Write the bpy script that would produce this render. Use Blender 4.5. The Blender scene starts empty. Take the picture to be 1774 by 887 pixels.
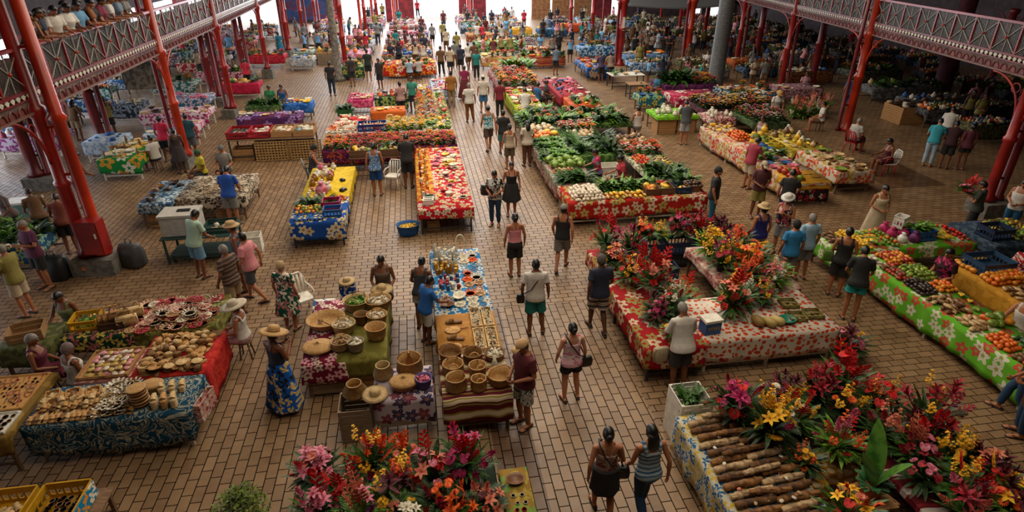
import bpy,math,random
from math import sin,cos,pi,radians,atan2,hypot,sqrt,tan
from mathutils import Vector,Matrix,Euler
R=random.Random(11)
SC=bpy.context.scene
COL=SC.collection
CAMH,FPX,PITCH,YAW=7.23,1048.0,radians(27.4),radians(9)
def G(px,py,z=0.0):
 """photo pixel -> place on the horizontal plane z (survey of the photograph)"""
 x,y=(px-887)/FPX,(443.5-py)/FPX
 c,s=cos(PITCH),sin(PITCH)
 d=Vector((x,c+y*s,-s+y*c))
 t=(z-CAMH)/d.z
 X,Y=d.x*t,d.y*t
 c,s=cos(-YAW),sin(-YAW)
 return Vector((X*c-Y*s,X*s+Y*c,z))
def V(*a):return Vector(a)
class MB:
 def __init__(s):s.v=[];s.f=[];s.uv=[];s.mi=[];s.m=0;s.M=None
 def add(s,vs,fs,uvs=None):
  b=len(s.v)
  for p in vs:
   p=Vector(p)
   if s.M is not None:p=s.M@p
   s.v.append(p)
  for i,f in enumerate(fs):
   s.f.append([b+k for k in f]);s.mi.append(s.m)
   s.uv.append(uvs[i]if uvs else None)
  return s
 def box(s,c,d,rot=0.0,tilt=None):
  x,y,z=d[0]/2,d[1]/2,d[2]/2
  vs=[V(i*x,j*y,k*z)for k in(-1,1)for j in(-1,1)for i in(-1,1)]
  m=Euler(tilt).to_matrix()if tilt else Matrix.Rotation(rot,3,'Z')
  vs=[m@p+Vector(c)for p in vs]
  return s.add(vs,[(0,2,3,1),(4,5,7,6),(0,1,5,4),(2,6,7,3),(0,4,6,2),(1,3,7,5)])
 def beam(s,a,b,w,h=None):
  a,b=Vector(a),Vector(b);h=h or w
  d=b-a;q=d.to_track_quat('Y','Z').to_matrix()
  vs=[a+q@V(i*w/2,t*d.length,k*h/2)for k in(-1,1)for t in(0,1)for i in(-1,1)]
  return s.add(vs,[(0,2,3,1),(4,5,7,6),(0,1,5,4),(2,6,7,3),(0,4,6,2),(1,3,7,5)])
 def lathe(s,prof,n=16,c=(0,0,0),sx=1.0,sy=1.0,wob=None):
  vs=[];fs=[];uv=[]
  L=[0.0]
  for i in range(1,len(prof)):L.append(L[-1]+hypot(prof[i][0]-prof[i-1][0],prof[i][1]-prof[i-1][1]))
  for(r,z)in prof:
   for k in range(n):
    a=2*pi*k/n;q=r*(wob(a,z)if wob else 1)
    vs.append((c[0]+q*sx*cos(a),c[1]+q*sy*sin(a),c[2]+z))
  rm=max(r for r,z in prof)
  for i in range(len(prof)-1):
   for k in range(n):
    k2=(k+1)%n
    fs.append((i*n+k,i*n+k2,(i+1)*n+k2,(i+1)*n+k))
    u0,u1=rm*2*pi*k/n,rm*2*pi*(k+1)/n
    uv.append([(u0,L[i]),(u1,L[i]),(u1,L[i+1]),(u0,L[i+1])])
  if prof[0][0]>1e-4:fs.append(tuple(reversed(range(n))));uv.append([(0,0)]*n)
  if prof[-1][0]>1e-4:
   b=(len(prof)-1)*n;fs.append(tuple(range(b,b+n)));uv.append([(0,0)]*n)
  return s.add(vs,fs,uv)
 def ell(s,c,r,nu=12,nv=8,fn=None):
  c=Vector(c);vs=[];fs=[]
  for j in range(nv+1):
   t=pi*j/nv
   for i in range(nu):
    a=2*pi*i/nu
    d=V(sin(t)*cos(a),sin(t)*sin(a),-cos(t))
    p=V(d.x*r[0],d.y*r[1],d.z*r[2])
    if fn:p=fn(d,p)
    vs.append(c+p)
  for j in range(nv):
   for i in range(nu):
    k=(i+1)%nu
    fs.append((j*nu+i,j*nu+k,(j+1)*nu+k,(j+1)*nu+i))
  return s.add(vs,fs)
 def tube(s,path,rad,n=8,flat=None):
  path=[Vector(p)for p in path]
  if not isinstance(rad,(list,tuple)):rad=[rad]*len(path)
  vs=[];fs=[];ref=None
  for i,p in enumerate(path):
   d=(path[min(i+1,len(path)-1)]-path[max(i-1,0)])
   d=d.normalized()if d.length>1e-9 else V(0,0,1)
   if ref is None:ref=V(1,0,0)if abs(d.x)<.9 else V(0,1,0)
   x=(ref-d*ref.dot(d)).normalized();y=d.cross(x);ref=x
   r=rad[i];rx,ry=(r if isinstance(r,tuple)else(r,r))
   for k in range(n):
    a=2*pi*k/n
    vs.append(p+x*rx*cos(a)+y*ry*sin(a))
  for i in range(len(path)-1):
   for k in range(n):
    k2=(k+1)%n
    fs.append((i*n+k,i*n+k2,(i+1)*n+k2,(i+1)*n+k))
  fs.append(tuple(reversed(range(n))));b=(len(path)-1)*n;fs.append(tuple(range(b,b+n)))
  return s.add(vs,fs)
 def rings(s,rs,cap=True):
  n=len(rs[0]);vs=[p for r in rs for p in r];fs=[]
  for i in range(len(rs)-1):
   for k in range(n):
    k2=(k+1)%n
    fs.append((i*n+k,i*n+k2,(i+1)*n+k2,(i+1)*n+k))
  if cap:fs.append(tuple(reversed(range(n))));b=(len(rs)-1)*n;fs.append(tuple(range(b,b+n)))
  return s.add(vs,fs)
 def leaf(s,base,d,up,L,W,curl=.3,fold=.15,n=4):
  """pointed leaf blade: base, direction, up vector"""
  base=Vector(base);d=Vector(d).normalized();up=Vector(up)
  x=d.cross(up)
  x=x.normalized()if x.length>1e-5 else V(1,0,0)
  u=x.cross(d);vs=[];fs=[]
  for i in range(n+1):
   t=i/n;w=W*(sin(pi*min(1,t*.9+.08))**.8)/2 if i<n else 0.0
   p=base+d*(L*t)-u*(curl*L*t*t)
   vs+=[p-x*w+u*fold*w,p,p+x*w+u*fold*w]
  for i in range(n):
   a=i*3
   fs+=[(a,a+1,a+4,a+3),(a+1,a+2,a+5,a+4)]
  return s.add(vs,fs)
 def mesh(s,name,smooth=True,fix=False):
  me=bpy.data.meshes.new(name)
  me.from_pydata([tuple(p)for p in s.v],[],s.f)
  if any(u for u in s.uv):
   l=me.uv_layers.new(name='UVMap')
   k=0;flat=[]
   for u,f in zip(s.uv,s.f):
    flat+=[c for q in(u or[(0,0)]*len(f))for c in q]
   l.data.foreach_set('uv',flat)
  me.polygons.foreach_set('material_index',s.mi)
  me.polygons.foreach_set('use_smooth',[smooth]*len(s.f))
  me.update()
  return me
def blank(me,n=1):
 while len(me.materials)<n:me.materials.append(M('linen','#bbb3a5'))
def obj(name,me,mat=None,parent=None,loc=(0,0,0),rz=0.0,sc=1.0,rot=None):
 if isinstance(me,MB):me=me.mesh(name)
 mats=mat if isinstance(mat,(list,tuple))else[mat]
 blank(me,len(mats))
 o=bpy.data.objects.new(name,me);COL.objects.link(o)
 o.location=loc;o.rotation_euler=rot if rot is not None else(0,0,rz)
 o.scale=sc if isinstance(sc,(tuple,list,Vector))else(sc,sc,sc)
 for i,m in enumerate(mats):
  if m is not None:
   o.material_slots[i].link='OBJECT';o.material_slots[i].material=m
 if parent is not None:o.parent=parent
 return o
SHORT=[('pile of folded cloth','folded cloth'),('bunch of green leaves','green leaves'),('soft packet','packet'),(' of the photo',''),('flower bunch on the','bunch on the'),(' with orange flowers at the front of',' fronting'),(' in front of',' before'),(' in the middle of',' mid'),(' left of the',' by the'),(' at the far end of',' ending'),('small cardboard topped','cardboard topped'),(' in the bright daylight far',' far'),(' by the inner gallery columns',' by the inner columns'),('on the long white','on the white')]
def tag(o,label,cat,group=None):
 for a,b in SHORT:
  if len(label.split())>16:label=label.replace(a,b)
 o['label']=label;o['category']=cat
 if group:o['group']=group
 return o
def root(name,label,cat,loc=(0,0,0),rz=0.0,group=None,sc=1.0):
 o=bpy.data.objects.new(name,None);COL.objects.link(o)
 o.empty_display_size=.1;o.location=loc;o.rotation_euler=(0,0,rz);o.scale=(sc,sc,sc)
 return tag(o,label,cat,group)
def struct(o):o['kind']='structure';return o
CACHE={}
def cached(key,fn):
 if key not in CACHE:CACHE[key]=fn()
 return CACHE[key]
def lin(h):
 if not isinstance(h,str):return tuple(h)
 h=h.lstrip('#')
 if len(h)==3:h=''.join(c*2 for c in h)
 r=[int(h[i:i+2],16)/255 for i in(0,2,4)]
 return tuple(c/12.92 if c<=.04045 else((c+.055)/1.055)**2.4 for c in r)
class NT:
 def __init__(s,name):
  s.mat=bpy.data.materials.new(name);s.mat.use_nodes=True
  s.t=s.mat.node_tree;s.b=s.t.nodes['Principled BSDF']
 def n(s,typ,**kw):
  nd=s.t.nodes.new(typ)
  for k,v in kw.items():
   if k[0]=='_':nd.inputs[int(k[1:])].default_value=v
   else:setattr(nd,k,v)
  return nd
 def l(s,a,b):s.t.links.new(a,b)
 def math(s,op,a,b=None,c=None):
  nd=s.n('ShaderNodeMath',operation=op)
  for i,q in enumerate((a,b,c)):
   if q is None:continue
   if hasattr(q,'is_output'):s.l(q,nd.inputs[i])
   else:nd.inputs[i].default_value=q
  return nd.outputs[0]
 def mix(s,f,a,b):
  nd=s.n('ShaderNodeMix',data_type='RGBA')
  for q,i in((f,nd.inputs[0]),(a,nd.inputs[6]),(b,nd.inputs[7])):
   if hasattr(q,'is_output'):s.l(q,i)
   elif isinstance(q,(float,int)):i.default_value=q
   else:i.default_value=(*lin(q),1)
  return nd.outputs[2]
 def ramp(s,f,stops,interp='LINEAR'):
  nd=s.n('ShaderNodeValToRGB');nd.color_ramp.interpolation=interp
  e=nd.color_ramp.elements
  while len(e)<len(stops):e.new(.5)
  for i,(p,c)in enumerate(stops):e[i].position=p;e[i].color=(*lin(c),1)
  s.l(f,nd.inputs[0]);return nd.outputs[0]
 def noise(s,vec,scale,detail=3.0,rough=.5):
  nd=s.n('ShaderNodeTexNoise');nd.inputs['Scale'].default_value=scale
  nd.inputs['Detail'].default_value=detail;nd.inputs['Roughness'].default_value=rough
  if vec is not None:s.l(vec,nd.inputs['Vector'])
  return nd.outputs[0]
 def coord(s,which='Object',scale=None,rot=None,loc=None):
  tc=s.n('ShaderNodeTexCoord').outputs[which]
  if scale or rot or loc:
   mp=s.n('ShaderNodeMapping');s.l(tc,mp.inputs[0])
   if scale:mp.inputs['Scale'].default_value=scale if isinstance(scale,tuple)else(scale,)*3
   if rot:mp.inputs['Rotation'].default_value=rot
   if loc:mp.inputs['Location'].default_value=loc
   tc=mp.outputs[0]
  return tc
 def bump(s,h,strength=.3,dist=.01):
  nd=s.n('ShaderNodeBump');nd.inputs['Strength'].default_value=strength;nd.inputs['Distance'].default_value=dist
  s.l(h,nd.inputs['Height']);s.l(nd.outputs[0],s.b.inputs['Normal'])
 def out(s,col,rough=.7,metal=0.0,spec=None):
  if hasattr(col,'is_output'):s.l(col,s.b.inputs['Base Color'])
  else:s.b.inputs['Base Color'].default_value=(*lin(col),1)
  s.b.inputs['Roughness'].default_value=rough;s.b.inputs['Metallic'].default_value=metal
  if spec is not None:s.b.inputs['Specular IOR Level'].default_value=spec
  return s.mat
MATS={}
def M(name,col='#888',rough=.65,metal=0.0,var=.16,scale=9.0):
 """plain surface with a soft procedural mottling"""
 k=(name,col)
 if k in MATS:return MATS[k]
 t=NT(name)
 n=t.noise(t.coord('Object'),scale)
 c=lin(col);lo=tuple(max(0,x*(1-var))for x in c);hi=tuple(min(1,x*(1+var))for x in c)
 MATS[k]=t.out(t.ramp(n,[(.3,lo),(.7,hi)]),rough,metal)
 return MATS[k]
def two(name,a,b,scale=20.0,rough=.7,lo=.42,hi=.58,bump=0.0):
 k=('two',name,a,b)
 if k in MATS:return MATS[k]
 t=NT(name);n=t.noise(t.coord('Object'),scale,4)
 if bump:t.bump(n,bump,.01)
 MATS[k]=t.out(t.ramp(n,[(lo,a),(hi,b)]),rough)
 return MATS[k]
def weave(name='woven straw',a='#b98a4e',b='#d8b070',d='#5b3b1c',u=.045,v=.016,coord='UV'):
 k=('weave',a,b,u)
 if k in MATS:return MATS[k]
 t=NT(name);vec=t.coord(coord)
 br=t.n('ShaderNodeTexBrick');t.l(vec,br.inputs['Vector'])
 for i,c in(('Color1',a),('Color2',b),('Mortar',d)):br.inputs[i].default_value=(*lin(c),1)
 br.inputs['Scale'].default_value=1;br.inputs['Mortar Size'].default_value=v*.09
 br.inputs['Brick Width'].default_value=u;br.inputs['Row Height'].default_value=v
 n=t.noise(t.coord('Object'),14)
 c=t.mix(t.math('MULTIPLY',n,.5),br.outputs['Color'],d)
 t.bump(br.outputs['Fac'],-.5,.004)
 MATS[k]=t.out(c,.75);return MATS[k]
def wood(name='planed wood',a='#7a5230',b='#a97843',scale=5.0):
 k=('wood',a,b)
 if k in MATS:return MATS[k]
 t=NT(name);vec=t.coord('Object',scale=(scale*.5,scale*4,scale*4))
 n=t.noise(vec,3,6,.6)
 MATS[k]=t.out(t.ramp(n,[(.35,a),(.65,b)]),.7);return MATS[k]
def cloth(name,bg,c1='#f2ede2',c2=None,kind='hibiscus',size=.17,centre=None,bg2=None,R5=.5,rough=.85,coord='UV'):
 """printed cotton: flowers, leaves, spots, swirls or stripes"""
 k=('cloth',name,bg,c1,c2,kind,size)
 if k in MATS:return MATS[k]
 c2=c2 or c1;bg2=bg2 or bg;t=NT(name)
 s=1/size;vec=t.coord(coord,scale=(s,s,s))
 if coord=='Object':
  q=t.n('ShaderNodeSeparateXYZ');t.l(vec,q.inputs[0]);cb=t.n('ShaderNodeCombineXYZ')
  t.l(t.math('ADD',q.outputs[0],t.math('MULTIPLY',q.outputs[1],.8)),cb.inputs[0]);t.l(t.math('ADD',q.outputs[2],t.math('MULTIPLY',q.outputs[1],.3)),cb.inputs[1]);vec=cb.outputs[0]
 n1=t.noise(vec,.8,2)
 base=t.mix(t.math('MULTIPLY',n1,.7),bg,bg2)
 if kind in('hibiscus','leaf','spots'):
  vo=t.n('ShaderNodeTexVoronoi',voronoi_dimensions='2D',feature='F1')
  vo.inputs['Scale'].default_value=1;vo.inputs['Randomness'].default_value=.85
  if kind!='hibiscus':
   nd=t.n('ShaderNodeTexNoise');nd.inputs['Scale'].default_value=1.1;t.l(vec,nd.inputs['Vector'])
   w=t.n('ShaderNodeVectorMath',operation='SCALE');w.inputs[3].default_value=.9
   t.l(nd.outputs['Color'],w.inputs[0])
   a=t.n('ShaderNodeVectorMath',operation='ADD');t.l(vec,a.inputs[0]);t.l(w.outputs[0],a.inputs[1])
   pv=a.outputs[0]
  else:pv=vec
  t.l(pv,vo.inputs['Vector'])
  df=t.n('ShaderNodeVectorMath',operation='SUBTRACT');t.l(pv,df.inputs[0]);t.l(vo.outputs['Position'],df.inputs[1])
  sp=t.n('ShaderNodeSeparateXYZ');t.l(df.outputs[0],sp.inputs[0])
  cs=t.n('ShaderNodeSeparateColor');t.l(vo.outputs['Color'],cs.inputs[0])
  ang=t.math('ADD',t.math('ARCTAN2',sp.outputs[1],sp.outputs[0]),t.math('MULTIPLY',cs.outputs[0],6.28))
  k5=5 if kind=='hibiscus' else 2
  if kind=='spots':
   lim=t.math('ADD',.2,t.math('MULTIPLY',cs.outputs[1],.22))
  else:
   w=.24 if kind=='hibiscus' else .55
   lim=t.math('MULTIPLY',t.math('ADD',1-w,t.math('MULTIPLY',t.math('COSINE',t.math('MULTIPLY',ang,k5)),w)),t.math('ADD',R5*.85,t.math('MULTIPLY',cs.outputs[1],R5*.4)))
  rr=t.math('DIVIDE',vo.outputs['Distance'],lim)
  ins=t.math('LESS_THAN',rr,1.0)
  fc=t.mix(t.math('GREATER_THAN',cs.outputs[2],.55),c1,c2)
  if kind=='hibiscus':
   fc=t.mix(t.math('LESS_THAN',rr,.32),fc,centre or bg)
   vein=t.math('GREATER_THAN',t.math('COSINE',t.math('MULTIPLY',ang,10)),.88)
   fc=t.mix(t.math('MULTIPLY',vein,.5),fc,bg)
  col=t.mix(ins,base,fc)
 elif kind=='swirl':
  nd=t.n('ShaderNodeTexNoise');nd.inputs['Scale'].default_value=1.2;nd.inputs['Detail'].default_value=1.5
  nd.inputs['Distortion'].default_value=1.6;t.l(vec,nd.inputs['Vector'])
  w=t.math('SINE',t.math('MULTIPLY',nd.outputs[0],42))
  n2=t.noise(vec,2.2,1)
  col=t.mix(t.math('GREATER_THAN',w,.45),base,t.mix(t.math('GREATER_THAN',n2,.53),c1,c2))
 elif kind=='stripe':
  sp=t.n('ShaderNodeSeparateXYZ');t.l(vec,sp.inputs[0])
  q=t.math('ADD',t.math('MULTIPLY',sp.outputs[1],6.28),t.math('MULTIPLY',t.noise(vec,.7,1),3.0))
  w=t.math('SINE',q);w2=t.math('SINE',t.math('MULTIPLY',q,2.3))
  col=t.mix(t.math('GREATER_THAN',w,.25),base,c1)
  col=t.mix(t.math('GREATER_THAN',w2,.7),col,c2)
 else:
  col=base
 MATS[k]=t.out(col,rough,spec=.25)
 return MATS[k]
SKIN=[M('skin_light','#b98062',.55,var=.06),M('skin_tan','#9a6242',.55,var=.06),M('skin_brown','#744529',.55,var=.06),M('skin_dark','#4f2e1d',.5,var=.06)]
HAIRM={'black':M('hair_black','#0d0b0b',.45,var=.4,scale=60),'grey':M('hair_grey','#77716b',.6,var=.3,scale=60),'brown':M('hair_brown','#2b1a12',.5,var=.4,scale=60)}
def P_(**k):
 p=dict(lean=0,drop=0,look=(0,0),R=dict(el=(.245,-.03,1.13),wr=(.255,.05,.89),kn=(.10,.02,.48),an=(.105,-.02,.085)),L=dict(el=(-.245,-.03,1.13),wr=(-.255,.05,.89),kn=(-.10,.02,.48),an=(-.105,-.02,.085)),curl=.5)
 for s in 'RL':
  if s in k:p[s]={**p[s],**k.pop(s)}
 p.update(k);return p
def both(el=None,wr=None,kn=None,an=None):
 d={}
 for s,g in(('R',1),('L',-1)):
  q={}
  for n,v in(('el',el),('wr',wr),('kn',kn),('an',an)):
   if v:q[n]=(g*v[0],v[1],v[2])
  d[s]=q
 return d
POSES={'stand':P_(),'shift':P_(R=dict(kn=(.13,.06,.49),an=(.17,.03,.085),wr=(.27,.06,.90)),L=dict(wr=(-.25,.10,.91),el=(-.26,-.02,1.13))),'walk':P_(R=dict(kn=(.095,.17,.50),an=(.09,.22,.09),el=(.25,-.12,1.14),wr=(.25,-.12,.91)),L=dict(kn=(-.095,.0,.47),an=(-.09,-.27,.13),el=(-.25,.02,1.12),wr=(-.24,.18,.93)),lean=3),'walk2':P_(L=dict(kn=(-.095,.15,.50),an=(-.09,.19,.09),el=(-.25,-.10,1.14),wr=(-.26,-.08,.91)),R=dict(kn=(.095,.0,.47),an=(.09,-.22,.12),el=(.25,.02,1.12),wr=(.24,.2,.97)),lean=3),'front':P_(**both(el=(.25,-.01,1.13),wr=(.09,.23,1.06)),look=(0,18),curl=.9),'reach':P_(R=dict(el=(.25,.17,1.17),wr=(.16,.42,1.08)),lean=10,look=(0,16)),'browse':P_(**both(el=(.25,.12,1.12),wr=(.17,.36,1.03)),lean=14,look=(0,20),curl=.7),'phone':P_(**both(el=(.23,.05,1.13),wr=(.07,.29,1.27)),look=(0,20),curl=1.0),'crossed':P_(R=dict(el=(.25,.07,1.15),wr=(-.06,.22,1.14)),L=dict(el=(-.25,.07,1.15),wr=(.07,.25,1.18)),curl=.8),'rail':P_(**both(el=(.25,.14,1.12),wr=(.14,.38,1.14)),lean=12,look=(0,15),curl=.8),'sit':P_(**both(el=(.24,.02,1.12),wr=(.13,.28,1.02),kn=(.12,.43,.50),an=(.12,.42,.085)),drop=.40,look=(0,12),curl=.8),'sitreach':P_(R=dict(el=(.25,.14,1.16),wr=(.17,.42,1.12),kn=(.12,.43,.50),an=(.12,.44,.085)),L=dict(el=(-.24,.02,1.12),wr=(-.13,.28,1.02),kn=(-.13,.43,.50),an=(-.13,.40,.085)),drop=.40,lean=8,look=(0,14),curl=.7),}
RING={'m':[(.80,.13,.095,-.01),(.86,.168,.118,-.01),(.93,.170,.120,-.01),(1.02,.158,.112,0),(1.12,.156,.108,.005),(1.25,.176,.118,.008),(1.35,.186,.114,0),(1.42,.150,.092,-.008),(1.455,.105,.072,-.012),(1.49,.066,.062,-.012),(1.53,.056,.058,-.006),(1.57,.055,.06,0)],'f':[(.80,.135,.10,-.01),(.86,.180,.125,-.015),(.93,.180,.125,-.015),(1.02,.152,.108,0),(1.12,.140,.100,.005),(1.22,.152,.122,.02),(1.29,.158,.130,.025),(1.36,.162,.106,.005),(1.42,.132,.085,-.006),(1.455,.092,.066,-.01),(1.49,.056,.056,-.01),(1.53,.048,.050,-.004),(1.57,.048,.052,0)]}
HEADC=V(0,.022,1.60)
def trunk_m(p):
 piv=V(0,0,.90)
 return Matrix.Translation(V(0,0,-p['drop']))@Matrix.Translation(piv)@Matrix.Rotation(-radians(p['lean']),4,'X')@Matrix.Translation(-piv)
def head_m(p):
 piv=V(0,-.005,1.53);y,t=p['look']
 return trunk_m(p)@Matrix.Translation(piv)@Matrix.Rotation(radians(y),4,'Z')@Matrix.Rotation(-radians(t),4,'X')@Matrix.Translation(-piv)
def trunk(mb,p,sex,infl,lo,hi,flare=0.0,n=16):
 T=trunk_m(p);rs=[]
 tab=RING[sex]
 def at(z):
  for a,b in zip(tab,tab[1:]):
   if a[0]<=z<=b[0]:
    t=(z-a[0])/(b[0]-a[0]);return[a[i]+(b[i]-a[i])*t for i in range(4)]
  return tab[0]if z<tab[0][0]else tab[-1]
 zs=[lo]+[r[0]for r in tab if lo+.015<r[0]<hi-.015]+[hi]
 for z in zs:
  _,rx,ry,yo=at(z);q=infl+flare*max(0,(1.2-z)/.4)
  ring=[]
  for k in range(n):
   a=2*pi*k/n;ca,sa=cos(a),sin(a)
   e=1/(abs(ca)**2.2+abs(sa)**2.2)**(1/2.2)
   ring.append(T@V((rx+q)*ca*e,yo+(ry+q)*sa*e,z))
  rs.append(ring)
 mb.rings(rs)
def hand(mb,wr,d,side,curl):
 d=Vector(d).normalized();inn=V(-side,0.25,0)
 n=(inn-d*inn.dot(d)).normalized();w=d.cross(n)*side
 if w.y<0 and abs(d.z)>.7:w=-w
 mb.tube([wr,wr+d*.04,wr+d*.09],[(.021,.017),(.036,.016),(.036,.014)]if False else[.019,.024,.021],8)
 for k,L in enumerate((.070,.080,.074,.058)):
  b=wr+d*.085+w*(.030-.020*k)
  c=curl*.9
  p1=b+(d*cos(c*.5)+n*sin(c*.5))*L*.5
  p2=p1+(d*cos(c*1.3)+n*sin(c*1.3))*L*.5
  mb.tube([wr+d*.03+w*(.016-.011*k),b,p1,p2],[.011,.0105,.0095,.008],6)
 b=wr+d*.03+w*.022
 mb.tube([b,b+(w*.8+d*.5)*.035,b+(w*.7+d*.8+n*.3)*.062],[.013,.0115,.009],6)
def limbs(p,s):
 g=1 if s=='R' else-1;T=trunk_m(p);q=p[s]
 sh=T@V(g*.178,-.008,1.388);el=T@Vector(q['el']);wr=T@Vector(q['wr'])
 hip=V(g*.092,0,.88-p['drop']);kn=Vector(q['kn']);an=Vector(q['an'])
 return g,sh,el,wr,hip,kn,an
def voxel(mb,name,vox,smooth=2,dec=None):
 me=mb.mesh(name);o=bpy.data.objects.new('tmp',me);COL.objects.link(o)
 m=o.modifiers.new('r','REMESH');m.mode='VOXEL';m.voxel_size=vox;m.use_smooth_shade=True
 if smooth:s=o.modifiers.new('s','SMOOTH');s.iterations=smooth;s.factor=.5
 if dec:d=o.modifiers.new('d','DECIMATE');d.ratio=dec
 dg=bpy.context.evaluated_depsgraph_get()
 r=bpy.data.meshes.new_from_object(o.evaluated_get(dg));r.name=name
 bpy.data.objects.remove(o);bpy.data.meshes.remove(me)
 r.polygons.foreach_set('use_smooth',[True]*len(r.polygons))
 return r
def body(sex,pose):
 p=POSES[pose];mb=MB();slim=.9 if sex=='f' else 1.0
 trunk(mb,p,sex,0,.80,1.57)
 H=head_m(p)
 def hs(d,q):
  k=max(0,-d.z)
  q=V(q.x*(1-.30*k**1.6),q.y*(1-.10*k),q.z)
  if d.y<0 and d.z<0:q.y*=1-.25*k
  if d.y>.75:q.y*=.96
  return q
 mb.M=H
 mb.ell(HEADC,(.074,.095,.118),20,16,hs)
 mb.tube([HEADC+V(0,.088,.012),HEADC+V(0,.108,-.022),HEADC+V(0,.096,-.032)],[.010,.016,.012],8)
 mb.ell(HEADC+V(0,.074,-.088),(.026,.02,.016),8,6)
 for g in(1,-1):
  mb.ell(HEADC+V(g*.074,-.005,-.015),(.012,.022,.034),8,6)
 mb.M=None
 for s in 'RL':
  g,sh,el,wr,hip,kn,an=limbs(p,s)
  T=trunk_m(p)
  mb.tube([T@V(g*.10,-.01,1.40),sh,sh.lerp(el,.35),el,el.lerp(wr,.3),wr],[r*slim for r in(.06,.056,.047,.037,.039,.025)],12)
  fd=(wr-el).normalized()
  if pose in('stand','walk','walk2','shift'):fd=(fd+V(0,.1,-.4)).normalized()
  hand(mb,wr,fd,g,p['curl'])
  mb.tube([V(hip.x*.9,hip.y,hip.z+.03),hip.lerp(kn,.25),hip.lerp(kn,.65),kn,kn.lerp(an,.3),kn.lerp(an,.75),an,an-V(0,0,.02)],[.092,.092,.070,.056,.060,.042,.036,.034],14)
  mb.ell(kn+V(0,.012,0),(.05,.05,.06),8,6)
  f=V(g*.13,1,0).normalized();z0=max(0,an.z-.085)
  b=V(an.x,an.y,0)
  tip=-z0*.75
  mb.tube([b-f*.055+V(0,0,.035+z0),b+V(0,0,.048+z0),b+f*.09+V(0,0,.036+z0+tip*.5),b+f*.16+V(0,0,.025+z0+tip),b+f*.19+V(0,0,.022+z0+tip)],[(.032,.032),(.036,.04),(.043,.028),(.044,.02),(.025,.014)],10)
 return voxel(mb,'person_body',.0085,2,.32)
def top_mesh(kind,sex,pose):
 p=POSES[pose];mb=MB();T=trunk_m(p);sit=p['drop']>0
 if kind in('tee','polo','loose'):
  trunk(mb,p,sex,.017,.84 if not sit else .90,1.462,.022 if kind!='loose' else .05)
  for s in 'RL':
   g,sh,el,wr,*_=limbs(p,s)
   q=.62 if kind!='loose' else .8
   mb.tube([T@V(g*.09,-.01,1.39),sh+V(0,0,.006),sh.lerp(el,.4),sh.lerp(el,q)],[.066,.068,.064,.070],12)
  mb.tube([T@V(0,-.015,1.44),T@V(0,-.012,1.485)],[.085,.068],12)
 elif kind=='tank':
  trunk(mb,p,sex,.014,.86 if not sit else .92,1.33,.012)
  for g in(1,-1):
   mb.tube([T@V(g*.095,.10,1.30),T@V(g*.11,.06,1.42),T@V(g*.115,-.01,1.468),T@V(g*.11,-.08,1.41),T@V(g*.09,-.105,1.29)],[(.03,.014)]*5,8)
 elif kind=='strap':
  trunk(mb,p,sex,.012,.88 if not sit else .92,1.30,.0)
  for g in(1,-1):
   mb.tube([T@V(g*.075,.135,1.28),T@V(g*.09,.075,1.42),T@V(g*.095,-.01,1.465),T@V(g*.06,-.085,1.41),T@V(g*.03,-.11,1.28)],.013,8)
 return voxel(mb,'top',.0115,3,.4)
def legs_mesh(kind,sex,pose):
 p=POSES[pose];mb=MB();sit=p['drop']>0
 fr={'shorts':.48,'brief':.30,'bermuda':.86,'trousers':1.9}.get(kind)
 dz=p['drop']
 if kind in('skirt','dress','mini')and not sit:
  lo={'skirt':.10,'dress':.50,'mini':.60}[kind];top=1.05 if kind!='dress' else 1.2
  yc=(p['R']['an'][1]+p['L']['an'][1])/2
  rs=[]
  for i in range(9):
   z=1.04+(lo-1.04)*i/8;k=i/8;ring=[]
   for j in range(24):
    a=2*pi*j/24;w=1+.07*k*sin(a*6+i*.3)
    rx=(.198+(.09 if kind!='mini' else .02)*k+(.0 if kind!='skirt' else .08*k))*w;ry=(.155+.14*k*(1 if kind!='mini' else .25))*w
    ring.append(V(rx*cos(a),ry*sin(a)+yc*k*.5,z))
   rs.append(ring)
  mb.rings(rs)
  return voxel(mb,'skirt',.014,2,.4)
 fr=fr or .9
 trunk(mb,p,sex,.013,.80,1.0)
 for s in 'RL':
  g,sh,el,wr,hip,kn,an=limbs(p,s)
  a=V(hip.x*.9,hip.y,hip.z+.03);wide=.02 if kind in('trousers','brief')else .03
  if fr<=1:
   e=hip.lerp(kn,fr)
   mb.tube([a,hip.lerp(kn,.22),hip.lerp(kn,.22).lerp(e,.6),e],[.105,.108,.095+wide*.4,.086+wide*(1 if fr>.6 else 1.2)],14)
  else:
   mb.tube([a,hip.lerp(kn,.25),hip.lerp(kn,.65),kn,kn.lerp(an,.35),kn.lerp(an,.92)],[.105,.106,.085,.072,.074,.056],14)
 return voxel(mb,'bottom',.0125,3,.4)
def sandal_mesh(pose,s):
 p=POSES[pose];q=p[s];g=1 if s=='R' else-1;mb=MB()
 an=Vector(q['an']);z0=max(0,an.z-.085);f=V(g*.13,1,0).normalized();x=V(f.y,-f.x,0)
 rs=[]
 for t,w in((-.095,.02),(-.07,.036),(0,.038),(.09,.047),(.15,.047),(.19,.034),(.205,.012)):
  zz=max(0.002,z0*(1-max(0,t+.07)/.23));c=V(an.x,an.y,zz)+f*t
  rs.append([c-x*w,c+x*w,c+x*w+V(0,0,.02),c-x*w+V(0,0,.02)])
 mb.rings(rs)
 for sg in(1,-1):
  zz=max(0,z0*.35)
  mb.tube([V(an.x,an.y,zz+.03)+f*.15,V(an.x,an.y,zz+.062)+f*.10+x*sg*.03,V(an.x,an.y,zz+.03)+f*.04+x*sg*.046],.007,6)
 return mb.mesh('sandal')
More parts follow.
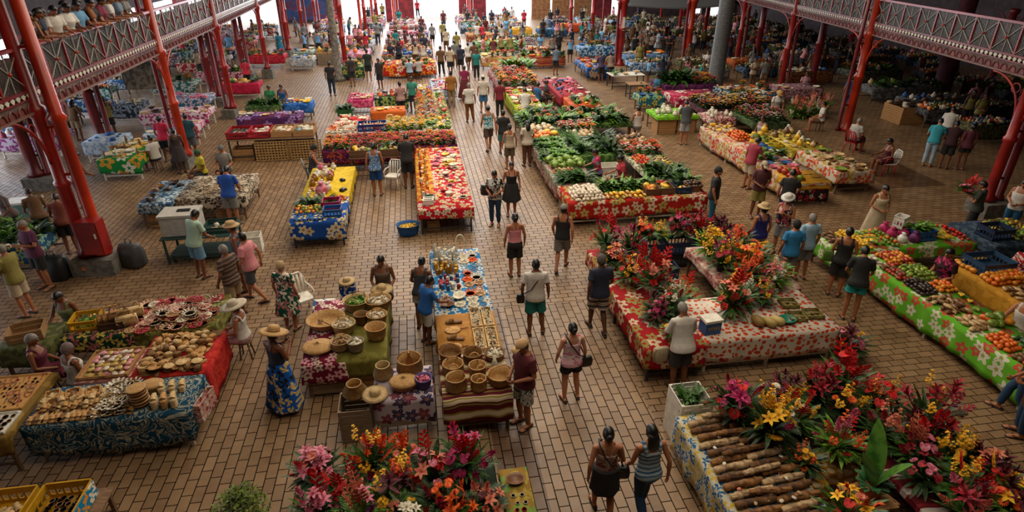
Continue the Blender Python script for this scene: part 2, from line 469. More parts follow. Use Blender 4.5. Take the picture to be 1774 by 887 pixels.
def hair_mesh(kind):
 mb=MB()
 def fn(d,q):
  back=-d.y
  line=.30-.95*max(0,min(1,(back+.45)/1.1))
  if kind=='long':line-=.25*max(0,back)
  if kind=='buzz':q=q*.965
  if d.z<line:q=q*.86
  return q
 mb.ell((0,-.006,.004),(.085,.105,.122),24,18,fn)
 if kind=='bun':
  mb.ell((0,-.115,.03),(.045,.04,.042),10,8)
 if kind=='pony':
  mb.tube([(0,-.09,.05),(0,-.14,.03),(0,-.15,-.06),(0,-.13,-.17)],[.02,.035,.04,.012],8)
 if kind=='long':
  mb.tube([(0,-.05,.02),(0,-.085,-.05),(0,-.10,-.14),(0,-.10,-.26)],[(.075,.05),(.088,.05),(.09,.04),(.06,.02)],12)
 return mb.mesh('hair')
def hat_mesh(kind):
 mb=MB()
 if kind=='straw':
  mb.lathe([(.24,-.012),(.25,.0),(.17,.012),(.105,.02),(.1,.06),(.088,.105),(.05,.118),(0,.12)],28,sy=1.08)
  mb.lathe([(.106,.022),(.107,.048),(.104,.05)],28,sy=1.08)
 elif kind=='brim':
  mb.lathe([(.165,.0),(.172,.006),(.13,.018),(.100,.025),(.098,.07),(.08,.10),(.04,.108),(0,.106)],24,sy=1.12)
 elif kind=='cap':
  mb.ell((0,0,.012),(.092,.112,.105),20,12,lambda d,q:q if d.z>-.05 else V(q.x*.9,q.y*.9,-.006))
  mb.box((0,.135,.012),(.13,.11,.012),tilt=(-.18,0,0))
 elif kind=='kerchief':
  mb.ell((0,-.008,.016),(.09,.108,.116),18,12,lambda d,q:q if d.z>-.2-.5*max(0,-d.y)else q*.86)
 return mb.mesh('hat')
def face_mesh(part):
 mb=MB()
 if part=='eye':mb.ell((0,0,0),(.0135,.008,.0075),10,8)
 if part=='mouth':mb.tube([(-.025,-.006,0),(-.012,.003,.002),(0,.006,-.001),(.012,.003,.002),(.025,-.006,0)],[.003,.006,.007,.006,.003],6)
 if part=='eyebrow':mb.tube([(-.016,-.004,-.003),(0,.003,.003),(.016,-.001,0)],[.003,.0045,.003],5)
 return mb.mesh(part)
DARKM=M('rubber_black','#17140f',.6)
EYEM=M('eye_dark','#120d0a',.25);LIPM=M('lips','#7a3a34',.5)
PEOPLE=[];RECTS=[]
def clear(x,y,m=.2):
 """step out of table and column footprints"""
 for _ in range(5):
  hit=False
  for a,b,c,d in RECTS:
   if a-m<x<b+m and c-m<y<d+m:
    q=min((x-a+m,-1,0),(b+m-x,1,0),(y-c+m,0,-1),(d+m-y,0,1));x+=q[1]*(q[0]+.01);y+=q[2]*(q[0]+.01);hit=True
  if not hit:break
 return x,y
def person(x,y,face,label,sex='m',pose='stand',skin=1,h=1.70,hair='short',hc='black',top=('tee',None),bot=('shorts',None),hat=None,shoe=DARKM,z=0.0,group=None,far=False,facey=None):
 """face: 0 looks away up the aisle, 90 to the left, 180 to the camera"""
 k=h/1.70;p=POSES[pose]
 if z<1:x,y=clear(x,y)
 o=obj('person',cached(('body',sex,pose),lambda:body(sex,pose)),SKIN[skin],None,(x,y,z),radians(face),k)
 tag(o,label,'person',group)
 if top:obj({'tee':'shirt','polo':'shirt','loose':'shirt','tank':'tank_top','strap':'tank_top'}[top[0]],cached(('top',top[0],sex,pose),lambda:top_mesh(top[0],sex,pose)),top[1],o)
 if bot:obj({'skirt':'skirt','dress':'skirt','mini':'skirt','trousers':'trousers'}.get(bot[0],'shorts'),cached(('bot',bot[0],sex,pose),lambda:legs_mesh(bot[0],sex,pose)),bot[1],o)
 H=head_m(p)@Matrix.Translation(HEADC)
 def onhead(name,me,mat,off=(0,0,0)):
  q=obj(name,me,mat,o);q.matrix_basis=H@Matrix.Translation(Vector(off));return q
 if hair:onhead('hair',cached(('hair',hair),lambda:hair_mesh(hair)),HAIRM[hc])
 if hat:onhead({'cap':'cap','kerchief':'headscarf'}.get(hat[0],'hat'),cached(('hat',hat[0]),lambda:hat_mesh(hat[0])),hat[1],(0,-.005,{'straw':.055,'brim':.06,'cap':.035,'kerchief':.01}[hat[0]]))
 if not far:
  for s in 'RL':
   obj('sandal',cached(('sandal',pose,s),lambda:sandal_mesh(pose,s)),shoe,o)
  for g in(1,-1):
   onhead('eye',cached('eye',lambda:face_mesh('eye')),EYEM,(g*.032,.086,.012))
   onhead('eyebrow',cached('eyebrow',lambda:face_mesh('eyebrow')),HAIRM[hc],(g*.033,.090,.034))
  onhead('mouth',cached('mouth',lambda:face_mesh('mouth')),LIPM,(0,.090,-.055))
 PEOPLE.append(o)
 return o
def on_person(o,pt):
 """a place on a person given in their own standing frame -> world"""
 return Matrix.Translation(o.location)@Matrix.Rotation(o.rotation_euler.z,4,'Z')@Matrix.Translation(Vector(pt)*o.scale[0])
def sphere_ish(r,nu=14,nv=10,fn=None,stem=True,dimple=.0):
 mb=MB()
 def f(d,q):
  if dimple:q=q*(1-dimple*max(0,d.z)**6)
  return fn(d,q)if fn else q
 mb.ell((0,0,r[2]),r,nu,nv,f)
 if stem:mb.tube([(0,0,r[2]*1.9),(.003,0,r[2]*2.12)],[.006,.004],6)
 return mb
def p_mango():
 return sphere_ish((.042,.055,.040),fn=lambda d,q:V(q.x+.008*d.y*d.y,q.y,q.z)).mesh('mango')
def p_orange():return sphere_ish((.042,.042,.038),dimple=.15).mesh('orange')
def p_lime():return sphere_ish((.030,.036,.028)).mesh('lime')
def p_tomato():return sphere_ish((.045,.045,.036),dimple=.25,fn=lambda d,q:q*(1+.03*cos(5*atan2(d.y,d.x)))).mesh('tomato')
def p_avocado():return sphere_ish((.042,.062,.040),fn=lambda d,q:V(q.x*(1-.28*d.y),q.y,q.z*(1-.2*d.y))).mesh('avocado')
def p_papaya():return sphere_ish((.065,.115,.060),fn=lambda d,q:V(q.x*(1-.25*d.y),q.y,q.z*(1-.2*d.y))).mesh('papaya')
def p_melon():return sphere_ish((.10,.10,.095),24,12,lambda d,q:q*(1+.025*cos(12*atan2(d.y,d.x)))).mesh('melon')
def p_pumpkin():return sphere_ish((.13,.13,.085),32,12,lambda d,q:q*(1+.07*cos(8*atan2(d.y,d.x))),dimple=.3).mesh('pumpkin')
def p_root():
 mb=MB();mb.ell((0,0,.038),(.045,.085,.038),12,10,lambda d,q:q*(1+.1*sin(7*d.x+5*d.y)))
 mb.tube([(0,.08,.038),(.01,.12,.03)],[.012,.004],6);return mb.mesh('taro_root')
def p_coconut():return sphere_ish((.075,.09,.072),16,12,lambda d,q:q*(1+.05*cos(3*atan2(d.x,d.z)))).mesh('coconut')
def p_cucumber():
 mb=MB();mb.tube([(0,-.10,.02),(.004,-.085,.024),(.014,0,.026),(.004,.085,.024),(0,.10,.02)],[.006,.022,.026,.022,.006],10);return mb.mesh('cucumber')
def p_banana():
 mb=MB()
 for k in range(6):
  a=(k-2.5)*.3
  pts=[(.02*sin(a),.0,.055),(.045*sin(a),.05,.062),(.065*sin(a),.11,.05),(.07*sin(a),.16,.026)]
  mb.tube(pts,[.008,.017,.018,.006],7)
 mb.tube([(0,-.03,.06),(0,.01,.058)],[.014,.02],7);return mb.mesh('banana_bunch')
def p_pineapple_body():
 mb=MB();mb.ell((0,0,.10),(.062,.062,.10),16,14,lambda d,q:q*(1+.05*sin(8*atan2(d.y,d.x))*sin(14*d.z)));return mb.mesh('pineapple')
def p_crown():
 mb=MB();r=random.Random(4)
 for k in range(18):
  a=k*2.4;e=.5+.9*(k/18)
  mb.leaf((.01*cos(a),.01*sin(a),0),(cos(a)*cos(e),sin(a)*cos(e),sin(e)),(0,0,1),.10+.03*r.random(),.022,.25)
 return mb.mesh('crown')
def p_cabbage():
 mb=MB();mb.ell((0,0,.085),(.085,.085,.08),18,12,lambda d,q:q*(1+.03*sin(9*d.x+6*d.z)))
 for k in range(9):
  a=k*2.4;e=.15+.09*k
  mb.leaf((.045*cos(a),.045*sin(a),.015),(cos(a),sin(a),e),(-cos(a)*.6,-sin(a)*.6,1),.12,.15,-.55,.12,5)
 return mb.mesh('cabbage')
def p_lettuce(seed=1):
 r=random.Random(seed);mb=MB()
 for k in range(26):
  a=k*2.4;e=.15+1.25*k/26
  mb.leaf((.012*cos(a),.012*sin(a),.02),(cos(a)*cos(e),sin(a)*cos(e),sin(e)),(0,0,1),.15-.03*k/26,.11-.03*k/26,.35+.3*r.random(),.25,4)
 return mb.mesh('lettuce')
def p_greens(seed=1,n=40,L=.24,W=.045):
 r=random.Random(seed);mb=MB()
 for k in range(n):
  a=r.uniform(-.9,.9)+(pi if r.random()<.18 else 0);e=r.uniform(.05,1.15)
  d=V(sin(a)*cos(e),cos(a)*cos(e),sin(e))
  b=V(r.uniform(-.05,.05),r.uniform(-.10,.02),.02+r.random()*.02)
  mb.leaf(b+d*.06,d,(0,0,1),L*r.uniform(.6,1.0),W*r.uniform(.7,1.5),r.uniform(.2,.7),.2,4)
 for k in range(8):
  mb.tube([(r.uniform(-.03,.03),-.13,.02+.02*r.random()),(r.uniform(-.05,.05),.03,.05)],.006,5)
 return mb.mesh('leafy_bunch')
def p_broccoli():
 mb=MB();r=random.Random(3);mb.tube([(0,0,0),(0,0,.07)],[.025,.03],10)
 for k in range(26):
  a=k*2.4;q=sqrt(k/26)*.075
  mb.ell((q*cos(a),q*sin(a),.085+.035*(1-(q/.08)**2)),(.026,.026,.022),7,5)
 return mb.mesh('broccoli')
def p_corn():
 mb=MB();mb.tube([(0,-.11,.025),(0,-.08,.027),(0,.03,.027),(0,.10,.015)],[.012,.027,.026,.006],10);return mb.mesh('maize_cob')
def p_sack():
 mb=MB();mb.lathe([(.06,0),(.09,.02),(.10,.09),(.07,.15),(.03,.175),(.055,.21)],16,wob=lambda a,z:1+.09*sin(5*a+30*z));return mb.mesh('produce_bag')
def f_ginger():
 mb=MB()
 for k in range(34):
  a=k*2.4;z=.17*k/34;e=.3+1.0*k/34;q=.022*(1-.6*k/34)
  mb.leaf((q*cos(a),q*sin(a),z),(cos(a)*cos(e),sin(a)*cos(e),sin(e)),(-cos(a)*.5,-sin(a)*.5,1),.065-.025*k/34,.036,-.1,.3,3)
 mb.tube([(0,0,-.22),(0,0,.15)],[.006,.012],6);return mb.mesh('ginger_flower')
def f_anthurium():
 mb=MB();n=20;vs=[V(0,0,0)];fs=[]
 for k in range(n):
  a=2*pi*k/n-pi/2;r=.075*(1-.28*sin(a)-.0)*(1-.45*max(0,cos(a-pi/2))**8)
  vs.append(V(r*cos(a),r*sin(a)*1.15,.02*cos(2*a)))
 for k in range(n):fs.append((0,1+k,1+(k+1)%n))
 mb.add(vs,fs);mb.add([v-V(0,0,.004)for v in vs],[tuple(reversed(f))for f in fs])
 mb.tube([(0,.02,0),(0,.0,.03),(0,-.035,.07)],[.008,.008,.005],7)
 mb.tube([(0,.02,-.22),(0,.02,-.08),(0,.02,0)],.005,5);return mb.mesh('anthurium')
def f_heliconia():
 mb=MB()
 mb.tube([(0,0,-.22),(0,0,.05),(.01,0,.30)],[.008,.008,.004],6)
 for k in range(7):
  s=1 if k%2 else-1;z=.0+.042*k
  mb.leaf((0,0,z),(s*.9,0,.65),(0,1,0),.15-.012*k,.045,-.15,.5,4)
  mb.leaf((0,0,z-.012),(s*.9,.04,.6),(0,-1,0),.145-.012*k,.045,-.15,.5,4)
 return mb.mesh('heliconia')
def f_bird():
 mb=MB();mb.tube([(0,0,-.25),(0,0,.0),(.05,0,.03),(.17,0,.045)],[.008,.011,.017,.003],7)
 for k in range(6):
  e=.75+.22*k
  mb.leaf((.02+.008*k,0,.03),(cos(e)+.25,.18*(k%3-1),sin(e)),(0,1,0),.15,.035,.1,.3,4)
 return mb.mesh('bird_of_paradise_flower')
def f_lily():
 mb=MB()
 for k in range(6):
  a=k*pi/3
  mb.leaf((0,0,0),(cos(a)*.75,sin(a)*.75,.65),(-cos(a)*.4,-sin(a)*.4,1),.12,.055,.5,.15,5)
 for k in range(5):
  a=k*1.26;mb.tube([(0,0,0),(.02*cos(a),.02*sin(a),.075)],[.002,.004],4)
 mb.tube([(0,0,-.22),(0,0,0)],[.005,.012],6);return mb.mesh('lily')
def f_daisy():
 mb=MB()
 for row in(0,1):
  for k in range(14):
   a=2*pi*(k+row*.5)/14
   mb.leaf((.012*cos(a),.012*sin(a),.004*row),(cos(a),sin(a),.25+.3*row),(0,0,1),.058-.012*row,.02,.25,.1,3)
 mb.ell((0,0,.008),(.018,.018,.01),10,6);mb.tube([(0,0,-.2),(0,0,0)],.004,5);return mb.mesh('gerbera')
def f_spray():
 mb=MB();r=random.Random(8)
 for k in range(26):
  t=r.random();a=r.uniform(0,6.28);q=.065*(1.1-t)
  p=V(q*cos(a),q*sin(a),-.04+.24*t)
  for j in range(4):
   b=a+j*1.57;mb.leaf(p,(cos(b),sin(b),.5),(0,0,1),.026,.022,.2,.2,2)
 mb.tube([(0,0,-.22),(0,0,.2)],[.005,.003],5);return mb.mesh('orchid_spray')
def f_ti():
 mb=MB();r=random.Random(5)
 for k in range(13):
  a=k*2.4;e=.35+1.1*k/13
  mb.leaf((0,0,.01*k),(cos(a)*cos(e),sin(a)*cos(e),sin(e)),(0,0,1),.20-.05*k/13,.05,.35,.3,5)
 mb.tube([(0,0,-.22),(0,0,.1)],.007,6);return mb.mesh('ti_leaf_rosette')
FLOW=dict(ginger=(f_ginger,'ginger_flower'),anth=(f_anthurium,'anthurium'),heli=(f_heliconia,'heliconia'),bird=(f_bird,'bird_of_paradise_flower'),lily=(f_lily,'lily'),daisy=(f_daisy,'gerbera'),spray=(f_spray,'orchid_spray'),ti=(f_ti,'ti_leaf_rosette'))
def frond(mb,b,d,L,n=14,W=.13):
 b=Vector(b);d=Vector(d).normalized();side=d.cross(V(0,0,1));side=side.normalized()if side.length>.01 else V(1,0,0)
 pts=[]
 for i in range(n+1):
  t=i/n;pts.append(b+d*L*t-V(0,0,1)*.35*L*t*t)
 mb.tube(pts[::3]+[pts[-1]],.005,5)
 for i in range(2,n+1):
  t=i/n;w=W*sin(pi*min(1,t*.85+.1))
  for s in(1,-1):
   mb.leaf(pts[i],side*s+d*.8,(0,0,1),w,.014,.2,.2,2)
def foliage(seed,kind='mix'):
 r=random.Random(seed);mb=MB()
 for k in range(58 if kind!='fern' else 34):
  a=k*2.4+r.uniform(-.2,.2);e=r.uniform(-.05,1.15)
  d=V(cos(a)*cos(e),sin(a)*cos(e),sin(e))
  mb.leaf(V(0,0,.02)+d*.04,d,(0,0,1),r.uniform(.24,.42),r.uniform(.035,.075),r.uniform(.1,.5),.2,5)
 for k in range(9 if kind=='fern' else 4):
  a=r.uniform(0,6.28);e=r.uniform(.35,1.0)
  frond(mb,(0,0,.02),(cos(a)*cos(e),sin(a)*cos(e),sin(e)),r.uniform(.36,.5))
 return mb.mesh('foliage')
LEAFG=[two('leaf_green','#1f3d14','#3f6a22',18,.5),two('leaf_dark','#14290f','#2c4d1b',18,.5),two('leaf_bright','#2f5e16','#6d9a2e',18,.5)]
FC={n:two('petal_'+n,a,b,16,.7)for n,(a,b)in dict(red=('#9c0709','#d0140f'),crimson=('#6d0618','#a80c26'),pink=('#a8465f','#cf7c90'),magenta=('#860c44','#b81e62'),orange=('#c43c05','#e4660a'),yellow=('#c98a06','#e6b414'),white=('#b9b19c','#d6cfbc'),purple=('#4a1444','#702466'),wine=('#3a0a16','#621426'),salmon=('#b0503c','#cc7c60')).items()}
def m_pot(kind):
 mb=MB()
 if kind=='terracotta':mb.lathe([(.065,0),(.095,.12),(.105,.12),(.108,.15),(.095,.15),(.09,.12),(0,.115)],20)
 elif kind=='bowl':mb.lathe([(.07,0),(.13,.03),(.15,.08),(.14,.08),(.12,.05),(0,.045)],20)
 elif kind=='vase':mb.lathe([(.05,0),(.065,.05),(.05,.14),(.07,.18),(.06,.18),(.04,.14),(0,.13)],20)
 else:mb.lathe([(.075,0),(.08,.12),(.085,.125),(.078,.125),(.072,.1),(0,.1)],20)
 return mb.mesh('pot')
POTM={'terra':M('terracotta','#9c5236',.8),'pinkpot':M('glazed_pink','#d99a94',.4),'whitepot':M('glazed_white','#cfc8ba',.4),'black':M('plastic_black','#1b1b1c',.5),'straw':weave(),'kraft':M('kraft_paper','#b08a5c',.8)}
POTH={'terracotta':.12,'bowl':.05,'vase':.15,'plain':.1}
def bouquet(loc,label,flowers,sc=1.0,pot='terracotta',potm='terra',seed=0,fol=0,folm=0,tall=1.0,group=None,name='flower_arrangement',potname='pot',spread=.18):
 r=random.Random(seed*7+3)
 o=root(name,label,'flowers',loc,r.uniform(0,6.28),group,sc*1.1)
 h=0.02
 if pot:
  obj(potname,cached(('pot',pot),lambda:m_pot(pot)),POTM[potm],o);h=POTH[pot]
 obj('foliage',cached(('fol',fol),lambda:foliage(fol,'fern' if fol%2 else 'mix')),LEAFG[folm],o,(0,0,h),0,(1,1,tall))
 fl=[(k,c)for k,c,n in flowers for _ in range(int(n*1.5+.5))]
 r.shuffle(fl);N=len(fl)
 for i,(k,c)in enumerate(fl):
  fn,nm=FLOW[k];t=(i+.5)/N;e=.25+1.25*(1-t)**.8 if N>1 else 1.4
  a=i*2.4+r.uniform(-.45,.45);e+=r.uniform(-.18,.18);d=V(cos(a)*cos(e),sin(a)*cos(e),sin(e))
  L=spread*r.uniform(.7,1.3)*(1+(tall*1.25-.6)*max(0,d.z)**2)
  q=(d+V(0,0,.15)).normalized().to_track_quat('Z','Y').to_euler()
  s=r.uniform(.64,.94)
  obj(nm,cached(('fl',k),fn),FC[c],o,V(0,0,h+.06)+d*L,0,s,q)
 return o
def potted_plant(loc,label,sc=1,seed=0,name='potted_plant',kind='shrub',potm='terra'):
 o=root(name,label,'plant',loc,0,None,sc)
 obj('pot',cached(('pot','terracotta'),lambda:m_pot('terracotta')),POTM[potm],o)
 r=random.Random(seed);mb=MB()
 if kind=='shrub':
  for k in range(900):
   a=r.uniform(0,6.28);e=r.uniform(-.2,1.5);q=.23*r.random()**.4
   d=V(cos(a)*cos(e),sin(a)*cos(e),sin(e))
   mb.leaf(V(0,0,.27)+d*q,V(r.uniform(-1,1),r.uniform(-1,1),r.uniform(-.2,1))+d*.5,(0,0,1),.045,.02,.3,.2,2)
  for k in range(12):
   a=k*2.4;mb.tube([(0,0,.1),(.15*cos(a),.15*sin(a),.36)],[.006,.003],5)
  obj('foliage',mb,two('shrub_leaf','#38480f','#6a7a22',22,.6),o)
 else:
  for k in range(3):
   a=1.2+k*2.1;mb.leaf((.02*cos(a),.02*sin(a),.1),(cos(a)*.25,sin(a)*.25,1),(-cos(a),-sin(a),.4),.5-.06*k,.15,.2,.15,8)
  obj('tall_leaf',mb,two('banana_leaf','#2c5a1c','#5b8a34',9,.45),o)
  mb=MB()
  for k in range(46):
   a=k*2.4;e=r.uniform(.05,.9)
   mb.leaf((.05*cos(a),.05*sin(a),.13),(cos(a)*cos(e),sin(a)*cos(e),sin(e)),(0,0,1),r.uniform(.06,.105),.05,.3,.15,4)
  obj('foliage',mb,two('succulent','#24562f','#3f7a4a',12,.5),o)
 return o
def crate_mesh(w,d,h,kind):
 mb=MB();t=.014
 mb.box((0,0,t/2),(w,d,t))
 if kind=='plastic':
  for z0,z1 in((0,h*.28),(h*.62,h)):
   zc,zh=(z0+z1)/2,z1-z0
   for s in(1,-1):
    mb.box((0,s*(d/2-t/2),zc),(w,t,zh));mb.box((s*(w/2-t/2),0,zc),(t,d-2*t,zh))
  zc=h*.45;zh=h*.36
  n=max(3,int(w/.09))
  for i in range(n+1):
   x=-w/2+.015+(w-.03)*i/n
   for s in(1,-1):mb.box((x,s*(d/2-t/2),zc),(.026,t,zh))
  n=max(3,int(d/.09))
  for i in range(n+1):
   y=-d/2+.015+(d-.03)*i/n
   for s in(1,-1):mb.box((s*(w/2-t/2),y,zc),(t,.026,zh))
  for s in(1,-1):mb.box((0,s*d/2,h-.008),(w+.02,.02,.018));mb.box((s*w/2,0,h-.008),(.02,d+.02,.018))
 else:
  nz=max(2,int(h/.085))
  for i in range(nz):
   zc=h*(i+.5)/nz;zh=h/nz-.012
   for s in(1,-1):
    mb.box((0,s*(d/2-t/2),zc),(w,t,zh));mb.box((s*(w/2-t/2),0,zc),(t,d-2*t,zh))
  for sx in(1,-1):
   for sy in(1,-1):mb.box((sx*(w/2-.03),sy*(d/2-.028),h/2),(.03,.03,h))
 return mb.mesh('crate',False)
def crate(loc,label,w=.5,d=.35,h=.24,kind='plastic',mat=None,rz=0,group=None,cat='crate',name=None):
 o=obj(name or('plastic_crate' if kind=='plastic' else 'wooden_crate'),cached(('crate',round(w,3),round(d,3),round(h,3),kind),lambda:crate_mesh(w,d,h,kind)),mat or wood(),None,loc,rz)
 return tag(o,label,cat,group)
STI=two('straw_plait','#94683a','#c79a5c',45,.8);ST2I=two('straw_pale','#a98a5a','#d2b684',45,.8);ST3I=two('straw_brown','#55381c','#8a6234',45,.8)
def basket(loc,label,r=.15,h=.18,sx=1,sy=1,rz=0,handle=0,lid=False,mat=None,group=None,flare=1.1,fill=None,name='woven_basket'):
 mat=mat or weave();o=root(name,label,'basket',loc,rz,group)
 def b():
  mb=MB();mb.lathe([(r*.86,0),(r*.98,h*.25),(r*flare,h),(r*flare+.012,h+.006),(r*flare-.006,h+.01),(r*.9,h*.3),(r*.8,.015),(0,.012)],26,sx=sx,sy=sy);return mb.mesh('basket_body')
 obj('basket_body',cached(('bk',r,h,sx,sy,flare),b),mat,o)
 for k in range(handle):
  mb=MB();y=0 if handle==1 else(r*flare*sy*.9)*(1 if k else-1);rr=r*flare*sx*(.98 if handle==1 else .5)
  lean=0 if handle==1 else(-.05 if k else .05)
  pts=[(rr*cos(a),y+lean*sin(a),h*.92+(rr*.9)*sin(a))for a in[pi*i/12 for i in range(13)]]
  mb.tube(pts,.011,7);obj('handle',mb,STI,o)
 if lid:
  mb=MB();q=r*flare
  mb.lathe([(q+.02,h+.012),(q+.025,h+.022),(q*.9,h+.05),(q*.4,h+.085),(.02,h+.09),(.028,h+.105),(.02,h+.125),(0,h+.128)],26,sx=sx,sy=sy)
  obj('lid',mb,mat,o)
 if fill:
  mb=MB();rr=random.Random(int(loc[0]*100));q=r*flare*.72
  for k in range(16):
   a=rr.uniform(0,6.28);e=q*sqrt(rr.random());p=V(e*sx*cos(a),e*sy*sin(a),h*.82+.02*rr.random())
   d=V(rr.uniform(-1,1),rr.uniform(-1,1),rr.uniform(.1,.8)).normalized()
   mb.tube([p-d*.03,p+d*.05],[.022,.016],6)
  mb.lathe([(q*1.18,h*.78),(0,h*.8)],20,sx=sx,sy=sy)
  obj('contents',mb,fill,o)
 return o
def hat_thing(loc,label,mat=None,rz=0,group=None,sc=1,kind='straw',tilt=(0,0)):
 o=obj('straw_hat',cached(('hat',kind),lambda:hat_mesh(kind)),mat or weave(),None,Vector(loc)+V(0,0,.016),rz,sc,(tilt[0],tilt[1],rz));return tag(o,label,'hat',group)
def m_slipper():
 mb=MB();rs=[]
 for t,w in((-.125,.015),(-.11,.032),(-.06,.036),(.0,.034),(.06,.043),(.10,.043),(.125,.03),(.132,.012)):
  rs.append([V(-w,t,0),V(w,t,0),V(w,t,.022),V(-w,t,.022)])
 mb.rings(rs)
 pr=[]
 for t in(.0,.04,.08):
  pr.append([V(.046*cos(a),t,.022+(.05-.2*(t-.03))*sin(a))for a in[pi*i/8 for i in range(9)]])
 for i in range(2):
  for k in range(8):mb.add([pr[i][k],pr[i][k+1],pr[i+1][k+1],pr[i+1][k]],[(0,1,2,3)])
 return mb.mesh('straw_slipper')
def m_pouch():
 mb=MB();mb.lathe([(.07,0),(.085,.02),(.08,.07),(.085,.075),(.06,.10),(.02,.11),(0,.11)],18,sy=.62);return mb.mesh('woven_pouch')
def m_fan():
 mb=MB();n=18
 mb.lathe([(.10,0),(.105,.006),(.09,.012),(0,.012)],n,sy=1.2);mb.tube([(0,-.11,.008),(0,-.24,.008)],[.010,.008],6);return mb.mesh('woven_fan')
def m_round_box():
 mb=MB();mb.lathe([(.11,0),(.115,.07),(.122,.07),(.122,.095),(.11,.105),(0,.108)],28);return mb.mesh('round_box')
def m_purse():
 mb=MB();mb.box((0,0,.055),(.20,.07,.11))
 pr=[V(-.10,-.04,.11),V(.10,-.04,.11),V(.10,-.042,.05),V(-.10,-.042,.05)]
 mb.add(pr,[(0,1,2,3)]);mb.tube([(-.08,0,.11),(-.06,0,.18),(.06,0,.18),(.08,0,.11)],.006,6);return mb.mesh('woven_purse')
def m_shell_string():
 mb=MB();r=random.Random(2)
 for k in range(22):
  a=2*pi*k/22;q=.075+.012*sin(3*a)
  mb.ell((q*cos(a),q*1.3*sin(a),.012),(.013,.010,.010),6,5)
 return mb.mesh('shell_necklace')
def m_flower_hat_band():
 mb=MB();mb.lathe([(.10,.0),(.115,.015),(.10,.03),(.085,.015),(.10,0)],20)
 for k in range(12):
  a=k*.524;mb.leaf((.1*cos(a),.1*sin(a),.03),(cos(a),sin(a),.8),(0,0,1),.06,.04,.3,.2,2)
 return mb.mesh('shell_wreath')
def m_bottle():
 mb=MB();mb.lathe([(.03,0),(.033,.01),(.033,.12),(.013,.16),(.013,.20),(0,.20)],14);return mb.mesh('bottle')
def m_jar():
 mb=MB();mb.lathe([(.036,0),(.04,.01),(.04,.08),(.034,.09),(.038,.092),(.038,.108),(0,.11)],14);return mb.mesh('jar')
def m_packet():
 mb=MB();mb.ell((0,0,.022),(.07,.05,.022),10,6,lambda d,q:V(max(-.062,min(.062,q.x*1.2)),max(-.045,min(.045,q.y*1.2)),q.z*(1+.25*sin(9*d.x))));return mb.mesh('packet')
def m_figurine():
 mb=MB();mb.lathe([(.045,0),(.05,.015),(.035,.03),(.04,.08),(.05,.13),(.03,.17),(.035,.20),(.025,.24),(0,.25)],12,sy=.7);return mb.mesh('carved_figure')
def m_bowl():
 mb=MB();mb.lathe([(.05,0),(.11,.035),(.135,.075),(.128,.078),(.10,.04),(0,.015)],22,sx=1.25);return mb.mesh('bowl')
def m_fold():
 mb=MB()
 for i in range(4):mb.box((0,.004*i,.012+.02*i),(.24-.01*i,.17-.008*i,.018))
 return mb.mesh('folded_cloth')
def m_bracelet():
 mb=MB();mb.lathe([(.036,0),(.042,.008),(.036,.016),(.030,.008),(.036,0)],16);return mb.mesh('bracelet')
def m_spoon():
 mb=MB();mb.ell((0,.10,.012),(.028,.042,.01),10,6);mb.tube([(0,.07,.012),(0,-.11,.012)],[.007,.009],6);return mb.mesh('wooden_spoon')
def m_book():
 mb=MB();mb.box((0,0,.012),(.16,.21,.024));mb.box((.004,0,.012),(.16,.2,.018));return mb.mesh('booklet',False)
def m_bundle():
 mb=MB();r=random.Random(6)
 for k in range(5):
  a=k*1.257;mb.tube([(-.33,.018*cos(a),.045+.018*sin(a)),(0,.022*cos(a+.5),.047+.022*sin(a+.5)),(.33,.018*cos(a+1),.045+.018*sin(a+1))],[.022,.027,.022],8)
 for x in(-.2,.1):mb.tube([(x-.04,0,.046),(x,0,.047),(x+.04,0,.046)],[.052,.055,.052],14)
 return mb.mesh('vanilla_roll')
def m_carve():
 mb=MB();mb.tube([(-.3,0,.05),(-.26,0,.055),(-.05,.01,.05),(.12,-.01,.06),(.3,0,.05)],[.045,.05,.042,.052,.04],12)
 for x in(-.18,.02,.2):mb.tube([(x-.012,0,.053),(x+.012,0,.053)],[.055,.055],12)
 return mb.mesh('carved_roll')
def m_tree():
 mb=MB();mb.lathe([(.03,0),(.035,.01),(.012,.03),(.01,.3),(0,.3)],10);return mb.mesh('ring_stand')
def m_cornet():
 mb=MB();mb.lathe([(.07,0),(.12,.16),(.08,.17),(0,.15)],14,wob=lambda a,z:1+.06*sin(6*a));return mb.mesh('paper_wrap')
def m_shellpile():
 mb=MB();r=random.Random(5)
 for k in range(46):
  a=r.uniform(0,6.28);q=.12*sqrt(r.random());mb.ell((q*cos(a),q*sin(a),.014+.04*(1-q/.12)*r.random()),(.022,.015,.013),6,4)
 mb.lathe([(.12,0),(.13,.02),(.12,.02),(0,.008)],18);return mb.mesh('shell_dish')
ITEMS=dict(mango=p_mango,orange=p_orange,lime=p_lime,tomato=p_tomato,avocado=p_avocado,papaya=p_papaya,melon=p_melon,pumpkin=p_pumpkin,taro_root=p_root,coconut=p_coconut,cucumber=p_cucumber,banana_bunch=p_banana,cabbage=p_cabbage,lettuce=p_lettuce,leafy_bunch=p_greens,broccoli=p_broccoli,maize_cob=p_corn,produce_bag=p_sack,straw_slipper=m_slipper,woven_pouch=m_pouch,woven_fan=m_fan,round_box=m_round_box,woven_purse=m_purse,shell_necklace=m_shell_string,shell_wreath=m_flower_hat_band,bottle=m_bottle,jar=m_jar,packet=m_packet,carved_figure=m_figurine,bowl=m_bowl,folded_cloth=m_fold,bracelet=m_bracelet,wooden_spoon=m_spoon,booklet=m_book,vanilla_roll=m_bundle,carved_roll=m_carve,shell_dish=m_shellpile)
